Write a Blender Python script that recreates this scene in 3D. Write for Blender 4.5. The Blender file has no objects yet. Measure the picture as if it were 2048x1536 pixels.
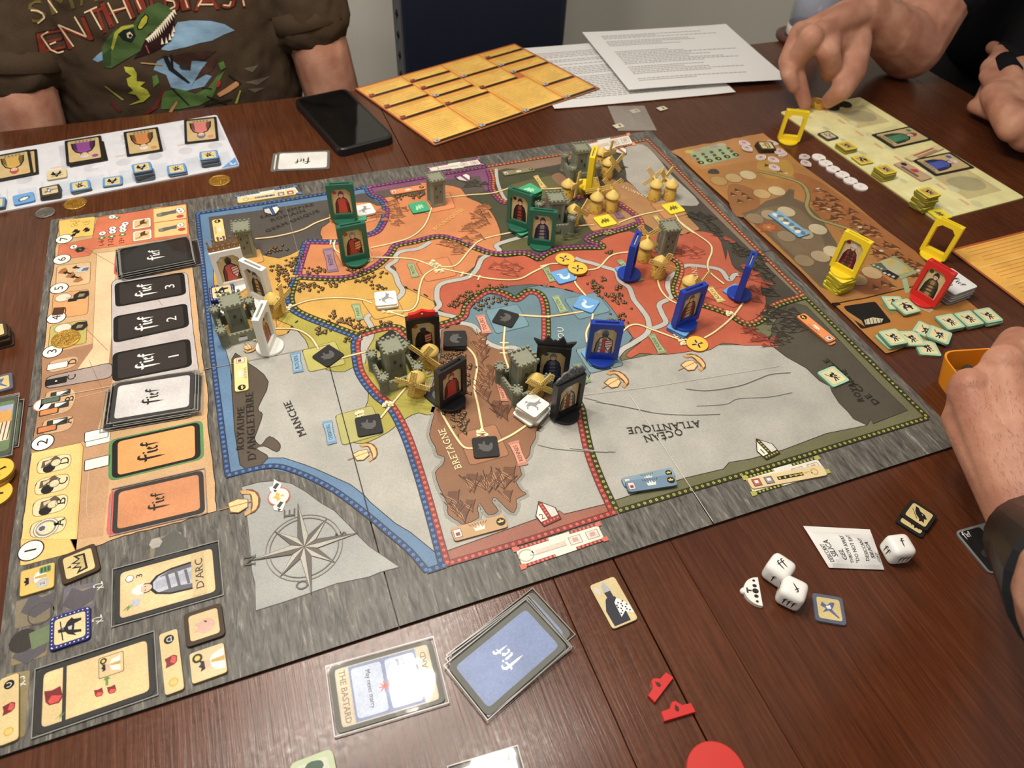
import bpy, bmesh, math, random
from mathutils import Vector, Matrix
from mathutils.bvhtree import BVHTree
from mathutils.geometry import tessellate_polygon
random.seed(7)
SC = bpy.context.scene
COL = SC.collection
# ---------------- camera, lights, exposure ----------------
TZ = 0.75                 # table top height
BZ = TZ + 0.0025          # top of the game board
CAM = Vector((0, 0, BZ + 0.444))
FPX = 1408.0
RX = Vector((0.93684853, -0.22708846, 0.26598056))
RY = Vector((-0.34736159, -0.69263931, 0.63213188))
RZ = Vector((0.04067874, -0.68460325, -0.72777993))

def ray(x, y):
    c = Vector(((x - 1024) / FPX, (y - 768) / FPX, 1.0))
    return Vector((RX.dot(c), RY.dot(c), RZ.dot(c)))

def P3(x, y, z=BZ):
    "the point at height z that is seen at photo pixel x, y"
    d = ray(x, y)
    return CAM + d * ((z - CAM.z) / d.z)

def P(x, y, z=BZ):
    p = P3(x, y, z)
    return (p.x, p.y)

def PY(x, y, Y):
    "the point on the vertical plane y = Y that is seen at photo pixel x, y"
    d = ray(x, y)
    return CAM + d * (Y / d.y)

cd = bpy.data.cameras.new('camera')
cam = bpy.data.objects.new('camera', cd)
COL.objects.link(cam)
cd.sensor_width = 36.0
cd.lens = 36.0 * FPX / 2048.0
cd.clip_start = 0.01
cm = Matrix.Identity(4)
for i, row in enumerate((RX, RY, RZ)):
    cm[i][0], cm[i][1], cm[i][2] = row[0], -row[1], -row[2]
    cm[i][3] = CAM[i]
cam.matrix_world = cm
cd.dof.use_dof = True
cd.dof.focus_distance = 0.57
cd.dof.aperture_fstop = 11.0
SC.camera = cam
vs = SC.view_settings
vs.view_transform = 'Standard'
vs.look = 'None'
vs.gamma = 1.0
vs.use_curve_mapping = False
vs.exposure = 0.0
W = bpy.data.worlds.new('world')
SC.world = W
W.use_nodes = True
W.node_tree.nodes['Background'].inputs[0].default_value = (1.0, 0.95, 0.89, 1)
W.node_tree.nodes['Background'].inputs[1].default_value = 0.41
LAMP_Z = TZ + 0.86
LAMPS = [(0.04, 0.49), (-0.15, 0.45), (0.14, 0.32), (0.13, 0.60), (-0.09, 0.62)]
for lx, ly in LAMPS:
    ld = bpy.data.lights.new('ceiling_lamp_bulb', 'POINT')
    ld.energy = 7.0
    ld.color = (1.0, 0.93, 0.83)
    ld.shadow_soft_size = 0.035
    lo = bpy.data.objects.new('ceiling_lamp_bulb', ld)
    lo.location = (lx, ly, LAMP_Z)
    COL.objects.link(lo)

# ---------------- helpers ----------------
def lin(c):
    if isinstance(c, str):
        c = c.lstrip('#')
        c = [int(c[i:i + 2], 16) / 255 for i in (0, 2, 4)]
    elif max(c) > 1.0:
        c = [v / 255 for v in c]
    return tuple((v / 12.92 if v <= 0.04045 else ((v + 0.055) / 1.055) ** 2.4) for v in c) + (1.0,)

MATS = {}
def nodes_mat(name):
    m = bpy.data.materials.new(name)
    m.use_nodes = True
    nt = m.node_tree
    return m, nt, nt.nodes['Principled BSDF']

def finish(name, rough=0.5, spec=0.5, metal=0.0, mott=0.0, mscale=60.0, grain=0.0, gscale=900.0, bump=0.0, bscale=400.0, coat=0.0, sss=0.0, sheen=0.0, trans=0.0, alpha=1.0, sat=1.0):
    "a material that takes its base colour from the mesh colour attribute, with procedural mottling, grain and bump"
    if name in MATS:
        return MATS[name]
    m, nt, b = nodes_mat(name)
    L = nt.links.new
    at = nt.nodes.new('ShaderNodeAttribute'); at.attribute_name = 'Col'
    out = at.outputs['Color']
    tc = nt.nodes.new('ShaderNodeTexCoord')
    for amp, sc, det in ((mott, mscale, 5.0), (grain, gscale, 2.0)):
        if amp > 0:
            n = nt.nodes.new('ShaderNodeTexNoise'); n.inputs['Scale'].default_value = sc; n.inputs['Detail'].default_value = det
            L(tc.outputs['Object'], n.inputs['Vector'])
            mr = nt.nodes.new('ShaderNodeMapRange')
            mr.inputs[1].default_value = 0.25; mr.inputs[2].default_value = 0.75
            mr.inputs[3].default_value = 1 - amp; mr.inputs[4].default_value = 1 + amp
            L(n.outputs['Fac'], mr.inputs[0])
            mx = nt.nodes.new('ShaderNodeVectorMath'); mx.operation = 'SCALE'
            L(out, mx.inputs[0]); L(mr.outputs[0], mx.inputs['Scale'])
            out = mx.outputs[0]
    if sat != 1.0:
        hs = nt.nodes.new('ShaderNodeHueSaturation'); hs.inputs['Saturation'].default_value = sat
        L(out, hs.inputs['Color']); out = hs.outputs[0]
    L(out, b.inputs['Base Color'])
    b.inputs['Roughness'].default_value = rough
    b.inputs['Specular IOR Level'].default_value = spec
    b.inputs['Metallic'].default_value = metal
    b.inputs['Coat Weight'].default_value = coat
    b.inputs['Coat Roughness'].default_value = 0.1
    b.inputs['Alpha'].default_value = alpha
    if trans:
        b.inputs['Transmission Weight'].default_value = trans
    if sss:
        b.inputs['Subsurface Weight'].default_value = sss
        b.inputs['Subsurface Radius'].default_value = (1.0, 0.35, 0.2)
        b.inputs['Subsurface Scale'].default_value = 0.006
    if sheen:
        b.inputs['Sheen Weight'].default_value = sheen
    if bump:
        n = nt.nodes.new('ShaderNodeTexNoise'); n.inputs['Scale'].default_value = bscale; n.inputs['Detail'].default_value = 4
        L(tc.outputs['Object'], n.inputs['Vector'])
        bp = nt.nodes.new('ShaderNodeBump'); bp.inputs['Strength'].default_value = bump; bp.inputs['Distance'].default_value = 0.001
        L(n.outputs['Fac'], bp.inputs['Height']); L(bp.outputs[0], b.inputs['Normal'])
    MATS[name] = m
    return m

M_PRINT = finish('printed_card', 0.42, 0.35, mott=0.15, mscale=30, grain=0.13, gscale=1000, sat=0.94)
M_CARD = finish('cardboard', 0.55, 0.3, mott=0.06, mscale=90)
M_PLAST = finish('plastic', 0.38, 0.45, bump=0.05, bscale=1500)
M_SHINY = finish('gloss_plastic', 0.22, 0.5)
M_STONE = finish('stone_grey_plastic', 0.55, 0.35, mott=0.08, mscale=300, bump=0.35, bscale=1400)
M_MILL = finish('tan_plastic', 0.5, 0.4, mott=0.05, mscale=250, bump=0.35, bscale=1500)
M_GOLD = finish('gold_metal', 0.32, 0.5, metal=1.0, bump=0.9, bscale=900)
M_PAPER = finish('paper', 0.7, 0.2, mott=0.015, mscale=15)
M_CLOTH = finish('cloth', 0.9, 0.1, mott=0.10, mscale=8, grain=0.14, gscale=1400, bump=0.3, bscale=1600, sheen=0.15)
M_SKIN = finish('skin', 0.5, 0.35, mott=0.12, mscale=38, grain=0.10, gscale=420, bump=0.25, bscale=650, sss=0.12)
def film():
    m = bpy.data.materials.new('card_sleeve_film'); m.use_nodes = True; nt = m.node_tree; nt.nodes.clear()
    L = nt.links.new; o = nt.nodes.new('ShaderNodeOutputMaterial'); mx = nt.nodes.new('ShaderNodeMixShader'); tr = nt.nodes.new('ShaderNodeBsdfTransparent')
    gl = nt.nodes.new('ShaderNodeBsdfGlossy'); gl.inputs['Roughness'].default_value = 0.05; gl.inputs['Color'].default_value = (.9, .9, .9, 1)
    fr = nt.nodes.new('ShaderNodeFresnel'); fr.inputs['IOR'].default_value = 1.38
    n = nt.nodes.new('ShaderNodeTexNoise'); n.inputs['Scale'].default_value = 45; tc = nt.nodes.new('ShaderNodeTexCoord'); L(tc.outputs['Object'], n.inputs['Vector'])
    bp = nt.nodes.new('ShaderNodeBump'); bp.inputs['Strength'].default_value = .10; bp.inputs['Distance'].default_value = .002; L(n.outputs['Fac'], bp.inputs['Height']); L(bp.outputs[0], gl.inputs['Normal'])
    L(fr.outputs[0], mx.inputs[0]); L(tr.outputs[0], mx.inputs[1]); L(gl.outputs[0], mx.inputs[2]); L(mx.outputs[0], o.inputs['Surface'])
    return m
M_SLEEVE = film()

def tag(o, label, cat, group=None, kind=None):
    if label: o['label'] = label
    if cat: o['category'] = cat
    if group: o['group'] = group
    if kind: o['kind'] = kind
    return o

def empty(name, loc=(0, 0, 0), rz=0.0):
    o = bpy.data.objects.new(name, None)
    o.location = loc
    o.rotation_euler = (0, 0, rz)
    o.empty_display_size = 0.01
    COL.objects.link(o)
    return o

def dup(o, parent=None, loc=None, rz=None):
    c = o.copy()
    COL.objects.link(c)
    c.parent = parent
    if loc is not None: c.location = loc
    if rz is not None: c.rotation_euler = (0, 0, rz)
    for ch in o.children:
        dup(ch, c)
    return c

def link(me, name, parent=None, loc=None, rz=None):
    o = bpy.data.objects.new(name, me)
    COL.objects.link(o)
    if parent is not None: o.parent = parent
    if loc is not None: o.location = loc
    if rz is not None: o.rotation_euler = (0, 0, rz)
    return o

def rnd(pts, r, n=3):
    "round the corners of a 2-D polygon"
    out = []
    k = len(pts)
    for i in range(k):
        a, b, c = Vector(pts[i - 1]), Vector(pts[i]), Vector(pts[(i + 1) % k])
        d1, d2 = a - b, c - b
        q1 = b + d1.normalized() * min(r, d1.length * .45)
        q2 = b + d2.normalized() * min(r, d2.length * .45)
        for j in range(n + 1):
            t = j / n
            p = q1 * (1 - t) ** 2 + b * 2 * t * (1 - t) + q2 * t * t
            out.append((p.x, p.y))
    return out

def rect(w, h, cx=0, cy=0):
    return [(cx - w / 2, cy - h / 2), (cx + w / 2, cy - h / 2), (cx + w / 2, cy + h / 2), (cx - w / 2, cy + h / 2)]

def rrect(w, h, r, n=3, cx=0, cy=0):
    return rnd(rect(w, h, cx, cy), r, n)

def ell(cx, cy, rx, ry=None, n=16, a=0.0):
    ry = rx if ry is None else ry
    ca, sa = math.cos(a), math.sin(a)
    o = []
    for i in range(n):
        t = 2 * math.pi * i / n
        x, y = rx * math.cos(t), ry * math.sin(t)
        o.append((cx + x * ca - y * sa, cy + x * sa + y * ca))
    return o

def smooth(pts, n=5, closed=False):
    "Catmull-Rom through 2-D points"
    k = len(pts)
    if k < 3: return list(pts)
    out = []
    rng = range(k) if closed else range(k - 1)
    for i in rng:
        p0 = pts[(i - 1) % k] if closed or i > 0 else pts[0]
        p1, p2 = pts[i], pts[(i + 1) % k]
        p3 = pts[(i + 2) % k] if closed or i + 2 < k else pts[-1]
        for j in range(n):
            t = j / n
            out.append(tuple(0.5 * (2 * b + (c - a) * t + (2 * a - 5 * b + 4 * c - d) * t * t + (3 * b - a - 3 * c + d) * t ** 3) for a, b, c, d in zip(p0, p1, p2, p3)))
    if not closed: out.append(tuple(pts[-1]))
    return out

class MB:
    "collects coloured faces into one mesh"
    def __init__(s, z=0.0, step=0.00004):
        s.v = []; s.f = []; s.c = []; s.sm = []; s.k = 0
        s.z = z; s.step = step; s.lay = 0
    def face(s, pts, col, smooth=False):
        i = len(s.v)
        s.v += [tuple(p) for p in pts]
        s.f.append(list(range(i, i + len(pts)))); s.c.append(lin(col)); s.sm.append(smooth)
    # flat print
    def zz(s, lay):
        s.k = (s.k + 1) % 61
        return s.z + s.step * (s.lay if lay is None else lay) + s.k * s.step * .0155
    def poly(s, pts, col, lay=None):
        z = s.zz(lay)
        k = len(pts)
        if k > 4:
            tri = tessellate_polygon([[Vector((p[0], p[1], 0)) for p in pts]])
            i = len(s.v)
            s.v += [(p[0], p[1], z) for p in pts]
            c = lin(col)
            for a, b, d in tri:
                pa, pb, pd = pts[a], pts[b], pts[d]
                if (pb[0] - pa[0]) * (pd[1] - pa[1]) - (pb[1] - pa[1]) * (pd[0] - pa[0]) < 0: b, d = d, b
                s.f.append([i + a, i + b, i + d]); s.c.append(c); s.sm.append(False)
        else:
            ar = sum(pts[j - 1][0] * pts[j][1] - pts[j][0] * pts[j - 1][1] for j in range(k))
            s.face([(p[0], p[1], z) for p in (pts if ar > 0 else pts[::-1])], col)
    def stroke(s, pts, w, col, lay=None):
        z = s.zz(lay)
        k = len(pts)
        L = []; R_ = []
        for i in range(k):
            a = Vector(pts[max(i - 1, 0)]); b = Vector(pts[min(i + 1, k - 1)])
            d = (b - a)
            if d.length < 1e-9: d = Vector((1, 0))
            d.normalize()
            n = Vector((-d.y, d.x)) * (w / 2)
            p = Vector(pts[i])
            L.append(p + n); R_.append(p - n)
        i0 = len(s.v)
        for a, b in zip(L, R_):
            s.v += [(a.x, a.y, z), (b.x, b.y, z)]
        c = lin(col)
        for i in range(k - 1):
            j = i0 + 2 * i
            s.f.append([j + 1, j + 3, j + 2, j]); s.c.append(c); s.sm.append(False)
    def line(s, pts, w, col, out=None, ow=0.0004, closed=False):
        if closed: pts = list(pts) + [pts[0], pts[1]]
        if out is not None:
            s.stroke(pts, w + 2 * ow, out, s.lay); s.stroke(pts, w, col, s.lay + 1)
        else:
            s.stroke(pts, w, col)
    # solids
    def prism(s, pts, z0, z1, col, side=None, bev=0.0, bottom=True):
        n = len(pts)
        side = col if side is None else side
        if bev:
            c = Vector((sum(p[0] for p in pts) / n, sum(p[1] for p in pts) / n))
            inn = []
            for p in pts:
                d = Vector(p) - c
                inn.append(c + d * (1 - bev / max(d.length, 1e-6)))
            rings = [(pts, z0), (pts, z1 - bev), (inn, z1)]
        else:
            rings = [(pts, z0), (pts, z1)]
        i0 = len(s.v)
        for r, z in rings:
            s.v += [(p[0], p[1], z) for p in r]
        cs = lin(side)
        for k in range(len(rings) - 1):
            for i in range(n):
                a = i0 + k * n + i; b = i0 + k * n + (i + 1) % n
                s.f.append([a, b, b + n, a + n]); s.c.append(cs); s.sm.append(False)
        t = i0 + (len(rings) - 1) * n
        s.f.append(list(range(t, t + n))); s.c.append(lin(col)); s.sm.append(False)
        if bottom:
            s.f.append(list(range(i0 + n - 1, i0 - 1, -1))); s.c.append(cs); s.sm.append(False)
    def box(s, cx, cy, z0, w, d, h, col, rz=0.0, bev=0.0):
        ca, sa = math.cos(rz), math.sin(rz)
        pts = [(cx + x * ca - y * sa, cy + x * sa + y * ca) for x, y in rect(w, d)]
        s.prism(pts, z0, z0 + h, col, bev=bev)
    def obox(s, M, w, d, h, col):
        "box centred on a 4x4 matrix"
        cs = [M @ Vector((x * w / 2, y * d / 2, z * h / 2)) for z in (-1, 1) for x, y in ((-1, -1), (1, -1), (1, 1), (-1, 1))]
        for f in ((3, 2, 1, 0), (4, 5, 6, 7), (0, 1, 5, 4), (1, 2, 6, 5), (2, 3, 7, 6), (3, 0, 4, 7)):
            s.face([cs[i] for i in f], col)
    def lathe(s, prof, col, n=20, cx=0.0, cy=0.0, smooth=True, cols=None):
        i0 = len(s.v)
        for r, z in prof:
            for i in range(n):
                t = 2 * math.pi * i / n
                s.v.append((cx + r * math.cos(t), cy + r * math.sin(t), z))
        for k in range(len(prof) - 1):
            c = lin(cols[k] if cols else col)
            for i in range(n):
                a = i0 + k * n + i; b = i0 + k * n + (i + 1) % n
                s.f.append([a, b, b + n, a + n]); s.c.append(c); s.sm.append(smooth)
        t = i0 + (len(prof) - 1) * n
        s.f.append(list(range(t, t + n))); s.c.append(lin(cols[-1] if cols else col)); s.sm.append(False)
        s.f.append(list(range(i0 + n - 1, i0 - 1, -1))); s.c.append(lin(cols[0] if cols else col)); s.sm.append(False)
    def tube(s, pts, r, col, n=8, flat=1.0):
        pts = [Vector(p) for p in pts]
        rs = r if isinstance(r, (list, tuple)) else [r] * len(pts)
        i0 = len(s.v); up = Vector((0, 0, 1))
        for i, p in enumerate(pts):
            d = (pts[min(i + 1, len(pts) - 1)] - pts[max(i - 1, 0)]).normalized()
            u = d.cross(up)
            if u.length < 1e-4: u = d.cross(Vector((0, 1, 0)))
            u.normalize(); w = u.cross(d).normalized()
            for k in range(n):
                t = 2 * math.pi * k / n
                s.v.append(tuple(p + u * math.cos(t) * rs[i] + w * math.sin(t) * rs[i] * flat))
        c = lin(col)
        for i in range(len(pts) - 1):
            for k in range(n):
                a = i0 + i * n + k; b = i0 + i * n + (k + 1) % n
                s.f.append([a, b, b + n, a + n]); s.c.append(c); s.sm.append(True)
        s.f.append(list(range(i0 + n - 1, i0 - 1, -1))); s.c.append(c); s.sm.append(True)
        t = i0 + (len(pts) - 1) * n
        s.f.append(list(range(t, t + n))); s.c.append(c); s.sm.append(True)
    def mesh(s, name, mat):
        me = bpy.data.meshes.new(name)
        me.from_pydata(s.v, [], s.f)
        ca = me.color_attributes.new('Col', 'FLOAT_COLOR', 'CORNER')
        buf = []
        for f, c in zip(s.f, s.c): buf += list(c) * len(f)
        ca.data.foreach_set('color', buf)
        me.polygons.foreach_set('use_smooth', s.sm)
        me.materials.append(mat)
        me.update()
        return me
    def build(s, name, mat, parent=None, loc=None, rz=None):
        return link(s.mesh(name, mat), name, parent, loc, rz)

# ---- lettering: glyph outlines from the built-in font, as flat faces ----
FONT_CACHE = {}
def glyphs(txt, sp=1.0):
    k = (txt, sp)
    if k in FONT_CACHE: return FONT_CACHE[k]
    cu = bpy.data.curves.new('lettering', 'FONT')
    cu.body = txt; cu.size = 1.0; cu.space_character = sp; cu.resolution_u = 2
    o = bpy.data.objects.new('lettering', cu)
    me = o.to_mesh()
    vs_ = [(v.co.x, v.co.y) for v in me.vertices]
    fs_ = [list(p.vertices) for p in me.polygons]
    o.to_mesh_clear()
    bpy.data.objects.remove(o); bpy.data.curves.remove(cu)
    x0 = min(v[0] for v in vs_); x1 = max(v[0] for v in vs_)
    FONT_CACHE[k] = (vs_, fs_, x0, x1)
    return FONT_CACHE[k]

def text(mb, txt, p0, p1, h, col, sp=1.0, serif=True):
    "lettering whose baseline runs from p0 to p1 (2-D), cap height h"
    vs_, fs_, x0, x1 = glyphs(txt, sp)
    a, b = Vector(p0), Vector(p1)
    d = (b - a); ln = d.length; d.normalize(); n = Vector((-d.y, d.x))
    sy = h / 0.70
    sx = min(ln / max(x1 - x0, 1e-6), sy * 1.25)
    a = a + d * (ln - (x1 - x0) * sx) / 2
    z = mb.zz(None)
    i0 = len(mb.v)
    for x, y in vs_:
        p = a + d * ((x - x0) * sx) + n * (y * sy)
        mb.v.append((p.x, p.y, z))
    c = lin(col)
    for f in fs_:
        mb.f.append([i0 + i for i in f]); mb.c.append(c); mb.sm.append(False)
    if serif and txt.upper() == txt and txt[0].isalpha():
        # little feet under and over the stems, as the printed roman capitals have
        for x, y in ((x, y) for x, y in vs_ if abs(y) < 0.02 or abs(y - 0.70) < 0.03):
            q = a + d * ((x - x0) * sx) + n * (y * sy)
            t = h * 0.07
            pts = [q - d * h * .11, q + d * h * .11, q + d * h * .11 + n * (t if y < .3 else -t), q - d * h * .11 + n * (t if y < .3 else -t)]
            mb.poly([(p.x, p.y) for p in pts], col)

LOGO = [[(.10,.62),(.22,.62),(.20,.05),(.15,-.28),(.11,.05)], [(.10,.60),(.12,.85),(.22,.98),(.36,.95),(.40,.82),(.30,.87),(.23,.81),(.22,.60)],
        [(-.02,.67),(.03,.55),(.36,.57),(.40,.69),(.20,.64)], [(.40,.50),(.46,.57),(.51,.50),(.50,.17),(.56,.12),(.48,.04),(.41,.14)],
        [(.42,.69),(.47,.76),(.53,.69),(.47,.62)], [(.58,.14),(.58,.46),(.66,.57),(.75,.46),(.63,.30),(.65,.18),(.75,.14),(.66,.04)],
        [(.82,.55),(.91,.55),(.90,.25),(.86,-.02),(.83,.25)], [(.82,.55),(.84,.75),(.92,.85),(1.02,.81),(1.05,.69),(.97,.73),(.92,.66),(.91,.55)],
        [(.74,.59),(.78,.50),(.98,.52),(1.02,.61),(.88,.57)]]
def logo(mb, p0, p1, col, k=0.85):
    a, b = Vector(p0), Vector(p1)
    d = b - a; n = Vector((-d.y, d.x)) * k
    for g in LOGO:
        mb.poly([tuple(a + d * x + n * y) for x, y in g], col)

def xf(shape, cx, cy, s, a=0.0, sy=None):
    ca, sa = math.cos(a), math.sin(a)
    sy = s if sy is None else sy
    return [(cx + x * s * ca - y * sy * sa, cy + x * s * sa + y * sy * ca) for x, y in shape]

def crop(x0, y0, s):
    return lambda *pts: [(x0 + x / s, y0 + y / s) for x, y in pts]
def W2(px, z=BZ):
    return [P(x, y, z) for x, y in px]
cA = crop(380, 340, 4.0417); cM = crop(560, 400, 3.7926); cB = crop(840, 260, 5.12); cC = crop(1100, 260, 5.689)
cD = crop(1080, 440, 4.2667); cE = crop(700, 560, 3.9385); cF = crop(400, 660, 2.5593); cG = crop(840, 800, 4.2674)
cH = crop(1140, 560, 2.7676); cN = crop(640, 360, 8.532); cI = crop(0, 380, 4.2674); cJ = crop(0, 720, 4.2674)
cK = crop(0, 1060, 3.226); cL = crop(60, 380, 5.12); cO = crop(380, 360, 6.4); cR = crop(1340, 260, 3.657)
# ---------------- room, table ----------------
def proc_wall(name, c, rough=0.85):
    m, nt, b = nodes_mat(name)
    tc = nt.nodes.new('ShaderNodeTexCoord'); n = nt.nodes.new('ShaderNodeTexNoise'); n.inputs['Scale'].default_value = 160
    bp = nt.nodes.new('ShaderNodeBump'); bp.inputs['Strength'].default_value = 0.15; bp.inputs['Distance'].default_value = 0.003
    nt.links.new(tc.outputs['Object'], n.inputs['Vector']); nt.links.new(n.outputs['Fac'], bp.inputs['Height']); nt.links.new(bp.outputs[0], b.inputs['Normal'])
    b.inputs['Base Color'].default_value = lin(c); b.inputs['Roughness'].default_value = rough; b.inputs['Specular IOR Level'].default_value = 0.2
    return m

def wood(name, ang, c1, c2, c3, scale=1.0, rough=0.23):
    m, nt, b = nodes_mat(name)
    L = nt.links.new
    tc = nt.nodes.new('ShaderNodeTexCoord')
    mp = nt.nodes.new('ShaderNodeMapping'); mp.inputs['Rotation'].default_value = (0, 0, ang); mp.inputs['Scale'].default_value = (520 * scale, 22 * scale, 14)
    L(tc.outputs['Object'], mp.inputs['Vector'])
    n1 = nt.nodes.new('ShaderNodeTexNoise'); n1.inputs['Scale'].default_value = 1.0; n1.inputs['Detail'].default_value = 7; n1.inputs['Roughness'].default_value = 0.62; n1.inputs['Distortion'].default_value = 0.5
    L(mp.outputs[0], n1.inputs['Vector'])
    n2 = nt.nodes.new('ShaderNodeTexNoise'); n2.inputs['Scale'].default_value = 7; n2.inputs['Detail'].default_value = 4
    L(tc.outputs['Object'], n2.inputs['Vector'])
    r1 = nt.nodes.new('ShaderNodeValToRGB')
    e = r1.color_ramp.elements
    e[0].position = 0.30; e[0].color = lin(c1); e[1].position = 0.72; e[1].color = lin(c3)
    k = e.new(0.5); k.color = lin(c2)
    L(n1.outputs['Fac'], r1.inputs[0])
    mr = nt.nodes.new('ShaderNodeMapRange'); mr.inputs[1].default_value = .3; mr.inputs[2].default_value = .7; mr.inputs[3].default_value = .78; mr.inputs[4].default_value = 1.2
    L(n2.outputs['Fac'], mr.inputs[0])
    mx = nt.nodes.new('ShaderNodeVectorMath'); mx.operation = 'SCALE'
    L(r1.outputs[0], mx.inputs[0]); L(mr.outputs[0], mx.inputs['Scale']); L(mx.outputs[0], b.inputs['Base Color'])
    # fine scratches show in the polish
    vr = nt.nodes.new('ShaderNodeTexNoise'); vr.inputs['Scale'].default_value = 260; vr.inputs['Detail'].default_value = 6
    L(tc.outputs['Object'], vr.inputs['Vector'])
    m2 = nt.nodes.new('ShaderNodeMapRange'); m2.inputs[1].default_value = .3; m2.inputs[2].default_value = .7; m2.inputs[3].default_value = rough - .05; m2.inputs[4].default_value = rough + .06
    L(vr.outputs['Fac'], m2.inputs[0]); L(m2.outputs[0], b.inputs['Roughness'])
    bp = nt.nodes.new('ShaderNodeBump'); bp.inputs['Strength'].default_value = 0.22; bp.inputs['Distance'].default_value = 0.0006
    L(n1.outputs['Fac'], bp.inputs['Height']); L(bp.outputs[0], b.inputs['Normal'])
    b.inputs['Specular IOR Level'].default_value = 0.38
    return m

M_WALL = proc_wall('wall_paint', (238, 235, 222))
def plane(name, pts, mat):
    me = bpy.data.meshes.new(name); me.from_pydata(pts, [], [list(range(len(pts)))]); me.materials.append(mat)
    o = link(me, name); o['kind'] = 'structure'
    return o
M_FLOOR = wood('floor_boards', 0.0, (66, 50, 38), (84, 64, 48), (98, 78, 60), 0.3, 0.5)
plane('floor', [(-2.6, -2.2, 0), (3.0, -2.2, 0), (3.0, 1.95, 0), (-2.6, 1.95, 0)], M_FLOOR)
plane('wall_back', [(-2.6, 1.95, 0), (3.0, 1.95, 0), (3.0, 1.95, 2.5), (-2.6, 1.95, 2.5)], M_WALL)
plane('wall_right', [(3.0, 1.95, 0), (3.0, -2.2, 0), (3.0, -2.2, 2.5), (3.0, 1.95, 2.5)], M_WALL)
mb = MB(); mb.box(0.2, 1.942, 0, 5.6, 0.014, 0.11, (190, 188, 180)); o = mb.build('baseboard_back', M_PAPER); o['kind'] = 'structure'

# table with leaves that meet in a seam at x = 0.172
SEAM = 0.1722
TB = empty('dining_table', (0, 0.36, 0))
tag(TB, 'large dark cherry-brown wooden dining table under all the game pieces', 'table')
M_WOODL = wood('cherry_wood_left', math.radians(28), (72, 39, 22), (88, 49, 29), (104, 60, 37))
M_WOODR = wood('cherry_wood_right', math.radians(-52), (66, 34, 19), (82, 43, 24), (97, 53, 30))
M_WOODB = wood('cherry_wood_border', math.radians(3), (70, 38, 21), (88, 48, 28), (104, 59, 35))
def leaf(name, x0, x1, y0, y1, mat, r=(0, 0), rot=0):
    pts = []
    for (x, y, rr) in ((x0, y0, r[0]), (x1, y0, r[1]), (x1, y1, r[1]), (x0, y1, r[0])):
        pts.append((x, y))
    mb = MB(); mb.prism(rnd(pts, max(max(r), 0.0008), 4) if max(r) else pts, TZ - 0.028, TZ, (90, 50, 30), bev=0.0012)
    me = mb.mesh(name, mat)
    o = link(me, name); o.parent = TB; o.matrix_parent_inverse = Matrix.Translation((0, -0.36, 0))
    return o
TY0, TY1 = -0.28, 0.988
leaf('table_leaf', -1.25, SEAM - 0.046, TY0, TY1, M_WOODL)
leaf('seam_banding', SEAM - 0.0459, SEAM - 0.0006, TY0, TY1, M_WOODB)
leaf('seam_banding', SEAM + 0.0006, SEAM + 0.0459, TY0, TY1, M_WOODB)
leaf('table_leaf', SEAM + 0.046, 0.985, TY0, TY1, M_WOODR)
leaf('edge_banding', 0.9852, 1.031, TY0, TY1, M_WOODB)
mb = MB()
for (cx, cy, w, d) in ((-0.11, TY0 + .06, 2.1, .03), (-0.11, TY1 - .06, 2.1, .03), (0.95, .36, .03, 1.1), (-1.17, .36, .03, 1.1)):
    mb.box(cx, cy, TZ - .13, w, d, .1, (70, 38, 22))
o = mb.build('apron', M_WOODB, TB); o.matrix_parent_inverse = Matrix.Translation((0, -0.36, 0))
for lx, ly in ((-1.15, TY0 + .08), (0.93, TY0 + .08), (-1.15, TY1 - .08), (0.93, TY1 - .08)):
    mb = MB(); mb.box(lx, ly, 0, .075, .075, TZ - .03, (70, 38, 22), bev=.004)
    o = mb.build('leg', M_WOODB, TB); o.matrix_parent_inverse = Matrix.Translation((0, -0.36, 0))

# upholstered chair behind the far edge
xl = PY(806, 60, 1.142).x; xr = PY(1133, 60, 1.142).x
CHX = (xl + xr) / 2; CHW = xr - xl
CH = empty('dining_chair', (CHX, 1.28, 0))
tag(CH, 'navy blue upholstered dining chair with nailhead trim pushed in behind the table', 'chair')
mb = MB()
mb.prism(rrect(CHW, .075, .012, 3, 0, -.10), .42, 1.18, (19, 24, 40), bev=.008)
mb.build('backrest', M_CLOTH, CH)
mb = MB(); mb.prism(rrect(CHW + .03, .40, .03, 3, 0, -.35), .40, .50, (19, 24, 40), bev=.02); mb.build('seat', M_CLOTH, CH)
for sx in (-1, 1):
    for yy in (-.11, -.50):
        mb = MB(); mb.box(sx * (CHW / 2 - .03), yy, 0, .04, .04, .42, (48, 27, 18)); mb.build('leg', M_WOODB, CH)
mbn = MB(); mbn.lathe([(0.0001, 0), (.0055, 0), (.0045, .002), (.002, .0032), (.0001, .0034)], (58, 50, 42), 10)
nm = mbn.mesh('nailhead', M_GOLD)
for sx in (-1, 1):
    for k in range(22):
        o = link(nm, 'nailhead', CH, (sx * (CHW / 2 + .0), -.105, .46 + k * .032))
        o.rotation_euler = (0, math.pi / 2 * sx, 0)
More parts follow.
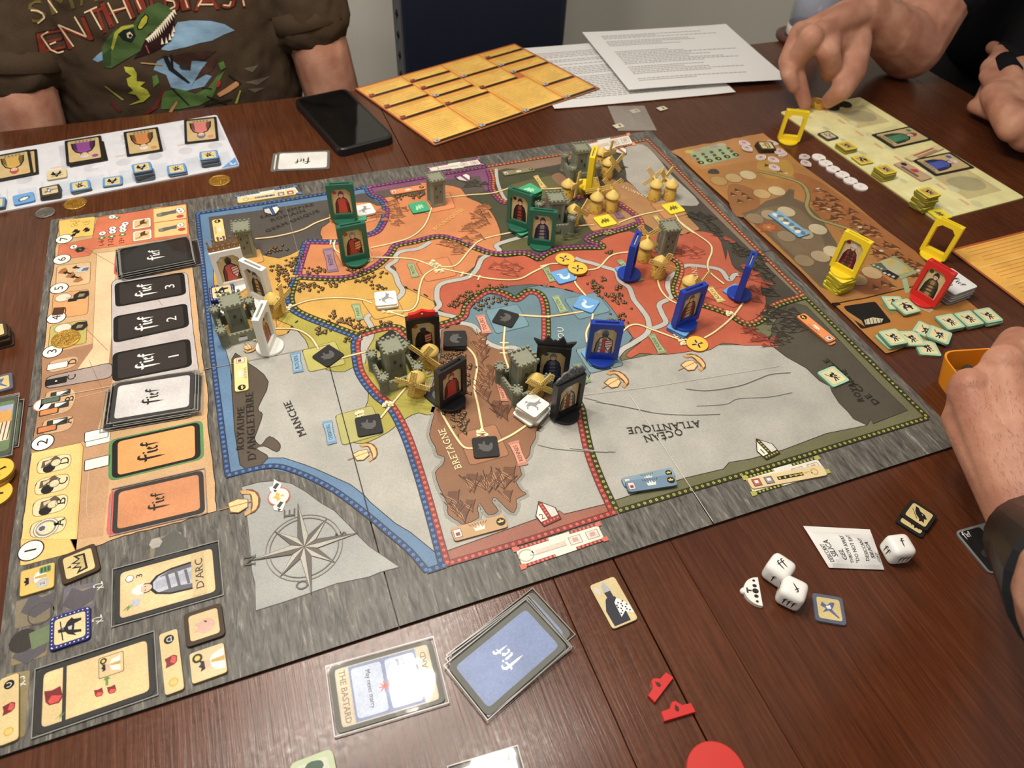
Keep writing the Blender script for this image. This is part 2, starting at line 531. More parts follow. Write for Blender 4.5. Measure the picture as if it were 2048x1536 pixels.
# ---------------- the folding game board ----------------
BX0, BX1, BY0, BY1 = -0.2201, 0.4990, 0.2056, 0.7629
GB = empty('game_board', ((BX0 + BX1) / 2, (BY0 + BY1) / 2, TZ))
tag(GB, 'large unfolded game board printed with a medieval map of France and a grey stone border', 'game board')
GBI = Matrix.Translation((-(BX0 + BX1) / 2, -(BY0 + BY1) / 2, -TZ))
def on_board(o):
    o.parent = GB; o.matrix_parent_inverse = GBI
    return o
def stone():
    m, nt, b = nodes_mat('printed_stone')
    L = nt.links.new
    tc = nt.nodes.new('ShaderNodeTexCoord')
    mp = nt.nodes.new('ShaderNodeMapping'); mp.inputs['Rotation'].default_value = (0, 0, math.radians(-14)); mp.inputs['Scale'].default_value = (230, 34, 1)
    L(tc.outputs['Object'], mp.inputs['Vector'])
    n1 = nt.nodes.new('ShaderNodeTexNoise'); n1.inputs['Scale'].default_value = 1.6; n1.inputs['Detail'].default_value = 9; n1.inputs['Roughness'].default_value = .68; n1.inputs['Distortion'].default_value = .7
    L(mp.outputs[0], n1.inputs['Vector'])
    r = nt.nodes.new('ShaderNodeValToRGB'); e = r.color_ramp.elements
    e[0].position = .30; e[0].color = lin((50, 48, 45)); e[1].position = .72; e[1].color = lin((172, 167, 155))
    k = e.new(.45); k.color = lin((90, 86, 80)); k = e.new(.60); k.color = lin((116, 112, 104))
    L(n1.outputs['Fac'], r.inputs[0])
    mp2 = nt.nodes.new('ShaderNodeMapping'); mp2.inputs['Rotation'].default_value = (0, 0, math.radians(-20)); mp2.inputs['Scale'].default_value = (1, .16, 1)
    L(tc.outputs['Object'], mp2.inputs['Vector'])
    w = nt.nodes.new('ShaderNodeTexNoise'); w.inputs['Scale'].default_value = 75; w.inputs['Detail'].default_value = 5; w.inputs['Distortion'].default_value = 1.5
    L(mp2.outputs[0], w.inputs['Vector'])
    r2 = nt.nodes.new('ShaderNodeValToRGB'); e = r2.color_ramp.elements
    e[0].position = .70; e[0].color = (0, 0, 0, 1); e[1].position = .78; e[1].color = (1, 1, 1, 1)
    L(w.outputs['Fac'], r2.inputs[0])
    mx = nt.nodes.new('ShaderNodeMix'); mx.data_type = 'RGBA'
    L(r2.outputs[0], mx.inputs[0]); L(r.outputs[0], mx.inputs[6]); mx.inputs[7].default_value = lin((188, 182, 166))
    L(mx.outputs[2], b.inputs['Base Color'])
    b.inputs['Roughness'].default_value = .45; b.inputs['Specular IOR Level'].default_value = .35
    return m
M_BSTONE = stone()
M_EDGE = finish('board_edge', 0.6, 0.3)
xs = [BX0, (P(662, 744)[0] + P(742, 1045)[0] + P(795, 1254)[0]) / 3, P(1400, 1006)[0], BX1]; ys = [BY0, (BY0 + BY1) / 2, BY1]
for i in range(3):
    for j in range(2):
        g = .00025
        mb = MB(); mb.prism([(xs[i] + (g if i else 0), ys[j] + (g if j else 0)), (xs[i + 1] - (g if i < 2 else 0), ys[j] + (g if j else 0)), (xs[i + 1] - (g if i < 2 else 0), ys[j + 1] - (0 if j else g)), (xs[i] + (g if i else 0), ys[j + 1] - (0 if j else g))], TZ, BZ, (30, 28, 26), bev=.0003)
        me = mb.mesh('board_panel', M_EDGE); me.materials.append(M_BSTONE)
        for p in me.polygons:
            if p.normal.z > .9: p.material_index = 1
        on_board(link(me, 'board_panel'))

mp = MB(BZ + .00006, .00003)
MW = .0040      # width of one patterned border band
def offs(path, d):
    out = []
    for i, p in enumerate(path):
        a = Vector(path[max(i - 1, 0)]); b = Vector(path[min(i + 1, len(path) - 1)])
        t = (b - a)
        t = t.normalized() if t.length > 1e-9 else Vector((1, 0))
        out.append((p[0] - t.y * d, p[1] + t.x * d))
    return out
BANDC = {'b': ((40, 62, 104), (82, 128, 182)), 'g': ((52, 54, 24), (176, 172, 76)), 'r': ((142, 44, 36), (214, 104, 82)), 'p': ((104, 42, 84), (176, 92, 150)), 'o': ((132, 62, 28), (232, 142, 84))}
def band(px, kind, off=0.0, w=MW, sm=True, sp=.0050):
    pw = W2(px)
    if sm: pw = smooth(pw, 6)
    pw = offs(pw, off)
    dk, dt = BANDC[kind]
    mp.stroke(pw, w + .0007, (30, 26, 22), L_BAND)
    mp.stroke(pw, w, dk, L_BAND + 1)
    acc = 0.0; nxt = sp / 2
    for a, b in zip(pw, pw[1:]):
        d = math.dist(a, b)
        while nxt <= acc + d and d > 0:
            t = (nxt - acc) / d
            x, y = a[0] + (b[0] - a[0]) * t, a[1] + (b[1] - a[1]) * t
            ang = math.atan2(b[1] - a[1], b[0] - a[0])
            st = []
            for k in range(12):
                r = w * (.40 if k % 2 == 0 else .24); th = ang + k * math.pi / 6
                st.append((x + r * math.cos(th), y + r * math.sin(th)))
            mp.poly(st, dt, L_BAND + 2)
            mp.poly(ell(x, y, w * .10, n=6), dk, L_BAND + 3)
            nxt += sp
        acc += d
def pair(px, left, right, w=MW):
    band(px, left, w * .52, w); band(px, right, -w * .52, w)
def reg(px, col, lay, out=None, ow=.0006, sm=4):
    pw = W2(px)
    if sm: pw = smooth(pw, sm, True)
    mp.poly(pw, col, lay)
    if out: mp.stroke(pw + pw[:2], ow, out, lay + 1)
L_WASH, L_LAND, L_RIV, L_TOWN, L_BAND, L_ROAD, L_ART = 0, 2, 12, 16, 18, 23, 26

# washes inside the frame, one per bishopric border
F_BLUE = cF((135, 760), (350, 710), (480, 735), (650, 815), (800, 920), (950, 1045), (1060, 1140), (1150, 1245), (1265, 1208))
frame_left = [(392, 424), (453, 957)]
reg([(392, 424), (652, 386), (736, 372), (760, 400), (780, 560), (620, 650), (700, 700), (760, 780), (812, 838), (850, 950), (893, 1132)] + F_BLUE[::-1][1:-1] + [(453, 957)], (94, 128, 162), L_WASH, sm=0)
reg([(736, 372), (973, 331), (985, 380), (1000, 420), (900, 480), (760, 470), (760, 400)], (128, 78, 108), L_WASH, sm=0)
reg([(973, 331), (1296, 277), (1608, 590), (1560, 620), (1400, 640), (1250, 520), (1000, 420), (985, 380)], (138, 112, 92), L_WASH, sm=0)
reg([(1608, 590), (1859, 838), (1234, 1027), (1150, 820), (1250, 700), (1500, 600)], (112, 110, 78), L_WASH, sm=0)
reg([(1234, 1027), (893, 1132), (812, 838), (760, 720), (1000, 640), (1150, 820)], (160, 98, 78), L_WASH, sm=0)
DARK = (84, 76, 64)
reg([(417, 434), (496, 424), (652, 400), (730, 386), (765, 410), (800, 560), (650, 620), (440, 660), (432, 560)], (86, 80, 74), L_LAND, sm=0)
reg([(750, 383), (905, 358), (960, 352), (985, 420), (850, 470), (770, 420)], (92, 82, 74), L_LAND, sm=0)
reg([(995, 352), (1185, 316), (1292, 290), (1399, 399), (1460, 460), (1560, 557), (1596, 592), (1560, 640), (1300, 600), (1000, 440)], (74, 68, 58), L_LAND, sm=0)
# seas
SEA = (174, 171, 161)
sea = [(446, 680), (600, 655), (720, 690), (850, 790), (1000, 800), (1200, 730), (1400, 690), (1541, 690), (1574, 715), (1613, 737), (1639, 762), (1660, 773), (1664, 784), (1678, 806), (1696, 824), (1707, 838), (1734, 851), (1653, 867), (1566, 900), (1501, 918), (1458, 925), (1447, 938), (1371, 956), (1232, 1000)]
reg(sea + cG((1580, 890), (1230, 975), (1190, 945), (240, 1285)) + [(873, 1107), (820, 1064), (791, 1047), (740, 1004), (728, 990), (701, 969), (634, 939), (611, 930), (568, 916), (537, 916), (481, 930), (460, 730)], SEA, L_LAND, (40, 36, 32), sm=0)
reg(cC((830, 210), (1060, 165), (1240, 330), (1380, 510), (1700, 830), (1450, 860), (1230, 840), (1090, 760), (1000, 700), (930, 620), (870, 560), (860, 470), (820, 330)), (172, 166, 154), L_LAND + 2, (70, 64, 56))
# foreign lands
reg(cF((163, 150), (250, 172), (350, 265), (297, 400), (320, 432), (292, 520), (280, 560), (312, 590), (355, 545), (410, 585), (395, 625), (330, 595), (290, 610), (350, 655), (205, 690)), (88, 76, 62), L_LAND + 2, (40, 34, 28), sm=3)
reg([(1541, 690), (1574, 715), (1613, 737), (1639, 762), (1660, 773), (1664, 784), (1678, 806), (1696, 824), (1707, 838), (1734, 851), (1741, 838), (1746, 848), (1815, 821), (1754, 762), (1640, 640), (1612, 612), (1580, 604), (1545, 650)], (82, 76, 64), L_LAND + 2, (44, 38, 32), sm=0)
INK = (52, 36, 24)
# provinces
YEL, YGR, BRN, BLU, COR, ORA, GRN, TAN = (208, 160, 68), (170, 160, 64), (142, 98, 66), (104, 131, 141), (184, 84, 52), (204, 126, 72), (78, 78, 57), (174, 126, 77)
reg(cA((190, 760), (330, 640), (450, 735), (590, 690), (720, 715), (880, 650), (930, 570), (900, 780), (1100, 885), (1350, 870), (1560, 790), (1640, 850), (1700, 900), (1735, 960), (1800, 970), (1940, 1040)) + cM((1165, 770), (1200, 850), (1290, 900), (1190, 960), (960, 1010), (900, 960), (780, 970), (600, 1020), (400, 930), (200, 870), (160, 895), (90, 960), (60, 1010)) + cA((700, 1345), (560, 1330), (300, 1350), (270, 1290), (220, 1100)), YEL, L_LAND + 3, INK, sm=2)
reg(cF((400, -50), (470, -20), (540, 50), (560, 105), (600, 160), (650, 205), (740, 215), (790, 190), (850, 230), (862, 330), (850, 390), (800, 440), (740, 460), (762, 500), (765, 560), (800, 580), (860, 575), (960, 525), (1005, 490), (1060, 450), (1120, 425), (1200, 432), (1240, 300), (1260, 150), (1220, 60), (1100, 0), (900, -20), (800, 20), (640, -40), (520, -80), (440, -90)), YGR, L_LAND + 4, INK, sm=2)
bret = cE((655, 1045), (680, 950), (640, 860), (690, 700), (720, 560), (720, 400), (850, 345), (960, 390), (1060, 500), (1180, 545), (1270, 570), (1400, 700), (1560, 820), (1600, 900), (1560, 1000), (1470, 1190)) + cG((1040, 230), (990, 270), (985, 330), (945, 400), (930, 480), (850, 560), (870, 640), (820, 700), (870, 780), (910, 805), (820, 850), (830, 890), (800, 965), (740, 930), (650, 840), (620, 845), (620, 880), (670, 950), (600, 985), (560, 960), (510, 885), (490, 940), (500, 1010), (370, 1065), (330, 1040), (240, 980), (230, 880), (170, 760), (130, 620), (190, 560), (210, 490), (150, 470), (130, 400), (80, 300), (120, 130))
for k in (3, 2, 1):   # engraved ripples along the shore
    w = smooth(W2(bret), 2, True)
    mp.stroke(w + w[:2], .0016 * k + .0006, (104, 96, 84), L_LAND + 8 - 2 * k + 1 - 1 if k == 3 else L_LAND + 9 - 2 * k); mp.stroke(w + w[:2], .0016 * k, SEA, L_LAND + 10 - 2 * k)
reg(bret, BRN, L_LAND + 9, INK, sm=2)
reg(cE((870, 345), (900, 290), (1000, 170), (1100, 110), (1250, 150), (1400, 60), (1560, 40)) + cD((40, 575), (150, 580), (380, 640), (510, 650), (600, 740), (680, 850), (790, 1005), (700, 1080), (640, 1130), (690, 1190), (560, 1230), (430, 1310), (400, 1400), (340, 1400), (200, 1300), (100, 1400)) + cE((1600, 880), (1400, 700), (1270, 570), (1180, 545), (1060, 500), (960, 390)), BLU, L_LAND + 3, INK, sm=2)
reg(cM((1180, 700), (1200, 640), (1300, 620), (1480, 560), (1480, 500), (1500, 440), (1580, 420), (1700, 440), (1850, 420), (1950, 470)) + cB((1250, 1320), (1450, 1240), (1860, 1230)) + cC((500, 1330), (620, 1230), (900, 1150), (1050, 1210), (1200, 1180), (1420, 1200), (1640, 1150), (1850, 1180), (1950, 1280), (2000, 1480)) + cD((1600, 250), (1640, 380), (1700, 440), (1830, 470), (1900, 560), (1930, 700), (1890, 800), (1800, 880), (1840, 950), (1990, 1030), (2040, 1090), (1900, 1070), (1740, 1072), (1560, 1050), (1450, 1110), (1300, 1120), (1150, 1142), (1000, 1150), (850, 1140), (780, 1180), (730, 1155), (800, 1090), (880, 1020), (790, 1005), (680, 850), (600, 740), (510, 650), (380, 640), (150, 580), (40, 572)) + cM((1900, 640), (1600, 680), (1450, 790), (1370, 890), (1200, 830), (1180, 760)), COR, L_LAND + 2, INK, sm=2)
reg(cM((120, 580), (190, 310), (320, 305), (305, 260), (320, 210), (375, 170), (370, 110), (480, 40)) + cN((600, 400), (880, 400), (960, 440), (1060, 430), (1080, 330), (1180, 290), (1800, 230)) + cB((0, 540), (240, 560), (420, 600), (480, 690), (600, 740), (720, 830), (790, 950), (830, 1090), (800, 1200), (740, 1290), (600, 1290), (560, 1400), (440, 1500)) + cM((1480, 560), (1300, 620), (1200, 640), (1170, 720), (1165, 770), (945, 660), (905, 650), (880, 560), (860, 500), (700, 540), (400, 590), (130, 585)), ORA, L_LAND + 5, INK, sm=2)
reg(cB((480, 690), (600, 740), (720, 830), (790, 950), (830, 1090), (760, 1160), (770, 1240), (900, 1290), (1080, 1270), (1220, 1330), (1500, 1220), (1860, 1210), (1720, 1130), (2048, 1010), (1800, 900), (1600, 700), (1450, 560), (1340, 450), (1000, 400), (800, 420), (780, 560), (640, 640)), GRN, L_LAND + 3, INK, sm=2)
reg(cB((780, 640), (900, 600), (940, 560), (1340, 470), (1450, 560), (1300, 700), (1000, 700), (820, 720)), (102, 98, 62), L_LAND + 5, None, sm=2)
reg(cB((840, 1180), (1100, 1090), (1500, 1080), (1650, 1120), (1500, 1190), (1100, 1230), (900, 1260)), (96, 94, 60), L_LAND + 5, None, sm=2)
reg(cC((780, 610), (870, 590), (950, 640), (1000, 700), (1100, 770), (1230, 840), (1450, 860), (1530, 900), (1580, 1000), (1700, 1120), (1640, 1150), (1420, 1205), (1200, 1150), (1060, 1060), (900, 1090), (640, 1150), (480, 1155), (370, 980), (450, 800), (700, 560)), TAN, L_LAND + 3, INK, sm=2)
reg(cC((20, 520), (110, 490), (200, 560), (220, 620), (130, 640), (50, 580)), (140, 104, 78), L_LAND + 5, None, sm=3)
reg(cM((1540, 720), (1700, 650), (1900, 620), (2048, 630), (2048, 780), (1700, 800)), (86, 104, 108), L_LAND + 1, sm=0)
# rivers
def river(px, w=.0052):
    pw = smooth(W2(px), 6)
    mp.stroke(pw, w + .001, (70, 62, 54), L_RIV); mp.stroke(pw, w, (186, 182, 172), L_RIV + 1)
river(cM((1140, 320), (1050, 370), (930, 390), (880, 420), (880, 460), (815, 510), (870, 560), (900, 640), (930, 690), (900, 740), (760, 840), (660, 890), (690, 960), (690, 1040), (640, 1130)))
river(cE((60, 460), (110, 440), (110, 560), (90, 660)) , .006)
river(cM((1880, 270), (1700, 320), (1640, 350), (1660, 390), (1540, 440), (1490, 530), (1420, 590), (1220, 640), (1190, 740), (1210, 800), (1180, 850), (1330, 890)))
river(cE((870, 340), (980, 370), (1060, 480), (1180, 535), (1320, 545), (1480, 700), (1570, 840), (1620, 900)))
river(cD((300, 325), (360, 350), (440, 370), (570, 410), (650, 440), (680, 520), (760, 580), (800, 680), (870, 770), (920, 850), (920, 960), (800, 1050), (700, 1110), (640, 1190)))
river(cD((1720, 470), (1660, 470), (1610, 515), (1540, 430), (1400, 400), (1250, 390), (1180, 440), (1100, 500), (1090, 580), (1120, 660), (1020, 720), (1040, 800), (1070, 880), (960, 930)))
river(cB((780, 400), (790, 520), (830, 640), (880, 720), (930, 740)), .004)
# town squares
def town(px, col, lay=L_TOWN):
    pw = rnd(W2(px), .0025, 2)
    mp.stroke(pw + pw[:2], .0014, tuple(int(v * .68) for v in col), lay - 1)
    mp.poly(pw, col, lay)
town(cM((1035, 480), (1270, 435), (1340, 575), (1110, 622)), (208, 128, 72))
town(cM((620, 765), (880, 740), (940, 860), (720, 910)), (208, 160, 66))
town(cM((1560, 840), (1800, 795), (1890, 955), (1640, 1015)), (114, 146, 156))
town(cG((322, 295), (640, 212), (760, 470), (430, 560)), (166, 112, 74))
town(cD((210, 680), (480, 620), (600, 780), (330, 850)), (114, 146, 156))
town(cD((305, 1110), (430, 1080), (660, 1160), (710, 1240), (430, 1310)), (134, 160, 162))
town(cD((1370, 640), (1540, 580), (1830, 660), (1650, 750)), (192, 84, 54))
town(cD((220, 410), (390, 380), (430, 470), (290, 490)), (196, 90, 58))
town(cC((370, 980), (620, 930), (810, 1080), (480, 1155)), (190, 134, 80))
town(cC((1140, 840), (1420, 820), (1560, 960), (1310, 1020)), (190, 134, 80))
town(cF((525, 105), (690, 60), (745, 175), (560, 215)), (188, 180, 96))
town(cF((695, 440), (880, 390), (940, 530), (730, 590)), (178, 172, 104))
town(cM((410, 380), (650, 330), (715, 465), (480, 500)), (232, 150, 88))
town(cN((560, 400), (850, 390), (970, 680), (700, 750)), (224, 140, 84))
town(cB((0, 760), (300, 640), (360, 800), (60, 860)), (222, 134, 82))
town(cA((380, 700), (560, 640), (600, 740), (440, 780)), (218, 160, 80))
town(cE((480, 640), (640, 600), (710, 740), (560, 780)), (190, 180, 90))
town(cA((640, 1200), (690, 1180), (700, 1290), (560, 1310)), (214, 158, 78))
# bands
band([(395, 428), (424, 700), (456, 953)], 'b', sm=False)
band([(393, 428), (560, 403), (736, 375)], 'b', sm=False)
band([(737, 375), (850, 356), (974, 334)], 'p', sm=False)
band([(974, 334), (1185, 300), (1295, 280)], 'o', sm=False)
band([(1294, 279), (1450, 435), (1606, 591)], 'o', sm=False)
band([(1608, 593), (1760, 743), (1855, 836)], 'g', sm=False)
band([(1855, 836), (1550, 930), (1236, 1023)], 'g', sm=False)
band([(1233, 1024), (1060, 1079), (892, 1129)], 'r', sm=False)
band(F_BLUE[:-1], 'b', .0021)
band([(853, 1143), (890, 1131)], 'b', sm=False)
pair(cN((800, 120), (850, 220), (920, 280), (1010, 310), (1090, 390), (1120, 480), (1110, 640), (1050, 780), (960, 890), (760, 960)) + cM((480, 318), (200, 318)), 'p', 'b')
pair(cM((205, 322), (165, 440), (130, 570)), 'p', 'b')
pair(cM((122, 590), (85, 690), (78, 770), (130, 850), (350, 945), (600, 1038)), 'g', 'b')
pair(cM((600, 1045), (575, 1080)) + cF((798, 110), (820, 220), (900, 330), (980, 400), (1050, 530), (1110, 700), (1170, 900), (1250, 1195)), 'r', 'b')
pair(cM((610, 1022), (780, 975), (900, 975), (970, 1040), (1080, 1020), (1190, 962), (1380, 895), (1425, 800), (1570, 695), (1700, 712), (1790, 755), (1880, 698), (1965, 715), (2010, 800), (2020, 1000)) + cE((1545, 480), (1600, 680), (1720, 860)) + cG((1362, 60), (1390, 200), (1440, 430), (1540, 700), (1655, 945)), 'g', 'r')
pair(cM((135, 585), (400, 598), (560, 580), (720, 510), (835, 410), (880, 350), (1020, 320), (1200, 280), (1350, 312), (1500, 372), (1640, 412), (1850, 405), (1960, 445)) + cB((1250, 1295), (1400, 1225), (1700, 1200), (1855, 1205), (1840, 1170), (1715, 1125), (1790, 1075), (1960, 1035)) + cC((640, 1180), (850, 1120), (990, 1070)), 'p', 'g')
pair(cB((705, 410), (735, 500), (735, 600), (800, 700), (870, 745), (960, 740), (1200, 760), (1500, 720)) + cC((300, 770), (560, 750), (760, 830), (960, 965), (1030, 1060), (1045, 1200)), 'o', 'p')
pair(cD((1110, 320), (1180, 370), (1195, 430), (1170, 520), (1150, 600), (1200, 680), (1380, 725), (1600, 800), (1760, 890), (1890, 850), (1950, 770), (2048, 715)) + [(1606, 594)], 'o', 'g')
# roads
def road(px, w=.0016):
    pw = smooth(W2(px), 6)
    mp.stroke(pw, w + .0012, (150, 112, 66), L_ROAD); mp.stroke(pw, w, (240, 218, 160), L_ROAD + 1)
for r in (cA((530, 560), (700, 540), (900, 490), (1020, 430), (1160, 380)), cM((405, 325), (420, 380), (470, 410)), cM((690, 365), (850, 330), (1000, 280), (1100, 190), (1150, 60)),
          cM((650, 437), (850, 440), (1000, 450), (1100, 480), (1190, 520)), cM((1190, 505), (1330, 500), (1440, 380), (1540, 300), (1800, 240)), cM((1200, 510), (1100, 570), (1060, 660), (1040, 780), (980, 840), (830, 845)),
          cM((1220, 520), (1400, 560), (1600, 600), (1800, 605), (1920, 550), (2040, 490)), cM((0, 850), (200, 770), (400, 745), (600, 755), (700, 785)), cM((830, 850), (990, 900)), cM((1800, 875), (2048, 890)),
          cE((1220, 370), (1210, 560), (1250, 700)), cE((1340, 280), (1560, 290), (1840, 250)), cD((0, 400), (120, 375), (230, 385)), cD((400, 430), (500, 410), (600, 310), (720, 280), (820, 280)), cD((310, 480), (300, 540), (390, 650)),
          cD((450, 800), (440, 860), (395, 960), (400, 1050)), cD((660, 1010), (740, 920), (830, 895), (960, 940), (1180, 1020)), cD((1400, 1010), (1500, 950), (1640, 830), (1745, 690)), cD((1170, 0), (1300, 100), (1440, 200), (1465, 270), (1430, 370), (1450, 450), (1570, 550)),
          cD((1000, 510), (1030, 600), (1100, 680), (1200, 730)), cC((220, 1105), (500, 1080)), cC((780, 1060), (1000, 980), (1290, 915)), cE((665, 950), (760, 1120), (840, 1250), (900, 1320), (970, 1330)), cE((920, 530), (980, 600), (1000, 700), (980, 850), (1010, 1000), (1050, 1220)),
          cE((1160, 1280), (1280, 1220), (1400, 1140)), cE((440, 850), (330, 980), (240, 1090)), cE((-180, 650), (0, 600), (180, 555)), cE((585, 800), (610, 880)), cA((660, 1285), (850, 1290), (970, 1350), (1040, 1450)),
          cB((250, 700), (500, 670), (740, 650), (940, 590)), cB((1240, 610), (1450, 600)), cC((1420, 960), (1500, 1080), (1640, 1180))):
    road(r)
# dashed province limits
def dashes(px):
    pw = smooth(W2(px), 8)
    for i in range(0, len(pw) - 3, 5): mp.stroke(pw[i:i + 3], .0013, (40, 30, 22), L_ROAD)
dashes(cM((945, 660), (1060, 700), (1170, 770))); dashes(cM((60, 1010), (100, 950), (170, 895))); dashes(cM((1190, 1000), (1300, 960), (1420, 920))); dashes(cC((1420, 1205), (1520, 1190), (1640, 1150))); dashes(cD((0, 560), (150, 580), (400, 645)))
# bridges and small printed villages
def village(px, s=.006):
    x, y = P(*px)
    random.seed(int(px[0] * 7 + px[1]))
    for k in range(7):
        a, b = x + random.uniform(-s, s) * .8, y + random.uniform(-s, s) * .8
        mp.poly(xf([(-.5, -.5), (.5, -.5), (.5, .3), (0, .8), (-.5, .3)], a, b, .0032), (238, 220, 170), L_ART + k % 2)
        mp.stroke([(a - .0016, b - .0016), (a + .0016, b - .0016)], .0005, (110, 80, 40), L_ART + 2)
for q in cM((1190, 500), (1205, 540), (1160, 480), (815, 845)) + cD((1180, 1000), (1220, 1040), (1610, 800), (550, 1240)) + cG((530, 290)) + cN((740, 660)) + cE((540, 690), (620, 720), (80, 1060), (300, 990)) + cA((560, 1380), (790, 1115)): village(q, .0045)
def bridge(px0, px1, n=3):
    a, b = Vector(P(*px0)), Vector(P(*px1)); d = (b - a); nn = Vector((-d.y, d.x)).normalized()
    for k in range(n):
        c = a + d * (k + .5) / n
        mp.stroke([tuple(c - nn * .004), tuple(c + nn * .004)], .0014, (240, 222, 176), L_ART)
bridge(*cM((1350, 560), (1540, 600))); bridge(*cE((1215, 480), (1215, 600))); bridge(*cM((370, 325), (430, 325)), 2)
# woods and hills
def tree(x, y, s, k):
    mp.poly(ell(x, y, s * .55, s * .45, 7, k), (44, 32, 20), L_ART)
    mp.poly(ell(x - s * .08, y + s * .06, s * .30, s * .22, 6, k), (150, 112, 64), L_ART + 1)
    mp.stroke([(x, y - s * .35), (x + s * .1, y - s * .8)], s * .2, (44, 32, 20), L_ART)
def forest(pts, n, s=.0034, spread=.006, seed=1, alt=None):
    random.seed(seed)
    w = W2(pts)
    for i in range(int(n * 1.35)):
        t = random.random() * (len(w) - 1); k = min(int(t), len(w) - 2); f = t - k
        x = w[k][0] * (1 - f) + w[k + 1][0] * f + random.gauss(0, spread * .6); y = w[k][1] * (1 - f) + w[k + 1][1] * f + random.gauss(0, spread * .6)
        tree(x, y, s * random.uniform(.8, 1.15), random.uniform(0, 3))
forest(cA((680, 780), (760, 860), (820, 760), (880, 680)), 44, seed=2); forest(cA((740, 940), (760, 880)), 10, seed=3)
forest(cA((640, 660), (760, 620)), 12, seed=4); forest(cA((930, 810), (1080, 820)), 14, spread=.004, seed=5); forest(cA((1250, 810), (1420, 810)), 14, spread=.004, seed=6)
forest(cA((880, 930), (1000, 960), (1200, 920)), 34, seed=7); forest(cA((1330, 910), (1560, 850)), 20, spread=.005, seed=8); forest(cA((1500, 940), (1590, 960)), 8, seed=9, spread=.004)
forest(cA((1120, 1170), (1250, 1230), (1400, 1270)), 36, seed=10); forest(cA((1540, 1250), (1660, 1240)), 9, spread=.003, seed=11); forest(cA((1030, 1290), (1110, 1320)), 14, spread=.004, seed=12); forest(cA((1250, 1370), (1290, 1370)), 4, seed=13, spread=.003)
forest(cM((1280, 820), (1420, 730), (1550, 670), (1720, 660)), 44, spread=.005, seed=14); forest(cM((1480, 820), (1600, 760), (1720, 760)), 24, seed=15)
forest(cD((440, 540), (520, 610), (650, 660), (720, 720)), 44, seed=16); forest(cD((560, 860), (650, 880), (720, 820)), 20, seed=17); forest(cD((640, 570), (690, 590)), 6, seed=18, spread=.003); forest(cD((520, 490), (560, 510)), 5, seed=19, spread=.003)
forest(cE((780, 570), (880, 600)), 14, seed=20); forest(cE((900, 780), (930, 900)), 16, seed=21); forest(cE((780, 1030), (900, 1060), (840, 1160), (900, 1180)), 26, seed=22); forest(cE((930, 680), (960, 690)), 6, seed=23, spread=.003); forest(cE((740, 610), (760, 640)), 8, seed=24)
forest(cC((640, 1390), (680, 1400)), 6, seed=25, spread=.003); forest(cN((1280, 300), (1780, 260)), 26, spread=.004, seed=26)
def hill(x, y, s, k=0.0, c=(96, 60, 36), hi=None):
    mp.poly(xf([(-.5, 0), (-.18, .52), (-.05, .95), (.02, .45), (.3, .05), (.12, -.25)], x, y, s, k), c, L_ART)
    if hi: mp.poly(xf([(.02, .45), (-.05, .9), (.25, .5), (.5, .0), (.3, .05)], x, y, s, k), hi, L_ART + 1)
    mp.stroke(xf([(-.55, -.1), (-.2, .5), (-.04, 1.0), (.1, .5), (.4, .1), (.6, -.35)], x, y, s, k), s * .05, tuple(int(v * .68) for v in c), L_ART + 2)
def hills(pts, n, s=.010, spread=.008, seed=1, c=(150, 92, 56), hi=None, k=-2.4):
    random.seed(seed); w = W2(pts)
    for i in range(n):
        t = random.random() * (len(w) - 1); j = min(int(t), len(w) - 2); f = t - j
        hill(w[j][0] * (1 - f) + w[j + 1][0] * f + random.gauss(0, spread * .6), w[j][1] * (1 - f) + w[j + 1][1] * f + random.gauss(0, spread * .6), s * random.uniform(.7, 1.2), k + random.uniform(-.4, .4), c, hi)
hills(cB((620, 800), (600, 900), (480, 1000), (440, 1120)), 26, seed=31, c=(146, 86, 50), hi=(216, 140, 84)); hills(cB((220, 1170), (380, 1230)), 10, seed=32, c=(146, 86, 50), hi=(216, 140, 84))
hills(cN((1200, 350), (1300, 520), (1250, 760)), 18, seed=33, c=(146, 86, 50), hi=(216, 140, 84)); hills(cN((960, 500), (1000, 620)), 5, seed=34, c=(178, 104, 62))
hills(cB((740, 1400), (880, 1420), (1020, 1380)), 12, seed=35, c=(160, 70, 44), hi=(222, 118, 80)); hills(cD((1180, 250), (1320, 300)), 9, seed=36, c=(160, 66, 40), hi=(222, 112, 74))
hills(cG((420, 700), (560, 660), (700, 640), (720, 740)), 14, .012, seed=37, c=(112, 72, 46), hi=(172, 124, 84), k=2.9); hills(cG((330, 830), (380, 940)), 6, .012, seed=38, c=(112, 72, 46), hi=(172, 124, 84), k=2.9)
hills(cE((960, 400), (1060, 580), (1080, 760), (1040, 900)), 18, .011, seed=39, c=(118, 74, 46), hi=(170, 120, 80), k=2.9); hills(cE((1120, 960), (1180, 1080)), 8, .011, seed=40, c=(112, 70, 44), k=2.9)
hills(cC((1560, 960), (1740, 980), (1900, 1160)), 22, .010, .006, seed=41, c=(52, 46, 38), hi=(88, 78, 64)); hills(cD((1640, 200), (1800, 330), (1930, 500), (1950, 740)), 34, .010, .006, seed=42, c=(50, 46, 38), hi=(92, 84, 70)); hills(cD((1560, 120), (1660, 360), (1860, 540), (1880, 700)), 14, .010, seed=43, c=(150, 62, 40), hi=(190, 90, 62))
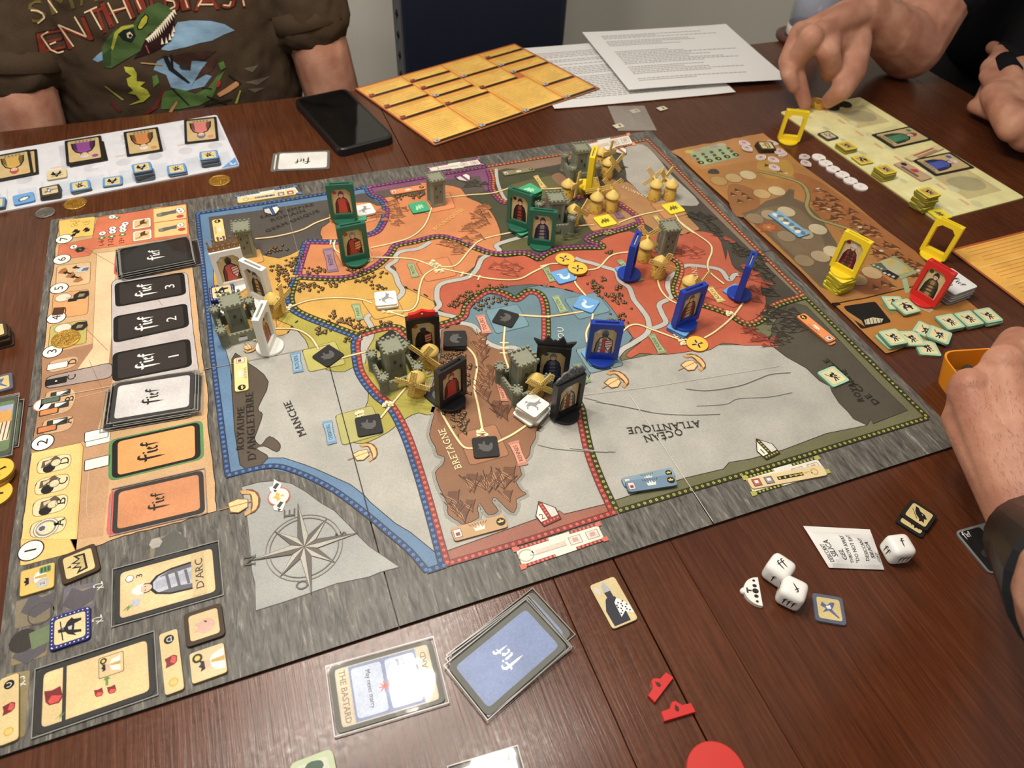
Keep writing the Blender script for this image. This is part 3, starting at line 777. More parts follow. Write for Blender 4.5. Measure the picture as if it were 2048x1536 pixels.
hills(cH((1080, 240), (1200, 190), (1230, 300), (1120, 330)), 22, .011, seed=44, c=(56, 50, 42), hi=(104, 94, 80)); hills(cH((1050, 320), (1120, 330)), 6, .008, seed=45, c=(150, 62, 40)); hills(cC((700, 380), (760, 480)), 10, .009, seed=46, c=(60, 54, 46)); hills(cB((460, 520), (620, 560)), 10, .008, seed=47, c=(66, 62, 52), hi=(96, 92, 74))
hills(cB((1480, 1080), (1600, 1120)), 5, .010, seed=48, c=(66, 66, 40), hi=(108, 108, 66)); hills(cD((1760, 950), (1950, 1040)), 8, .008, seed=49, c=(140, 56, 36))
# crumples of the painted sea
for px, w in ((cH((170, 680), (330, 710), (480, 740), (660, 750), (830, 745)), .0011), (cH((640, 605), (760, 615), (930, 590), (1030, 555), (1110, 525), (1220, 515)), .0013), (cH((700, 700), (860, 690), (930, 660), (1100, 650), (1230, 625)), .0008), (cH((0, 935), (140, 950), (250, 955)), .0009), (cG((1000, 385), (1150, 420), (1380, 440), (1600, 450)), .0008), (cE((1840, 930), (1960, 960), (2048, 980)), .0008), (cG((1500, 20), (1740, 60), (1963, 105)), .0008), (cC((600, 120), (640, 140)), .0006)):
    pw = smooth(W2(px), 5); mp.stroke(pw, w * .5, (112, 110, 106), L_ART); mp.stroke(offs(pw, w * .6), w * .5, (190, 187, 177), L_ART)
# ships
def ship(px0, px1, k=1.0):
    "keel runs from px0 to px1, sail to the left of it"
    a, b = Vector(P(*px0)), Vector(P(*px1)); d = b - a; n = Vector((-d.y, d.x)) * k
    T = lambda pts: [tuple(a + d * x + n * y) for x, y in pts]
    for lay, col, pts in ((L_ART + 1, (118, 76, 36), [(-.05, .12), (.0, -.06), (.2, -.22), (.5, -.28), (.8, -.22), (1.0, -.04), (1.08, .2), (.92, .1), (.7, .06), (.3, .06), (.1, .1)]),
                          (L_ART + 2, (222, 176, 112), [(.02, .06), (.1, -.1), (.3, -.18), (.6, -.2), (.85, -.1), (.97, .1), (.7, .0), (.3, .0)]),
                          (L_ART + 1, (126, 84, 42), [(.26, .16), (.62, .14), (.74, .5), (.66, .86), (.2, .80), (.1, .5)]),
                          (L_ART + 2, (234, 194, 132), [(.29, .19), (.6, .17), (.7, .5), (.62, .82), (.24, .76), (.14, .5)]),
                          (L_ART + 3, (170, 118, 62), [(.46, .0), (.50, .0), (.44, 1.15), (.40, 1.15)]), (L_ART + 2, (200, 150, 84), [(.82, .05), (1.0, .1), (1.06, .4), (.88, .34)]), (L_ART + 2, (200, 150, 84), [(-.02, .1), (.14, .06), (.1, .3), (-.1, .3)])):
        mp.poly(T(pts), col, lay)
for q in ((cF((895, 660), (860, 580))), (cF((275, 935), (265, 820))), cH((320, 580), (240, 505)), cH((745, 490), (665, 412)), cA((450, 1480), (540, 1440))): ship(q[0], q[1], 1.0)
# mitres with the number of each bishopric
def mitre(px, ang, s, kind, num):
    x, y = P(*px); dk, dt = BANDC[kind]
    mp.poly(xf([(-.52, -.52), (.52, -.52), (.60, .2), (0, .95), (-.60, .2)], x, y, s, ang), (60, 40, 34), L_ART)
    mp.poly(xf([(-.47, -.47), (.47, -.47), (.54, .2), (0, .87), (-.54, .2)], x, y, s, ang), (238, 232, 212), L_ART + 1)
    mp.poly(xf([(0, -.47), (.47, -.47), (.54, .2), (0, .87)], x, y, s, ang), (212, 208, 198), L_ART + 2)
    mp.poly(xf([(-.12, -.47), (.12, -.47), (.12, .72), (0, .87), (-.12, .72)], x, y, s, ang), dk, L_ART + 3); mp.poly(xf([(-.48, -.5), (.48, -.5), (.5, -.22), (-.5, -.22)], x, y, s, ang), dk, L_ART + 3)
    for k in range(5): mp.poly(xf(ell(0, -.05 + .18 * k, .07, n=4), x, y, s, ang), dt, L_ART + 4); mp.poly(xf(ell(-.38 + .19 * k, -.36, .07, n=4), x, y, s, ang), dt, L_ART + 4)
    if num:
        mp.lay = L_ART + 5
        q = xf([(-.42, -.12), (-.20, -.12)], x, y, s, ang); text(mp, num, q[0], q[1], s * .34, dk, serif=False)
mitre(cG((1088, 985))[0], math.radians(8), .0145, 'r', '2'); mitre(cH((1090, 945))[0], math.radians(8), .0145, 'g', '1')
mitre(cO((1045, 385))[0], math.radians(188), .0145, 'b', ''); mitre((926, 355), math.radians(200), .0145, 'p', ''); mitre((1240, 301), math.radians(190), .0145, 'o', '')
# bishop's slots, white with coloured corners
def slot(px4, kind):
    q = [Vector(p) for p in W2(px4)]; dk, dt = BANDC[kind]
    f = lambda u, v: tuple((q[0] * (1 - u) + q[1] * u) * (1 - v) + (q[3] * (1 - u) + q[2] * u) * v)
    quad = lambda u0, v0, u1, v1, c, l: mp.poly([f(u0, v0), f(u1, v0), f(u1, v1), f(u0, v1)], c, l)
    quad(.03, .14, .97, .86, (232, 226, 208), L_ART); quad(.4, .0, .64, .14, (232, 226, 208), L_ART); quad(.4, .86, .64, 1.0, (232, 226, 208), L_ART)
    for u0, u1 in ((0, .4), (.64, 1)):
        for v0, v1 in ((0, .13), (.87, 1)): quad(u0, v0, u1, v1, dk, L_ART + 1)
    for u in (0, .95):
        for v in (-.06, .82): quad(u, v, u + .06, v + .24, dt, L_ART + 2)
    for k in range(20):
        for v in (.06, .94):
            u = .06 + k * .047
            if u < .4 or u > .65: mp.poly(ell(*f(u, v), .0011, n=6), dt, L_ART + 2)
    quad(.22, .36, .56, .62, (216, 196, 180), L_ART + 1)
    for u in (.6, .8): 
        quad(u, .28, u + .14, .72, (150, 140, 132), L_ART + 1); quad(u + .008, .31, u + .132, .69, (226, 216, 200), L_ART + 2); quad(u + .04, .4, u + .1, .62, (206, 160, 150), L_ART + 3)
    e = ell(*f(.11, .5), .0055, .0045, 14); mp.stroke(e + e[:2], .0009, (178, 170, 150), L_ART + 1); mp.stroke([f(.15, .45), f(.22, .4), f(.56, .38)], .0008, (178, 170, 150), L_ART + 2)
slot(cG((860, 1445), (1600, 1195), (1530, 1050), (785, 1275)), 'r'); slot(cH((1005, 1195), (1435, 1065), (1370, 980), (950, 1095)), 'g')
slot(cB((100, 440), (650, 360), (600, 300), (70, 390)), 'p'); slot([(1162, 312), (1270, 290), (1258, 268), (1150, 292)], 'o'); slot([(475, 407), (603, 388), (592, 373), (470, 394)], 'b')
# names
mp.lay = L_ART + 3
def tx(s, a, b, h, col, sp=1.15, z=None): text(mp, s, P(*a), P(*b), h, col, sp)
CREAM = (240, 226, 170); BLK = (44, 40, 36)
tx('BOURGOGNE', *cM((1180, 235), (1400, 80)), .0048, (236, 196, 110)); tx('BRETAGNE', *cE((880, 1480), (745, 1175)), .0056, CREAM); tx('POITOU', *cE((1690, 620), (1680, 375)), .0056, (214, 222, 214)); tx('AQUITAINE', (1399, 610), (1392, 526), .0052, (236, 190, 150))
tx('MANCHE', *cF((545, 535), (463, 365)), .0060, BLK); tx('ROYAUME', *cF((225, 610), (228, 395)), .0056, BLK); tx("D'ANGLETERRE", *cF((288, 660), (272, 320)), .0062, BLK)
tx('OC\u00c9AN', *cH((610, 825), (405, 865)), .0070, BLK); tx('ATLANTIQUE', *cH((710, 780), (315, 820)), .0070, BLK)
tx('ROYAUME', (1728, 803), (1690, 740), .0060, (40, 36, 30)); tx('DE CASTILLE', (1758, 806), (1654, 718), .0060, (40, 36, 30))
tx('SAINT EMPIRE', (522, 438), (628, 412), .0052, (52, 48, 42)); tx('ROMAIN', (543, 444), (612, 424), .0052, (52, 48, 42)); tx('GERMANIQUE', (534, 466), (640, 424), .0052, (52, 48, 42)); tx('LYONNAIS', *cC((815, 660), (1090, 780)), .0046, CREAM)
def scroll(px4, col, s):
    "four corners of the ribbon, reading direction from 0 to 1"
    q = [Vector(p) for p in W2(px4)]
    f = lambda u, v: tuple((q[0] * (1 - u) + q[1] * u) * (1 - v) + (q[3] * (1 - u) + q[2] * u) * v)
    dk = tuple(int(c * .55) for c in col)
    mp.poly([f(-.05, -.1), f(.05, -.12), f(.5, -.02), f(.95, -.12), f(1.05, -.1), f(1.05, 1.06), f(.95, 1.08), f(.5, .98), f(.05, 1.08), f(-.05, 1.06)], dk, L_ART + 1)
    mp.poly([f(-.03, -.02), f(.05, -.06), f(.5, .04), f(.95, -.06), f(1.03, -.02), f(1.03, .98), f(.95, 1.0), f(.5, .92), f(.05, 1.0), f(-.03, .98)], col, L_ART + 2)
    mp.poly([f(-.06, -.14), f(.06, -.16), f(.06, 1.1), f(-.06, 1.08)], tuple(int(c * .86) for c in col), L_ART + 3); mp.poly([f(.94, -.16), f(1.06, -.14), f(1.06, 1.08), f(.94, 1.1)], tuple(int(c * .86) for c in col), L_ART + 3)
    h = (q[3] - q[0]).length
    mp.lay = L_ART + 4
    text(mp, s, f(.14, .28), f(.86, .28), h * .46, (58, 50, 36))
    mp.lay = L_ART + 3
GRNS = (160, 178, 130); PNK = (224, 146, 118); BLS = (138, 176, 204)
scroll(cM((435, 535), (395, 375), (330, 385), (365, 545)), (158, 122, 142), 'REIMS')
scroll(cM((1050, 580), (1010, 485), (965, 490), (1000, 590)), GRNS, 'TROYES'); scroll(cM((630, 905), (600, 795), (545, 800), (580, 910)), GRNS, 'PARIS'); scroll(cM((1600, 1005), (1545, 880), (1490, 890), (1535, 1010)), PNK, 'TOURS')
scroll(cG((910, 545), (835, 360), (760, 380), (840, 560)), PNK, 'RENNES'); scroll(cE((1240, 950), (1190, 810), (1150, 815), (1190, 950)), PNK, 'NANTES')
scroll(cF((525, 210), (510, 120), (465, 128), (480, 218)), BLS, 'ROUEN'); scroll(cF((695, 575), (672, 470), (630, 478), (655, 585)), BLS, 'CHERBOURG')
scroll(cD((230, 780), (155, 655), (105, 665), (170, 795)), GRNS, 'POITIERS'); scroll(cD((425, 1380), (340, 1235), (285, 1245), (375, 1390)), GRNS, 'LA ROCHELLE'); scroll(cD((1070, 1130), (975, 985), (925, 995), (1010, 1140)), GRNS, 'BORDEAUX')
scroll(cD((1570, 690), (1470, 580), (1420, 590), (1515, 705)), (222, 196, 112), 'AUCH'); scroll(cD((870, 510), (700, 350), (660, 360), (800, 525)), GRNS, 'LIMOGES'); scroll(cD((130, 520), (70, 410), (25, 425), (80, 530)), GRNS, 'BOURGES')
scroll(cC((1315, 1110), (1215, 985), (1170, 990), (1270, 1125)), (226, 200, 116), 'LYON'); scroll(cB((1290, 590), (1205, 475), (1165, 485), (1240, 600)), (226, 200, 116), 'AUTUN'); scroll(cC((840, 1000), (740, 880), (680, 900), (770, 1010)), (138, 104, 124), 'VIENNE')
# compass sheet
cs = cF((212, 802), (300, 778), (390, 770), (470, 785), (540, 825), (620, 885), (690, 925), (765, 1000), (820, 1060), (870, 1110), (1025, 1215), (930, 1240), (870, 1265), (700, 1300), (560, 1350), (430, 1395), (285, 1440), (282, 1300), (265, 1235), (258, 1130), (245, 1000), (232, 900))
reg(cs, (60, 54, 48), L_LAND, sm=0)
reg([(x + (560 - x) * .012, y + (1080 - y) * .012) for x, y in cs], (160, 161, 155), L_LAND + 2, sm=0)
cc = Vector(P(*cF((535, 1112))[0]))
e = ell(cc.x, cc.y, .0235, n=40); mp.stroke(e + e[:2], .0006, (110, 104, 96), L_ART); e = ell(cc.x, cc.y, .0262, n=40); mp.stroke(e + e[:2], .0005, (124, 118, 108), L_ART)
up = Vector(P(*cF((512, 960))[0])) - cc; a0 = math.atan2(up.y, up.x)
for k in range(8):
    th = a0 + k * math.pi / 4; r = .0375 if k % 2 == 0 else .026
    tip = cc + Vector((math.cos(th), math.sin(th))) * r
    for sgn, col in ((1, (92, 86, 78)), (-1, (178, 172, 160))):
        t2 = th + sgn * math.pi / 8 * (1 if k % 2 == 0 else .9); m = cc + Vector((math.cos(t2), math.sin(t2))) * .0095
        L0 = L_ART + (4 if k % 2 == 0 else 1)
        mp.poly([tuple(cc), tuple(tip), tuple(m)], col, L0); mp.stroke([tuple(cc), tuple(tip), tuple(m)], .0003, (80, 74, 66), L0 + 1)
mp.lay = L_ART + 3
for s, q in (('E', (488, 955)), ('S', (752, 1070)), ('O', (555, 1325)), ('N', (285, 1200))):
    b = Vector(P(*cF(q)[0])); d = Vector((-math.sin(0.0), 1)) ; text(mp, s, tuple(b), tuple(b + Vector((0.0010, .0066))), .0082, (92, 86, 78))
# royal supply emblem printed beside the ship
x, y = P(*cF((405, 855))[0]); mp.poly(ell(x, y, .0082, n=20), (196, 96, 80), L_ART); mp.poly(ell(x, y, .0072, n=20), (240, 234, 218), L_ART + 1)
for k in range(3): mp.poly(xf([(0, 0), (.35, .4), (0, 1), (-.35, .4)], x, y, .0048, math.radians(90 + (k - 1) * 70)), (218, 176, 62), L_ART + 2)
mp.poly(xf([(0, 0), (.2, -.6), (-.2, -.6)], x, y, .006, math.radians(90)), (218, 176, 62), L_ART + 2)
for q in ((385, 810), (405, 905)):
    x, y = P(*cF(q)[0]); mp.poly(xf([(-.5, -.4), (.4, -.5), (.9, .3), (.2, .2), (0, .5), (-.4, .3)], x, y, .0085, 1.2), (232, 230, 224), L_ART); mp.poly(xf([(-.2, -.1), (.4, -.3), (.5, .0), (0, .2)], x, y, .0085, 1.2), (70, 66, 62), L_ART + 1); mp.poly(xf([(-.5, -.1), (-.3, -.3), (-.2, .1)], x, y, .0085, 1.2), (50, 46, 44), L_ART + 1)
# fold lines
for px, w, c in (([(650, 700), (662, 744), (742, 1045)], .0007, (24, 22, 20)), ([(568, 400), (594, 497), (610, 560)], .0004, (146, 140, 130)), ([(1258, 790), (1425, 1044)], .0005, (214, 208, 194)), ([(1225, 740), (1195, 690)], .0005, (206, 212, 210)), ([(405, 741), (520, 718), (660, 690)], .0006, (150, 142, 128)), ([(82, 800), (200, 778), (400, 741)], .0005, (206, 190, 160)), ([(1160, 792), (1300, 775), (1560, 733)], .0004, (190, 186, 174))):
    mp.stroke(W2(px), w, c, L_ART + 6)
on_board(mp.build('printed_map', M_PRINT))
# ---------------- the turn track printed on the left of the board ----------------
tk = MB(BZ + .00006, .00003)
def T(px, col, lay, r=0.0, out=None, ow=.0005, sm=0):
    pw = W2(px)
    if sm: pw = smooth(pw, sm, True)
    if r: pw = rnd(pw, r, 3)
    tk.poly(pw, col, lay)
    if out: tk.stroke(pw + pw[:2], ow, out, lay + 1)
    return pw
def jag(px, a=.9, seed=1, n=6):
    "torn edge"
    random.seed(seed); out = []
    for i, p in enumerate(px):
        q = px[(i + 1) % len(px)]
        for k in range(n):
            t = k / n; j = 0 if k == 0 else a
            out.append((p[0] + (q[0] - p[0]) * t + random.uniform(-j, j), p[1] + (q[1] - p[1]) * t + random.uniform(-j, j)))
    return out
BRD = (120, 84, 50)
parch = cI((505, 248), (830, 232), (1590, 112), (1610, 250), (1650, 700), (1700, 1180), (1745, 1530)) + cJ((1780, 300), (1775, 560), (1830, 1000), (1850, 1290), (1400, 1420), (1060, 1500)) + cK((640, 100), (360, 165), (130, 230), (130, 130)) + cJ((175, 1530), (215, 1240), (265, 790), (305, 560), (355, 230), (360, 0)) + cI((385, 1300), (420, 900), (470, 560))
T(jag(parch, 1.4, 3), (208, 166, 116), 0, out=(46, 36, 28), ow=.0007)
T(cJ((360, -40), (960, -180), (960, 180), (830, 600), (830, 760), (690, 700), (265, 790), (305, 560), (355, 230)), (170, 124, 88), 1)                # brown action panel
T(cJ((690, 700), (930, 640), (930, 1060), (880, 1500), (660, 1530), (710, 740)), (196, 150, 108), 2)
T(cI((830, 236), (1590, 116), (1620, 390), (1000, 480), (800, 505), (765, 560), (490, 600), (505, 470), (790, 412)), (212, 112, 70), 1, out=(110, 60, 36))
T(cI((500, 262), (815, 226), (795, 390), (510, 418)), (238, 196, 92), 2, .003, (110, 80, 40))
T(cI((485, 652), (775, 610), (768, 800), (475, 838)), (216, 178, 128), 2, .004, BRD); T(cI((455, 890), (760, 847), (750, 1062), (440, 1103)), (222, 156, 92), 2, .004, BRD); T(cI((430, 1160), (745, 1107), (735, 1310), (412, 1357)), (186, 176, 88), 2, .004, BRD)
T(cI((825, 540), (1000, 520), (960, 1200), (930, 1480), (660, 1530), (790, 1350)), (228, 194, 150), 1, out=(170, 130, 86))
T(cI((950, 800), (985, 762), (1600, 702), (1650, 1200), (1692, 1500)) + cJ((1700, 90), (960, 190)), (196, 186, 182), 2, .006, (50, 44, 40))
T(cJ((390, 170), (420, 140), (960, 20), (960, 150), (385, 250)), (168, 150, 142), 3, .006, (46, 38, 34), .0008)
T(cJ((265, 795), (690, 705), (712, 745), (660, 1530), (178, 1530)) + cK((130, 230), (170, 225), (490, 140)), (232, 190, 104), 3, out=(150, 104, 56)); T(cJ((275, 800), (670, 715), (690, 750), (640, 1530), (185, 1530)), (238, 200, 118), 5)
def pill(q, letter, lay=6, col=(236, 214, 164)):
    w = T(q, col, lay, .006, (150, 120, 70))
    tk.lay = lay + 2
    a = Vector(w[0]); 
for q in (cJ((325, 852), (600, 795), (612, 860), (582, 925), (310, 985)), cJ((310, 1025), (585, 965), (597, 1030), (565, 1105), (290, 1168)), cJ((288, 1200), (575, 1140), (582, 1210), (545, 1285), (270, 1352)), cJ((265, 1390), (560, 1330), (570, 1400), (530, 1470), (250, 1530))): pill(q, '')
for q in (cJ((420, 10), (665, -40), (670, 20), (620, 65), (410, 118)), cJ((390, 268), (640, 240), (650, 330), (600, 440), (372, 490)), cJ((365, 515), (625, 470), (635, 530), (590, 600), (352, 645))): pill(q, '', 4, (206, 164, 122))
tk.lay = 9
def tt(s, a, b, h, col=(40, 32, 26), serif=True): text(tk, s, P(*a), P(*b), h, col, 1.0, serif)
for s, q in (('D', (585, 880)), ('C', (570, 1055)), ('B', (555, 1228)), ('A', (540, 1415)), ('A', (610, 540)), ('B', (625, 348)), ('C', (640, 165)), ('D', (650, 30))):
    q = cJ(q)[0]; b = Vector(P(*q)); text(tk, s, tuple(b), tuple(b + Vector((.0007, .0062))), .0066, (40, 32, 26))
for s, q in (('7', cI((548, 420))[0]), ('6', cI((530, 593))[0]), ('5', cI((505, 840))[0]), ('4', cI((482, 1092))[0]), ('3', cI((448, 1380))[0]), ('2', cJ((366, 705))[0]), ('1', cK((200, 133))[0])):
    x, y = P(*q)
    tk.poly(ell(x, y, .0084, n=24), (40, 34, 30), 7); tk.poly(ell(x, y, .0076, n=24), (242, 238, 228), 8)
    tk.lay = 9; text(tk, s, (x + .0033, y - .0030), (x + .0036, y + .0030), .0076, (30, 26, 22))
x, y = P(*cJ((365, 383))[0]); tk.poly(ell(x, y, .0072, n=18), (214, 120, 80), 6); tk.poly(ell(x, y, .0064, n=18), (244, 238, 226), 7); tk.poly(xf([(-.5, -.3), (.1, 0), (-.1, .1), (.5, .4), (0, .05), (.15, -.05)], x, y, .011, .6), (60, 40, 30), 8)
# printed card places: three black numbered ones, a green-framed one, red frames under the decks
def card(q, fill, frame, lay, lg=None, num=None, ring=None, fr=.0035):
    w = [Vector(p) for p in W2(q)]
    c = sum(w, Vector((0, 0))) / 4
    ins = lambda d: [tuple(p + (c - p).normalized() * d * 1.35) for p in w]
    if ring: tk.poly(rnd([tuple(c + (p - c) * 1.075) for p in w], .006, 4), ring, lay)
    tk.poly(rnd([tuple(p) for p in w], .0055, 4), frame, lay + 1)
    tk.poly(rnd(ins(fr), .0035, 4), fill, lay + 2)
    if lg:
        u = (w[1] - w[0]).normalized(); v = (w[0] - w[3]).normalized()   # lettering runs along v (away from the viewer)
        tk.lay = lay + 3
        p0 = c - v * .0098 + u * .002; logo(tk, tuple(p0), tuple(p0 + v * .0196), lg)
        if num: b = c + u * .0215 - v * .004; text(tk, num, tuple(b), tuple(b + v * .0062), .0088, lg)
card(cI((978, 798), (1572, 702), (1592, 892), (985, 1003)), (52, 46, 42), (22, 20, 18), 5, (240, 236, 226), '3'); card(cI((968, 1082), (1597, 967), (1617, 1167), (968, 1310)), (52, 46, 42), (22, 20, 18), 5, (240, 236, 226), '2'); card(cI((962, 1395), (1622, 1267), (1642, 1505), (962, 1640)), (52, 46, 42), (22, 20, 18), 5, (240, 236, 226), '1')
card(cJ((958, 690), (1705, 528), (1715, 838), (955, 1020)), (226, 158, 84), (26, 22, 20), 4, (36, 26, 18), None, (92, 142, 82))
T(cI((985, 530), (1600, 440), (1610, 640), (970, 730)), (206, 62, 58), 3, .005); T(cI((1000, 540), (1600, 450), (1600, 630), (985, 715)), (30, 26, 24), 4, .005)
T(cJ((935, 1120), (1740, 940), (1750, 1310), (905, 1515)), (206, 92, 84), 3, .006)
# wee printed icons
def icon(q, pts, s, col, a=0.0, lay=9): x, y = P(*q); tk.poly(xf(pts, x, y, s, a), col, lay)
SQ = [(-.5, -.5), (.5, -.5), (.5, .5), (-.5, .5)]; HEX = ell(0, 0, .5, n=6)
for q, s in ((cJ((825, 640))[0], .0), (cJ((838, 680))[0], .0), (cJ((828, 880))[0], .0)):
    x, y = P(*q); w = rnd([(x - .0085, y - .0052), (x + .0085, y - .0052), (x + .0085, y + .0052), (x - .0085, y + .0052)], .001, 2)
    tk.poly(w, (246, 240, 226), 8 if q[1] < 879 and q[0] > 195 else 10); tk.stroke(w + w[:2], .0006, (40, 34, 30), 11 if q[0] < 194.5 else 9)
dice = lambda q, s=.0075, c=(240, 238, 232): (icon(q, HEX, s * 1.16, (70, 62, 56), 0, 8), icon(q, HEX, s, c, 0, 9), icon(q, [(-.1, -.2), (.1, -.2), (.1, .2), (-.1, .2)], s, (120, 112, 104), .5, 10))
for q in cI((875, 372), (962, 330), (962, 358), (1070, 290), (1050, 318), (1050, 345), (958, 232), (630, 487), (1540, 300)): dice(q)
for q in cI((1530, 168), (1545, 185)): dice(q, .008)
dice(cI((685, 510))[0], .0085, (44, 40, 38))
for q in cI((870, 412), (955, 398), (1047, 382), (998, 240)): icon(q, ell(0, 0, .5, .32, 12), .0075, (84, 130, 70)); icon(q, SQ, .0022, (240, 240, 220), 0, 10)
for s, a, b in (('1-6', (890, 470), (885, 428)), ('7-12', (972, 470), (965, 412)), ('13+', (1062, 450), (1058, 405))): tt(s, *cI(a, b), .0052, (60, 22, 18), False)
for q in (cI((1210, 288)), cI((1215, 388))):
    x, y = P(*q[0]); tk.poly(rrect(.0185, .0185, .002, 2, x, y), (70, 46, 30), 7); tk.poly(rrect(.0178, .0178, .002, 2, x, y), (246, 238, 222), 8); tk.poly(rrect(.0148, .0148, .001, 2, x, y), (222, 190, 132), 9); tk.poly(xf([(-.5, -.3), (-.2, -.1), (.0, .4), (.5, .5), (.3, .1), (.4, -.3), (0, -.1)], x, y, .012, .4), (92, 58, 32), 10); tk.stroke(xf([(-.5, -.4), (.5, .2)], x, y, .013), .0009, (120, 80, 40), 11)
T(cI((1310, 165), (1585, 128), (1590, 240), (1315, 280)), (232, 200, 126), 7); T(cI((1318, 285), (1590, 250), (1600, 375), (1320, 410)), (232, 200, 126), 7)
for q, s in ((cI((1420, 200)), .022), (cI((1430, 330)), .020)):
    x, y = P(*q[0]); tk.poly(xf([(-.9, -.3), (-.5, -.42), (.3, -.3), (.9, -.36), (.9, .0), (1.0, .3), (.3, .25), (-.4, .3), (-.9, .2)], x, y, s * .5, .1), (104, 102, 98), 9); tk.poly(xf([(-.8, -.2), (-.5, -.3), (-.4, .2), (-.8, .12)], x, y, s * .5, .1), (140, 138, 132), 10)
for q in cI((1538, 226), (1552, 338)): icon(q, ell(0, 0, .5, .4, 8), .0078, (200, 50, 44))
for q in cI((620, 265), (640, 285), (660, 268), (625, 305), (650, 300), (720, 270), (740, 290), (750, 268)): icon(q, ell(0, 0, .5, .4, 8), .0046, (206, 160, 50)); icon(q, ell(0, 0, .3, .24, 8), .0046, (244, 214, 110), 0, 10)
for q in cI((640, 350), (625, 385), (660, 360), (730, 335), (745, 345)): icon(q, [(-.5, -.5), (.3, -.4), (.5, .3), (0, .5), (-.2, .1)], .0058, (34, 30, 28))
for q in cI((540, 690), (605, 725), (668, 765)): icon(q, [(-.5, -.3), (.0, -.5), (.5, -.2), (.2, .5), (-.2, .3), (-.3, .1)], .0092, (166, 104, 44))
for q in cI((575, 710), (640, 745), (655, 665)): icon(q, [(-.5, .1), (0, .5), (0, .2), (.5, -.2), (.4, -.4), (-.1, .0), (-.1, -.2)], .0085, (30, 26, 24))
icon(cI((705, 680))[0], [(-.6, -.3), (.2, -.4), (.6, .2), (.1, .4), (-.3, .2)], .012, (196, 200, 206)); icon(cI((715, 680))[0], [(-.2, -.2), (.3, -.2), (.4, .2), (0, .2)], .012, (96, 104, 120), 0, 10)
for q in (cI((540, 920)), cI((540, 1180))): x, y = P(*q[0]); tk.poly(ell(x, y, .0075, .0065, 16), (150, 140, 120), 8); tk.poly(ell(x, y, .0066, .0056, 16), (224, 214, 190), 9)
for q in cI((690, 900), (675, 1165)): icon(q, [(-.5, -.4), (.3, -.5), (.6, -.1), (.5, .4), (-.1, .5), (-.5, .2)], .0125, (40, 36, 34)); icon(q, [(-.2, -.2), (.2, -.2), (.3, .1), (-.1, .2)], .0125, (150, 130, 90), 0, 10)
icon(cI((620, 940))[0], [(-.5, -.2), (.4, -.3), (.6, .2), (-.4, .3)], .0085, (30, 26, 24)); icon(cI((580, 925))[0], ell(0, 0, .4, n=8), .0045, (226, 178, 150), 0, 10)
icon(cI((500, 1035))[0], [(-.5, -.5), (.4, -.6), (.5, .4), (-.4, .6)], .0105, (80, 46, 28)); tk.line(smooth([P(*q) for q in cI((520, 1005), (555, 1005), (562, 1030), (555, 1055))], 4), .0008, (60, 36, 24))
for q in cI((492, 1502)): x, y = P(*q); tk.poly(rrect(.0165, .0078, .001, 2, x, y), (60, 44, 34), 8); tk.poly(rrect(.0155, .0070, .001, 2, x, y), (244, 238, 224), 9)
x, y = P(*cJ((480, 182))[0]); tk.poly(rrect(.0165, .0078, .001, 2, x, y), (30, 26, 24), 8); tk.poly(ell(x, y, .001, n=6), (230, 220, 200), 9)
for q, c1 in ((cJ((470, 320)), (90, 110, 90)), (cJ((455, 420)), (206, 130, 62)), (cJ((440, 565)), (206, 120, 60))):
    x, y = P(*q[0]); 
    tk.poly(rrect(.0150, .0072, .001, 2, x + .004, y + .0028), (52, 54, 50), 7); tk.poly([(x + .001, y + .0), (x + .010, y + .005), (x + .001, y + .006)], (216, 218, 214), 8); tk.poly(rrect(.0145, .0072, .001, 2, x - .003, y - .002), (60, 50, 42), 9); tk.poly(rrect(.0125, .0054, .001, 2, x - .003, y - .002), c1, 10)
for q in ((420, 925), (405, 1105), (388, 1285)):
    x, y = P(*cJ(q)[0]); tk.poly(ell(x, y, .0043, n=12), (34, 30, 28), 8); tk.poly(ell(x + .0045, y + .0040, .0038, n=12), (110, 100, 84), 8); tk.poly(ell(x + .0045, y + .0040, .0032, n=12), (228, 208, 166), 9)
for q in ((420, 870), (405, 1040), (410, 1215)): x, y = P(*cJ(q)[0]); tk.poly(xf([(-.8, -.3), (-.3, -.4), (.2, -.2), (.9, -.3), (.7, .3), (.1, .2), (-.4, .4)], x, y, .0085, .4), (96, 82, 62), 8); tk.poly(xf([(-.4, -.2), (.1, -.1), (.3, .1), (-.3, .2)], x, y, .0085, .4), (214, 192, 150), 9)
x, y = P(*cJ((395, 1435))[0]); e = ell(x, y, .0068, n=20); tk.stroke(e + e[:2], .0030, (150, 140, 122), 8); e = ell(x, y, .0072, n=20); tk.stroke(e + e[:2], .0008, (240, 236, 224), 9); icon(cJ((360, 1440))[0], HEX, .0075, (214, 212, 206)); icon(cJ((360, 1440))[0], HEX, .0045, (96, 92, 86), .3, 10)
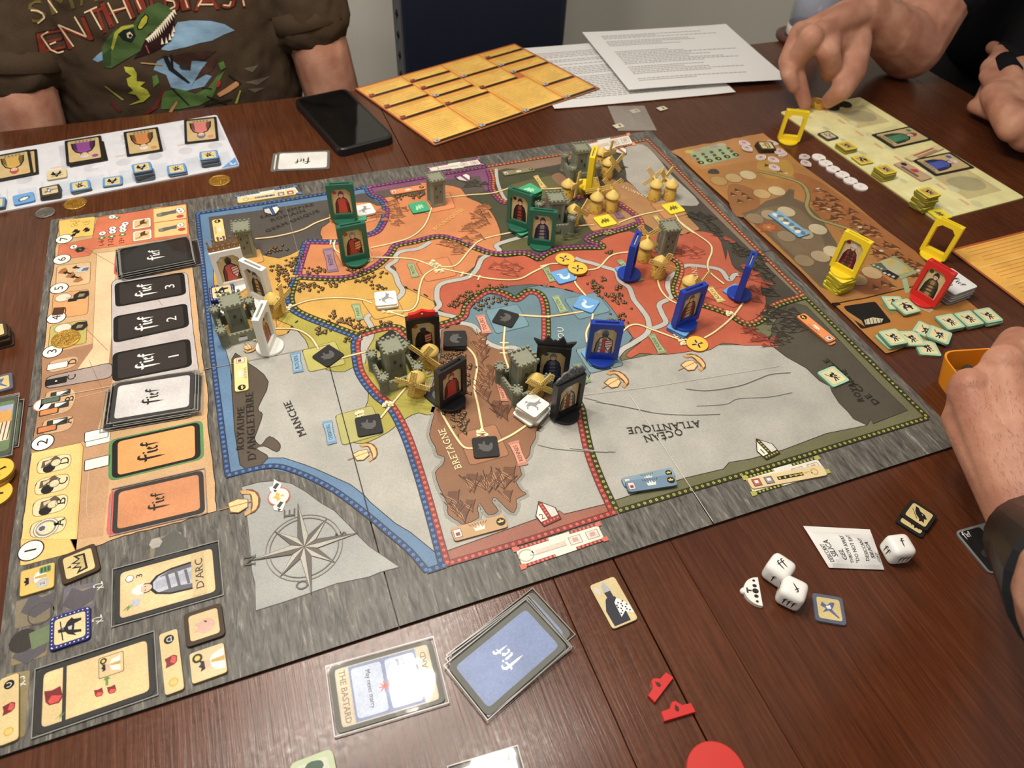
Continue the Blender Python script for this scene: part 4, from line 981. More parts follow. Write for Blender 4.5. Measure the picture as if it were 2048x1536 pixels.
# ghost marks on the stone below the track
def ghost(q, col, lay=2, r=.0015): T(q, col, lay, r)
ghost(cK((970, 60), (1170, 10), (1175, 130), (970, 185)), (138, 128, 104)); icon(cK((1090, 110))[0], [(-.5, -.5), (.3, -.6), (.6, .1), (.2, .6), (-.4, .3)], .021, (96, 94, 88), 0, 4); icon(cK((1005, 85))[0], HEX, .009, (176, 172, 160), 0, 4)
ghost(cK((130, 265), (345, 225), (345, 385), (130, 420)), (150, 132, 90)); ghost(cK((105, 460), (330, 405), (320, 580), (95, 640)), (132, 120, 96)); ghost(cK((90, 690), (320, 625), (300, 810), (70, 880)), (140, 124, 88))
ghost(cK((415, 375), (625, 335), (610, 500), (400, 540)), (112, 106, 118)); ghost(cK((435, 400), (600, 365), (595, 480), (420, 515)), (140, 126, 96), 3); ghost(cK((390, 580), (600, 530), (590, 720), (370, 780)), (112, 106, 118)); ghost(cK((40, 930), (195, 905), (160, 1330), (40, 1365)), (146, 132, 92))
for q in ((515, 430), (250, 470), (200, 760)): icon(cK(q)[0], [(-.6, -.2), (-.1, -.6), (.5, -.3), (.6, .3), (.1, .2), (-.3, .5)], .017, (92, 88, 92), 0, 5)
x, y = P(*cK((265, 540))[0]); e = ell(x, y, .0075, n=18); tk.stroke(e + e[:2], .0007, (84, 78, 68), 5); icon(cK((150, 715))[0], ell(0, 0, .5, n=14), .016, (58, 54, 50), 0, 5); icon(cK((265, 690))[0], SQ, .012, (112, 128, 92), .2, 5)
tk.lay = 6
for s, a, b in (('x2', (672, 372), (660, 330)), ('x2', (668, 590), (655, 545)), ('x3', (170, 1000), (160, 935))): tt(s, *cK(a, b), .0062, (226, 222, 210), False)
# cracks drawn over the parchment
for px in (cI((700, 480), (980, 640)), cI((740, 1190), (920, 1370)), cJ((760, 0), (880, 270)), cI((1350, 940), (1390, 990)), cI((540, 455), (780, 545))): tk.stroke(W2(px), .0003, (140, 94, 64), 8)
for px in (cJ((760, 950), (740, 1300), (800, 1340)), cJ((405, 380), (640, 330), (960, 250))): tk.stroke(smooth(W2(px), 4), .0004, (214, 186, 148), 8)
on_board(tk.build('printed_turn_track', M_PRINT))
# ---------------- builders for counters, cards, figures, castles, mills ----------------
TT = .0021            # thickness of a cardboard counter
def fit(px4, z):
    "true rectangle through four photo corners at height z: centre, heading of the 0-1 edge, width, depth"
    w = [Vector(P(x, y, z)) for x, y in px4]
    c = sum(w, Vector((0, 0))) / 4
    u = (w[1] - w[0]) + (w[2] - w[3]); v = (w[3] - w[0]) + (w[2] - w[1])
    a = math.atan2(u.y, u.x); b = math.atan2(v.y, v.x) - math.pi / 2
    d = (b - a + math.pi) % (2 * math.pi) - math.pi
    return c, a + d / 2, u.length / 2, v.length / 2
ORD = ['topmost', 'second from top', 'third from top', 'fourth from top', 'fifth from top', 'sixth from top', 'seventh from top', 'eighth from top', 'ninth from top', 'tenth from top', 'eleventh from top', 'twelfth from top']
# silhouettes in a unit square
PIC = {
 'horse': [('f', [(-.36, -.30), (-.30, -.02), (-.22, .12), (.06, .14), (.20, .30), (.26, .42), (.32, .30), (.42, .22), (.34, .14), (.26, .10), (.18, -.08), (.30, -.12), (.36, -.34), (.28, -.34), (.24, -.20), (.10, -.14), (-.08, -.12), (-.20, -.20), (-.18, -.40), (-.26, -.40), (-.28, -.18)]), ('f', [(-.24, .10), (-.42, .16), (-.46, -.06), (-.38, .02)]), ('f', [(.26, .40), (.30, .52), (.31, .38)])],
 'boar': [('f', [(-.34, -.22), (-.38, .04), (-.24, .26), (.02, .32), (.22, .24), (.36, .06), (.44, -.06), (.34, -.12), (.22, -.10), (.20, -.34), (.12, -.34), (.08, -.14), (-.14, -.12), (-.18, -.34), (-.26, -.34)]), ('f', [(.26, .20), (.34, .30), (.34, .14)])],
 'dolphin': [('f', [(-.30, .34), (-.12, .30), (-.02, .12), (-.06, -.06), (.06, -.16), (.24, -.12), (.40, .06), (.44, -.10), (.34, -.32), (.10, -.42), (-.14, -.36), (-.28, -.18), (-.28, .04), (-.20, .16)]), ('f', [(-.34, .36), (-.36, .20), (-.22, .26)]), ('f', [(.36, .06), (.50, .12), (.46, -.06)])],
 'griffin': [('f', [(-.40, -.10), (-.24, .06), (-.10, .30), (.0, .08), (.14, .34), (.20, .10), (.38, .20), (.30, .0), (.42, -.16), (.24, -.10), (.18, -.34), (.06, -.12), (-.08, -.34), (-.14, -.10), (-.34, -.30)])],
 'archer': [('k', [(-.20, -.40), (-.06, -.10), (-.22, .06), (-.10, .24), (.02, .20), (.14, .30), (.24, .20), (.14, .10), (.30, -.02), (.20, -.10), (.10, .0), (.12, -.40), (.04, -.40), (.0, -.14), (-.10, -.40)]), ('l', [(-.02, .08), (.08, .10), (.06, -.06), (-.04, -.04)]), ('b', [(.02, .24), (.10, .36), (.16, .24)]), ('k', [(-.42, .36), (-.38, .38), (-.14, .02), (.34, -.24), (.32, -.28), (-.18, -.02)])],
 'knight': [('k', [(-.40, -.24), (-.24, .06), (-.10, .16), (-.06, .40), (.06, .42), (.12, .18), (.30, .10), (.44, -.06), (.34, -.14), (.30, -.40), (.20, -.40), (.14, -.16), (-.12, -.14), (-.20, -.40), (-.30, -.40), (-.26, -.14)]), ('l', [(-.06, .04), (.08, .08), (.10, -.08), (-.08, -.06)]), ('b', [(-.02, .22), (.06, .34), (.10, .20)]), ('k', [(-.44, .22), (.40, .32), (.40, .36), (-.44, .26)])],
 'mill': [('k', [(-.42, -.10), (-.30, -.20), (-.04, .0), (.10, -.34), (.20, -.28), (.06, .04), (.36, .16), (.32, .28), (.0, .12), (-.14, .42), (-.24, .36), (-.10, .04)]), ('l', [(-.08, .02), (.06, -.06), (.12, .08), (-.02, .14)])],
 'crown': [('k', [(-.40, -.28), (.40, -.28), (.46, .16), (.22, .0), (.12, .30), (0, .02), (-.12, .30), (-.22, .0), (-.46, .16)]), ('f', [(-.32, -.20), (.32, -.20), (.36, .02), (.2, -.08), (.1, .14), (0, -.08), (-.1, .14), (-.2, -.08), (-.36, .02)]), ('k', [(-.06, .30), (.06, .30), (.0, .46)])],
 'ring': [('k', [(-.42, -.16), (-.30, -.30), (.0, -.34), (.30, -.22), (.42, -.02), (.34, .12), (.0, .20), (-.34, .06)]), ('w', [(-.34, -.12), (-.24, -.24), (.0, -.28), (.24, -.18), (.34, -.04), (.26, .04), (.0, .10), (-.26, .02)])],
 'bird': [('b', [(-.40, .10), (-.30, .32), (-.10, .16), (.10, .34), (.30, .36), (.20, .10), (.12, -.02), (.44, -.40), (.36, -.42), (-.04, -.10), (-.34, -.24), (-.16, .0)]), ('w', [(-.16, .10), (.06, .20), (.10, .02), (-.08, -.02)])],
 'fish': [('k', [(-.36, .40), (-.20, .40), (-.04, .24), (.22, .20), (.42, .0), (.30, -.10), (.40, -.34), (.26, -.30), (.16, -.42), (.10, -.24), (-.12, -.10), (-.24, .06)]), ('w', [(.08, .12), (.16, .14), (.14, .06)]), ('k', [(-.44, .18), (-.42, .12), (.0, -.34), (.04, -.32)])],
 'pig': [('p', [(-.20, .40), (-.06, .22), (.12, .36), (.16, .16), (.26, -.02), (.18, -.30), (-.10, -.42), (-.34, -.24), (-.36, .06), (-.26, .20)]), ('d', [(.08, -.04), (.16, .0), (.14, -.10), (.06, -.12)])],
 'king': [('w', [(-.44, -.46), (-.36, -.10), (-.12, .10), (.06, .12), (.30, -.02), (.44, -.46)]), ('n', [(-.14, .06), (.10, .08), (.14, .30), (-.02, .40), (-.18, .28)]), ('k', [(-.20, .28), (.14, .30), (.20, .48), (.06, .42), (-.04, .52), (-.12, .42), (-.26, .46)]), ('y', [(-.10, -.46), (-.02, .04), (.08, .04), (.10, -.46)])],
}
CL = {'k': (34, 32, 36), 'l': (196, 192, 190), 'b': (92, 100, 150), 'w': (238, 234, 226), 'd': (80, 50, 40), 'p': (214, 170, 150), 'n': (222, 180, 150), 'y': (206, 166, 70), 'f': (150, 150, 152)}
def pic(mb, name, cx, cy, s, lay, f=None, a=0.0):
    for i, (k, pts) in enumerate(PIC[name]):
        mb.poly(xf(pts, cx, cy, s, a), (f if (k == 'f' and f) else CL[k]), lay + min(i, 2))
# counter kinds: edge colour, rim colour, face colour, picture, picture colour, picture turn
KIND = {
 'boar': ((44, 42, 40), (40, 38, 37), None, 'boar', (92, 90, 88), 1.2), 'horse': ((214, 210, 196), (240, 238, 228), None, 'horse', (150, 150, 152), .5),
 'dolphin': ((70, 110, 160), (112, 164, 214), None, 'dolphin', (206, 226, 240), 0.0), 'griffin': ((168, 158, 40), (240, 220, 66), None, 'griffin', (120, 108, 36), 0.0),
 'lion': ((40, 92, 66), (72, 168, 122), None, 'griffin', (168, 222, 176), 0.4), 'man': ((120, 150, 124), (168, 206, 172), (226, 212, 160), 'archer', None, 0.0), 'rider': ((120, 150, 124), (168, 206, 172), (226, 212, 160), 'knight', None, 0.0),
 'blueman': ((84, 86, 84), (96, 152, 208), (226, 204, 140), 'archer', None, math.pi), 'blueknight': ((84, 86, 84), (96, 152, 208), (226, 204, 140), 'knight', None, math.pi), 'bluering': ((70, 110, 160), (112, 164, 214), None, 'ring', None, 0.3),
 'yman': ((130, 122, 50), (236, 214, 60), (206, 170, 80), 'archer', None, math.pi / 2), 'yknight': ((130, 122, 50), (236, 214, 60), (214, 180, 90), 'knight', None, math.pi / 2),
 'bird': ((96, 100, 110), (92, 98, 116), (214, 192, 126), 'bird', None, 0.0), 'fish': ((30, 28, 26), (34, 31, 28), (212, 190, 126), 'fish', None, 0.0), 'darkbird': ((70, 66, 60), (54, 54, 56), (214, 192, 136), 'bird', None, 1.0),
 'crown': ((54, 42, 30), (70, 54, 38), (218, 196, 132), 'crown', (196, 176, 110), math.pi / 2), 'pig': ((54, 42, 30), (70, 54, 38), (218, 192, 140), 'pig', None, math.pi / 2), 'beige': ((150, 138, 110), (222, 204, 158), None, 'knight', None, math.pi),
 'navy': ((40, 40, 92), (44, 46, 110), (226, 206, 150), 'knight', None, math.pi / 2),
}
CMESH = {}
def counter_mesh(kind, size):
    k = (kind, round(size, 4))
    if k in CMESH: return CMESH[k]
    edge, rim, face, pc, pcol, rot = KIND[kind]
    b = MB(); b.prism(rrect(size, size, size * .12, 3), 0, TT, rim, edge, bev=.00018)
    f = MB(TT + .00005, .00003)
    if face: f.poly(rrect(size * .76, size * .76, size * .09, 3), face, 0)
    if kind == 'navy':
        for i in range(9):
            for q in (-.44, .44):
                t = -.42 + i * .105
                for pp in ((t, q), (q, t)): f.poly(ell(pp[0] * size, pp[1] * size, size * .022, n=5), (206, 208, 226), 0)
    if pc: pic(f, pc, 0, 0, size * (.70 if face else .74), 1, pcol, rot)
    CMESH[k] = (b.mesh('counter', M_CARD), f.mesh('printed_face', M_PRINT) if f.f else None)
    return CMESH[k]
def counter(kind, px4, z0, n, desc, where, group=None, size=.0205, jit=.0012, seed=0, cat='token', under=None):
    "a counter, or a stack of n of them, whose top face shows at the four photo corners"
    c, a, w, d = fit(px4, z0 + n * TT)
    random.seed(seed + int(px4[0][0] * 3 + px4[0][1]))
    outs = []
    for i in range(n):
        top = i == n - 1
        kk = kind if (top or under is None) else under
        bm_, fm = counter_mesh(kk, size)
        jx, jy, ja = (0, 0, 0) if top else (random.uniform(-jit, jit), random.uniform(-jit, jit), random.uniform(-.12, .12))
        o = link(bm_, 'counter_token', None, (c.x + jx, c.y + jy, z0 + i * TT), a + ja)
        if fm: link(fm, 'printed_face', o)
        lb = f'{desc} {where}' if n == 1 else f'{desc}, {ORD[n - 1 - i]} of the stack {where}'
        tag(o, lb, cat, group or desc + 's')
        outs.append(o)
    return outs

def plate(name, px4, z0, th, col, edge, desc, cat, group=None, art=None, r=.002, mat=None, size=None, parent_name='printed_face'):
    "a flat rectangular thing (tile, card, sheet); art(mb, w, h) prints on it with x along the 0-1 edge"
    c, a, w, h = fit(px4, z0 + th)
    if size: w, h = size
    b = MB(); b.prism(rrect(w, h, r, 3), 0, th, col, edge, bev=min(th * .2, .0002))
    o = b.build(name, mat or M_CARD, None, (c.x, c.y, z0), a)
    if art:
        f = MB(th + .00005, .00003); art(f, w, h)
        f.build(parent_name, M_PRINT, o)
    tag(o, desc, cat, group)
    return o

def sleeve(o, w, h, th):
    "clear plastic sleeve round a card"
    s = MB(); s.prism(rrect(w, h, .0006, 1), -.0001, th, (236, 236, 230))
    q = s.build('plastic_sleeve', M_SLEEVE, o)
    rim = MB(th + .0001, .00003)
    for pts in ([(-w / 2, -h / 2), (w / 2, -h / 2), (w / 2, -h / 2 + .0007), (-w / 2, -h / 2 + .0007)], [(-w / 2, h / 2 - .0007), (w / 2, h / 2 - .0007), (w / 2, h / 2), (-w / 2, h / 2)], [(-w / 2, -h / 2 + .0007), (-w / 2 + .0006, -h / 2 + .0007), (-w / 2 + .0006, h / 2 - .0007), (-w / 2, h / 2 - .0007)], [(w / 2 - .0006, -h / 2 + .0007), (w / 2, -h / 2 + .0007), (w / 2, h / 2 - .0007), (w / 2 - .0006, h / 2 - .0007)]):
        rim.poly(pts, (150, 148, 142), 0)
    rim.build('sleeve_seam', M_SHINY, o)
    return q

def figure(mb, w, h, bg, body, head=(222, 182, 150), hat=(60, 56, 60), acc=None, shield=None, seed=1, lay=0):
    "a half-length portrait on a card w by h, centred on 0,0"
    random.seed(seed)
    mb.poly(rrect(w, h, w * .06, 2), bg, lay)
    X = lambda pts: [(x * w, y * h) for x, y in pts]
    dk = tuple(int(v * .55) for v in body)
    mb.poly(X([(-.40, -.49), (-.36, -.10), (-.24, .10), (-.08, .17), (.12, .17), (.28, .08), (.38, -.12), (.42, -.49)]), (30, 26, 26), lay + 1)
    mb.poly(X([(-.35, -.48), (-.31, -.10), (-.20, .07), (-.06, .13), (.10, .13), (.24, .05), (.33, -.12), (.36, -.48)]), body, lay + 2)
    mb.poly(X([(-.31, -.10), (-.22, .05), (-.18, -.20), (-.24, -.48), (-.35, -.48)]), dk, lay + 3)
    mb.poly(X([(.20, .05), (.33, -.12), (.36, -.48), (.26, -.48), (.22, -.16)]), dk, lay + 3)
    if acc:
        mb.poly(X([(-.10, .10), (.10, .10), (.14, -.48), (-.12, -.48)]), acc, lay + 4)
        for k in range(3): mb.poly(X([(-.20, -.08 - .13 * k), (.22, -.04 - .13 * k), (.22, -.08 - .13 * k), (-.20, -.12 - .13 * k)]), dk, lay + 5)
    mb.poly([(p[0], p[1]) for p in ell(0, h * .24, w * .14, h * .115, 12)], (30, 26, 26), lay + 4)
    mb.poly([(p[0], p[1]) for p in ell(0, h * .235, w * .115, h * .095, 12)], head, lay + 5)
    mb.poly(X([(-.15, .24), (-.14, .34), (-.04, .42), (.06, .41), (.15, .32), (.15, .24), (.06, .29), (-.06, .29)]), hat, lay + 6)
    for ex in (-.05, .05): mb.poly(ell(ex * w, h * .235, w * .018, n=5), (40, 30, 28), lay + 6)
    if shield:
        mb.poly(X([(.02, .02), (.36, .06), (.40, -.20), (.22, -.44), (.04, -.24)]), (40, 30, 28), lay + 7)
        mb.poly(X([(.05, .0), (.33, .03), (.36, -.19), (.22, -.40), (.07, -.22)]), shield[0], lay + 8)
        for k in range(3): mb.poly(X([(.07, -.05 - .1 * k), (.34, .0 - .1 * k), (.34, -.04 - .1 * k), (.07, -.09 - .1 * k)]), shield[1], lay + 9)
    mb.poly(ell(-w * .32, h * .36, w * .11, w * .11, 8), body if not shield else shield[0], lay + 2)

SW, SH, SD = .0285, .0415, .0062
def standee(fl, fr, z0, col, art, desc, group, h=SH, topper=None, base_r=.0122, w=None, name='character_standee', lean=0.0):
    "plastic frame on a round base; fl and fr are the photo points of its lower left and right front corners"
    A, B = Vector(P(*fl, z0 + .003)), Vector(P(*fr, z0 + .003))
    d = B - A; c = (A + B) / 2; a = math.atan2(d.y, d.x)
    w = w or SW
    t = empty(name, (c.x, c.y, z0), a)
    tag(t, desc, 'standee', group)
    b = MB(); b.lathe([(base_r * .97, 0), (base_r, .0006), (base_r, .0022), (base_r * .96, .0028)], col, 28); b.build('base', M_PLAST, t)
    f = MB()
    bw = .0042; zz = .0026
    f.box(-w / 2 + bw / 2, 0, zz, bw, SD, h, col, bev=.0002); f.box(w / 2 - bw / 2, 0, zz, bw, SD, h, col, bev=.0002)
    f.box(0, 0, zz, w - 2 * bw, SD, .006, col)
    for sy in (-1, 1): f.box(0, sy * (SD / 2 - .001), zz + h - .0055, w - 2 * bw, .002, .0055, col, bev=.0001)
    for sx in (-1, 1):
        for sy in (-1, 1):
            x0 = sx * (w / 2 - bw); y = sy * (SD / 2 - .001)
            tri = [(x0, zz + h - .0055), (x0 - sx * .0045, zz + h - .0055), (x0, zz + h - .0098)]
            for yy in (y - .001, y + .001): f.face([(q[0], yy, q[1]) for q in tri], col)
            f.face([(tri[1][0], y - .001, tri[1][1]), (tri[2][0], y - .001, tri[2][1]), (tri[2][0], y + .001, tri[2][1]), (tri[1][0], y + .001, tri[1][1])], col)
    f.build('frame', M_PLAST, t)
    if art:
        cw, ch = w - 2 * bw + .0015, h - .008
        k = MB(); k.obox(Matrix.Translation((0, 0, zz + .005 + ch / 2)), w - 2 * bw - .0002, .0012, ch + .001, (196, 186, 160)); cobj = k.build('picture_card', M_CARD, t)
        p = MB(.00075, .00003); art(p, w - 2 * bw - .0004, ch - .004)
        o = p.build('portrait', M_PRINT, cobj, (0, 0, zz + .006 + ch / 2 - .002)); o.rotation_euler = (math.pi / 2, 0, 0)
    if topper: topper(t, w, zz + h)
    return t

M_TOP = M_PLAST
def top_spikes(col, n=5):
    def fn(t, w, z):
        b = MB(); pts = []
        for i in range(n):
            x = -w * .46 + w * .92 * i / (n - 1); hh = .010 + .004 * (1 - abs(i - (n - 1) / 2) / (n / 2))
            b.tube([(x * .85, 0, z - .002), (x, 0, z + hh)], [.0016, .0007], col, 6); b.lathe([(.0002, z + hh - .0012), (.0013, z + hh), (.0002, z + hh + .0012)], col, 8, x)
            for j in range(1): b.obox(Matrix.Translation((x * .9, 0, z + .002)), w * .92 / n, .0016, .0058, col)
        b.build('crown', M_PLAST, t)
    return fn
def top_rings(col):
    def fn(t, w, z):
        for i, (x, r, zz) in enumerate(((-.0105, .0030, .0022), (-.0055, .0038, .0048), (.0015, .0046, .0068), (.0082, .0036, .0048), (.0118, .0024, .0024))):
            b = MB()
            ring = [(x + r * math.cos(k * math.pi / 8), 0, z + zz + r * math.sin(k * math.pi / 8)) for k in range(17)]
            b.tube(ring, .0011, col, 6); b.tube([(x, -.0006, z + zz), (x, .0006, z + zz)], r * .5, col, 8); b.build('crown_roundel', M_SHINY, t)
        b = MB(); b.box(0, 0, z - .001, w * .9, .002, .0024, col); b.build('crown_band', M_PLAST, t)
    return fn
def top_bar(col):
    def fn(t, w, z):
        b = MB(); q = [(-w * .42, 0), (w * .42, 0), (w * .40, .0045), (w * .2, .0050), (0, .0074), (-w * .2, .0050), (-w * .40, .0045)]
        for y in (-.0016, .0016): b.face([(x, y, z + zz) for x, zz in (q if y < 0 else q[::-1])], col)
        for i in range(len(q)): a, c = q[i], q[(i + 1) % len(q)]; b.face([(a[0], -.0016, z + a[1]), (a[0], .0016, z + a[1]), (c[0], .0016, z + c[1]), (c[0], -.0016, z + c[1])], col)
        b.build('coronet', M_PLAST, t)
        g = MB(); g.lathe([(.0002, 0), (.0011, .0002), (.0002, .0006)], (236, 200, 190), 8); o = g.build('jewel', M_SHINY, t, (0, -.0016, z + .0042)); o.rotation_euler = (math.pi / 2, 0, 0)
    return fn
def top_points(col):
    def fn(t, w, z):
        b = MB(); q = [(-w * .5, 0), (w * .5, 0), (w * .62, .006), (w * .34, .0034), (w * .22, .0105), (w * .06, .0045), (0, .006), (-w * .06, .0045), (-w * .22, .0105), (-w * .34, .0034), (-w * .62, .006)]
        for y in (-.0012, .0012): b.face([(x, y, z + zz) for x, zz in (q if y < 0 else q[::-1])], col)
        for i in range(len(q)): a, c = q[i], q[(i + 1) % len(q)]; b.face([(a[0], -.0012, z + a[1]), (a[0], .0012, z + a[1]), (c[0], .0012, z + c[1]), (c[0], -.0012, z + c[1])], col)
        b.build('crown', M_PLAST, t)
    return fn

# ---- stone pieces ----
GST = (138, 140, 120)
def battlement(b, half, z, n, col, th=.0019, mh=.0022):
    "ring of merlons on a square of half-width half"
    for s in range(4):
        for i in range(n):
            u = -half + th / 2 + (2 * half - th) * i / (n - 1)
            if s > 1 and i in (0, n - 1): continue
            x, y = ((u, -half + th / 2), (u, half - th / 2), (-half + th / 2, u), (half - th / 2, u))[s]
            b.box(x, y, z, th * 1.25 if s < 2 else th, th if s < 2 else th * 1.25, mh, col)
def rings(b, half, z0, z1, n, col):
    "raised courses that stand for the moulded masonry"
    for k in range(n):
        z = z0 + (z1 - z0) * (k + .5) / n
        b.box(0, 0, z, 2 * half + .0005, 2 * half + .0005, (z1 - z0) / n * .5, (118, 120, 102))
TOWER = {}
def tower_meshes():
    if TOWER: return TOWER
    b = MB(); b.box(0, 0, 0, .0196, .0196, .004, GST); b.box(0, 0, .004, .0178, .0178, .034, GST); rings(b, .0089, .006, .036, 14, GST)
    for sx in (-1, 1):
        for sy in (-1, 1): b.box(sx * .0082, sy * .0082, 0, .0034, .0034, .038, GST)
    for (x, z) in ((-.003, .028), (.003, .022), (-.002, .015)): b.box(x, -.0092, z, .0011, .0008, .003, (40, 40, 34))
    TOWER['body'] = b.mesh('tower_body', M_STONE)
    c = MB(); c.box(0, 0, .038, .0204, .0204, .0026, GST); c.box(0, 0, .0406, .0222, .0222, .0016, GST)
    battlement(c, .0111, .0422, 5, GST)
    for i in range(9):
        for s in (-1, 1): c.box(-.0094 + i * .00235, s * .0101, .0362, .0012, .0014, .0022, GST); c.box(s * .0101, -.0094 + i * .00235, .0362, .0014, .0012, .0022, GST)
    TOWER['top'] = c.mesh('battlement', M_STONE)
    return TOWER
def tower(px, ang, desc, z0=BZ):
    m = tower_meshes(); x, y = P(*px, z0)
    t = empty('castle_tower', (x, y, z0), math.radians(ang)); t.scale = (.82, .82, .80); tag(t, desc, 'tower', 'grey plastic keeps')
    link(m['body'], 'tower_body', t); link(m['top'], 'battlement', t)
    return t
CAST = {}
def castle_meshes():
    if CAST: return CAST
    b = MB(); b.box(0, 0, 0, .0162, .0162, .034, GST); rings(b, .0081, .012, .033, 12, GST)
    for s in (-1, 1): b.box(s * .0072, -.0072, 0, .0030, .0030, .034, GST); b.box(s * .0072, .0072, 0, .0030, .0030, .034, GST)
    b.box(-.001, -.0086, .022, .0022, .001, .0032, (60, 60, 52)); b.box(.0035, -.0086, .016, .0012, .001, .003, (46, 46, 40))
    CAST['keep'] = b.mesh('keep', M_STONE)
    c = MB(); c.box(0, 0, .034, .0192, .0192, .003, GST); battlement(c, .0100, .0370, 5, GST, .0020, .0024)
    CAST['top'] = c.mesh('battlement', M_STONE)
    t = MB(); t.lathe([(.0044, 0), (.0040, .003), (.0039, .0175), (.0048, .0190), (.0049, .0212)], GST, 18, smooth=False)
    for k in range(9): t.lathe([(.0042, .003 + k * .0016), (.0042, .0038 + k * .0016)], (118, 120, 102), 18, smooth=False)
    for k in range(8): th = k * math.pi / 4; t.box(.0042 * math.cos(th), .0042 * math.sin(th), .0212, .0017, .0015, .0018, GST, th)
    CAST['turret'] = t.mesh('corner_turret', M_STONE)
    w = MB(); w.box(0, 0, 0, .0270, .0032, .0122, GST); rings2 = [w.box(0, 0, .001 + k * .0022, .0270, .0036, .001, (118, 120, 102)) for k in range(5)]
    for k in range(7): w.box(-.0115 + k * .0038, -.0010, .0122, .0020, .0012, .0016, GST)
    CAST['wall'] = w.mesh('curtain_wall', M_STONE)
    g = MB()
    for s in (-1, 1): g.box(s * .0088, 0, 0, .0094, .0032, .0122, GST)
    g.box(0, 0, .0090, .0084, .0032, .0032, GST)
    for k in range(7):
        a0, a1 = math.pi * k / 7, math.pi * (k + 1) / 7
        for yy in (-.0016, .0016): g.face([(.0042 * math.cos(a0), yy, .0050 + .0040 * math.sin(a0)), (.0042 * math.cos(a1), yy, .0050 + .0040 * math.sin(a1)), (.0042 * math.cos(a1), yy, .0095), (.0042 * math.cos(a0), yy, .0095)], GST)
    for k in range(7): g.box(-.0115 + k * .0038, -.0010, .0122, .0020, .0012, .0016, GST)
    CAST['gate'] = g.mesh('gate_wall', M_STONE)
    return CAST
def castle(px, ang, desc, z0=BZ):
    m = castle_meshes(); x, y = P(*px, z0)
    t = empty('walled_castle', (x, y, z0), math.radians(ang)); t.scale = (.97, .97, .93); tag(t, desc, 'castle', 'grey plastic walled castles')
    k = link(m['keep'], 'keep', t, (0, .0030, 0)); link(m['top'], 'battlement', k)
    for sx in (-1, 1):
        for sy in (-1, 1): link(m['turret'], 'corner_turret', t, (sx * .0155, sy * .0155, 0))
    link(m['gate'], 'gate_wall', t, (0, -.0155, 0)); link(m['wall'], 'curtain_wall', t, (0, .0155, 0), math.pi)
    for sx in (-1, 1): link(m['wall'], 'curtain_wall', t, (sx * .0155, 0, 0), sx * math.pi / 2)
    return t
MILL = {}
MC = (228, 196, 110)
def mill_meshes():
    if MILL: return MILL
    b = MB(); b.lathe([(.0074, 0), (.0072, .001), (.0064, .0185)], (198, 158, 70), 22)
    random.seed(5)
    for k in range(34):
        th = random.uniform(0, 6.28); z = random.uniform(.002, .017); r = .0074 - z * .055
        b.obox(Matrix.Translation((r * math.cos(th), r * math.sin(th), z)) @ Matrix.Rotation(th, 4, 'Z'), .0008, .0016, .001, (206, 166, 78))
    MILL['body'] = b.mesh('mill_body', M_MILL)
    r = MB(); r.lathe([(.0080, .0180), (.0082, .0188), (.0062, .0215), (.0030, .0246), (.0004, .0268)], MC, 22)
    MILL['roof'] = r.mesh('mill_roof', M_MILL)
    h = MB(); h.tube([(0, 0, 0), (0, -.0075, .0012)], .0013, MC, 8); h.tube([(0, -.0066, .001), (0, -.0082, .0013)], .0020, MC, 8)
    MILL['axle'] = h.mesh('axle', M_MILL)
    s = MB()   # one lattice sail along +z
    for x in (-.0024, .0, .0024): s.obox(Matrix.Translation((x, 0, .0088)), .0005, .0010, .0124, MC)
    s.obox(Matrix.Translation((0, 0, .0016)), .0010, .0012, .0030, MC)
    for k in range(8): s.obox(Matrix.Translation((0, 0, .0029 + k * .00170)), .0053, .0008, .0005, MC)
    MILL['sail'] = s.mesh('sail', M_MILL)
    return MILL
def mill(px, face, turn, desc, z0=BZ, k=1.0):
    "windmill; face = heading its sails look to (degrees, 0 = towards the viewer's edge), turn = rotation of the sails"
    m = mill_meshes(); x, y = P(*px, z0)
    t = empty('windmill', (x, y, z0), math.radians(face)); t.scale = (k, k, k); tag(t, desc, 'windmill', 'yellow plastic windmills')
    link(m['body'], 'mill_body', t); link(m['roof'], 'mill_roof', t)
    ax = link(m['axle'], 'axle', t, (0, -.0030, .0212))
    for q in range(4):
        o = link(m['sail'], 'sail', ax, (0, -.0082, .0013)); o.rotation_euler = (0, math.radians(turn + 90 * q), 0)
    return t
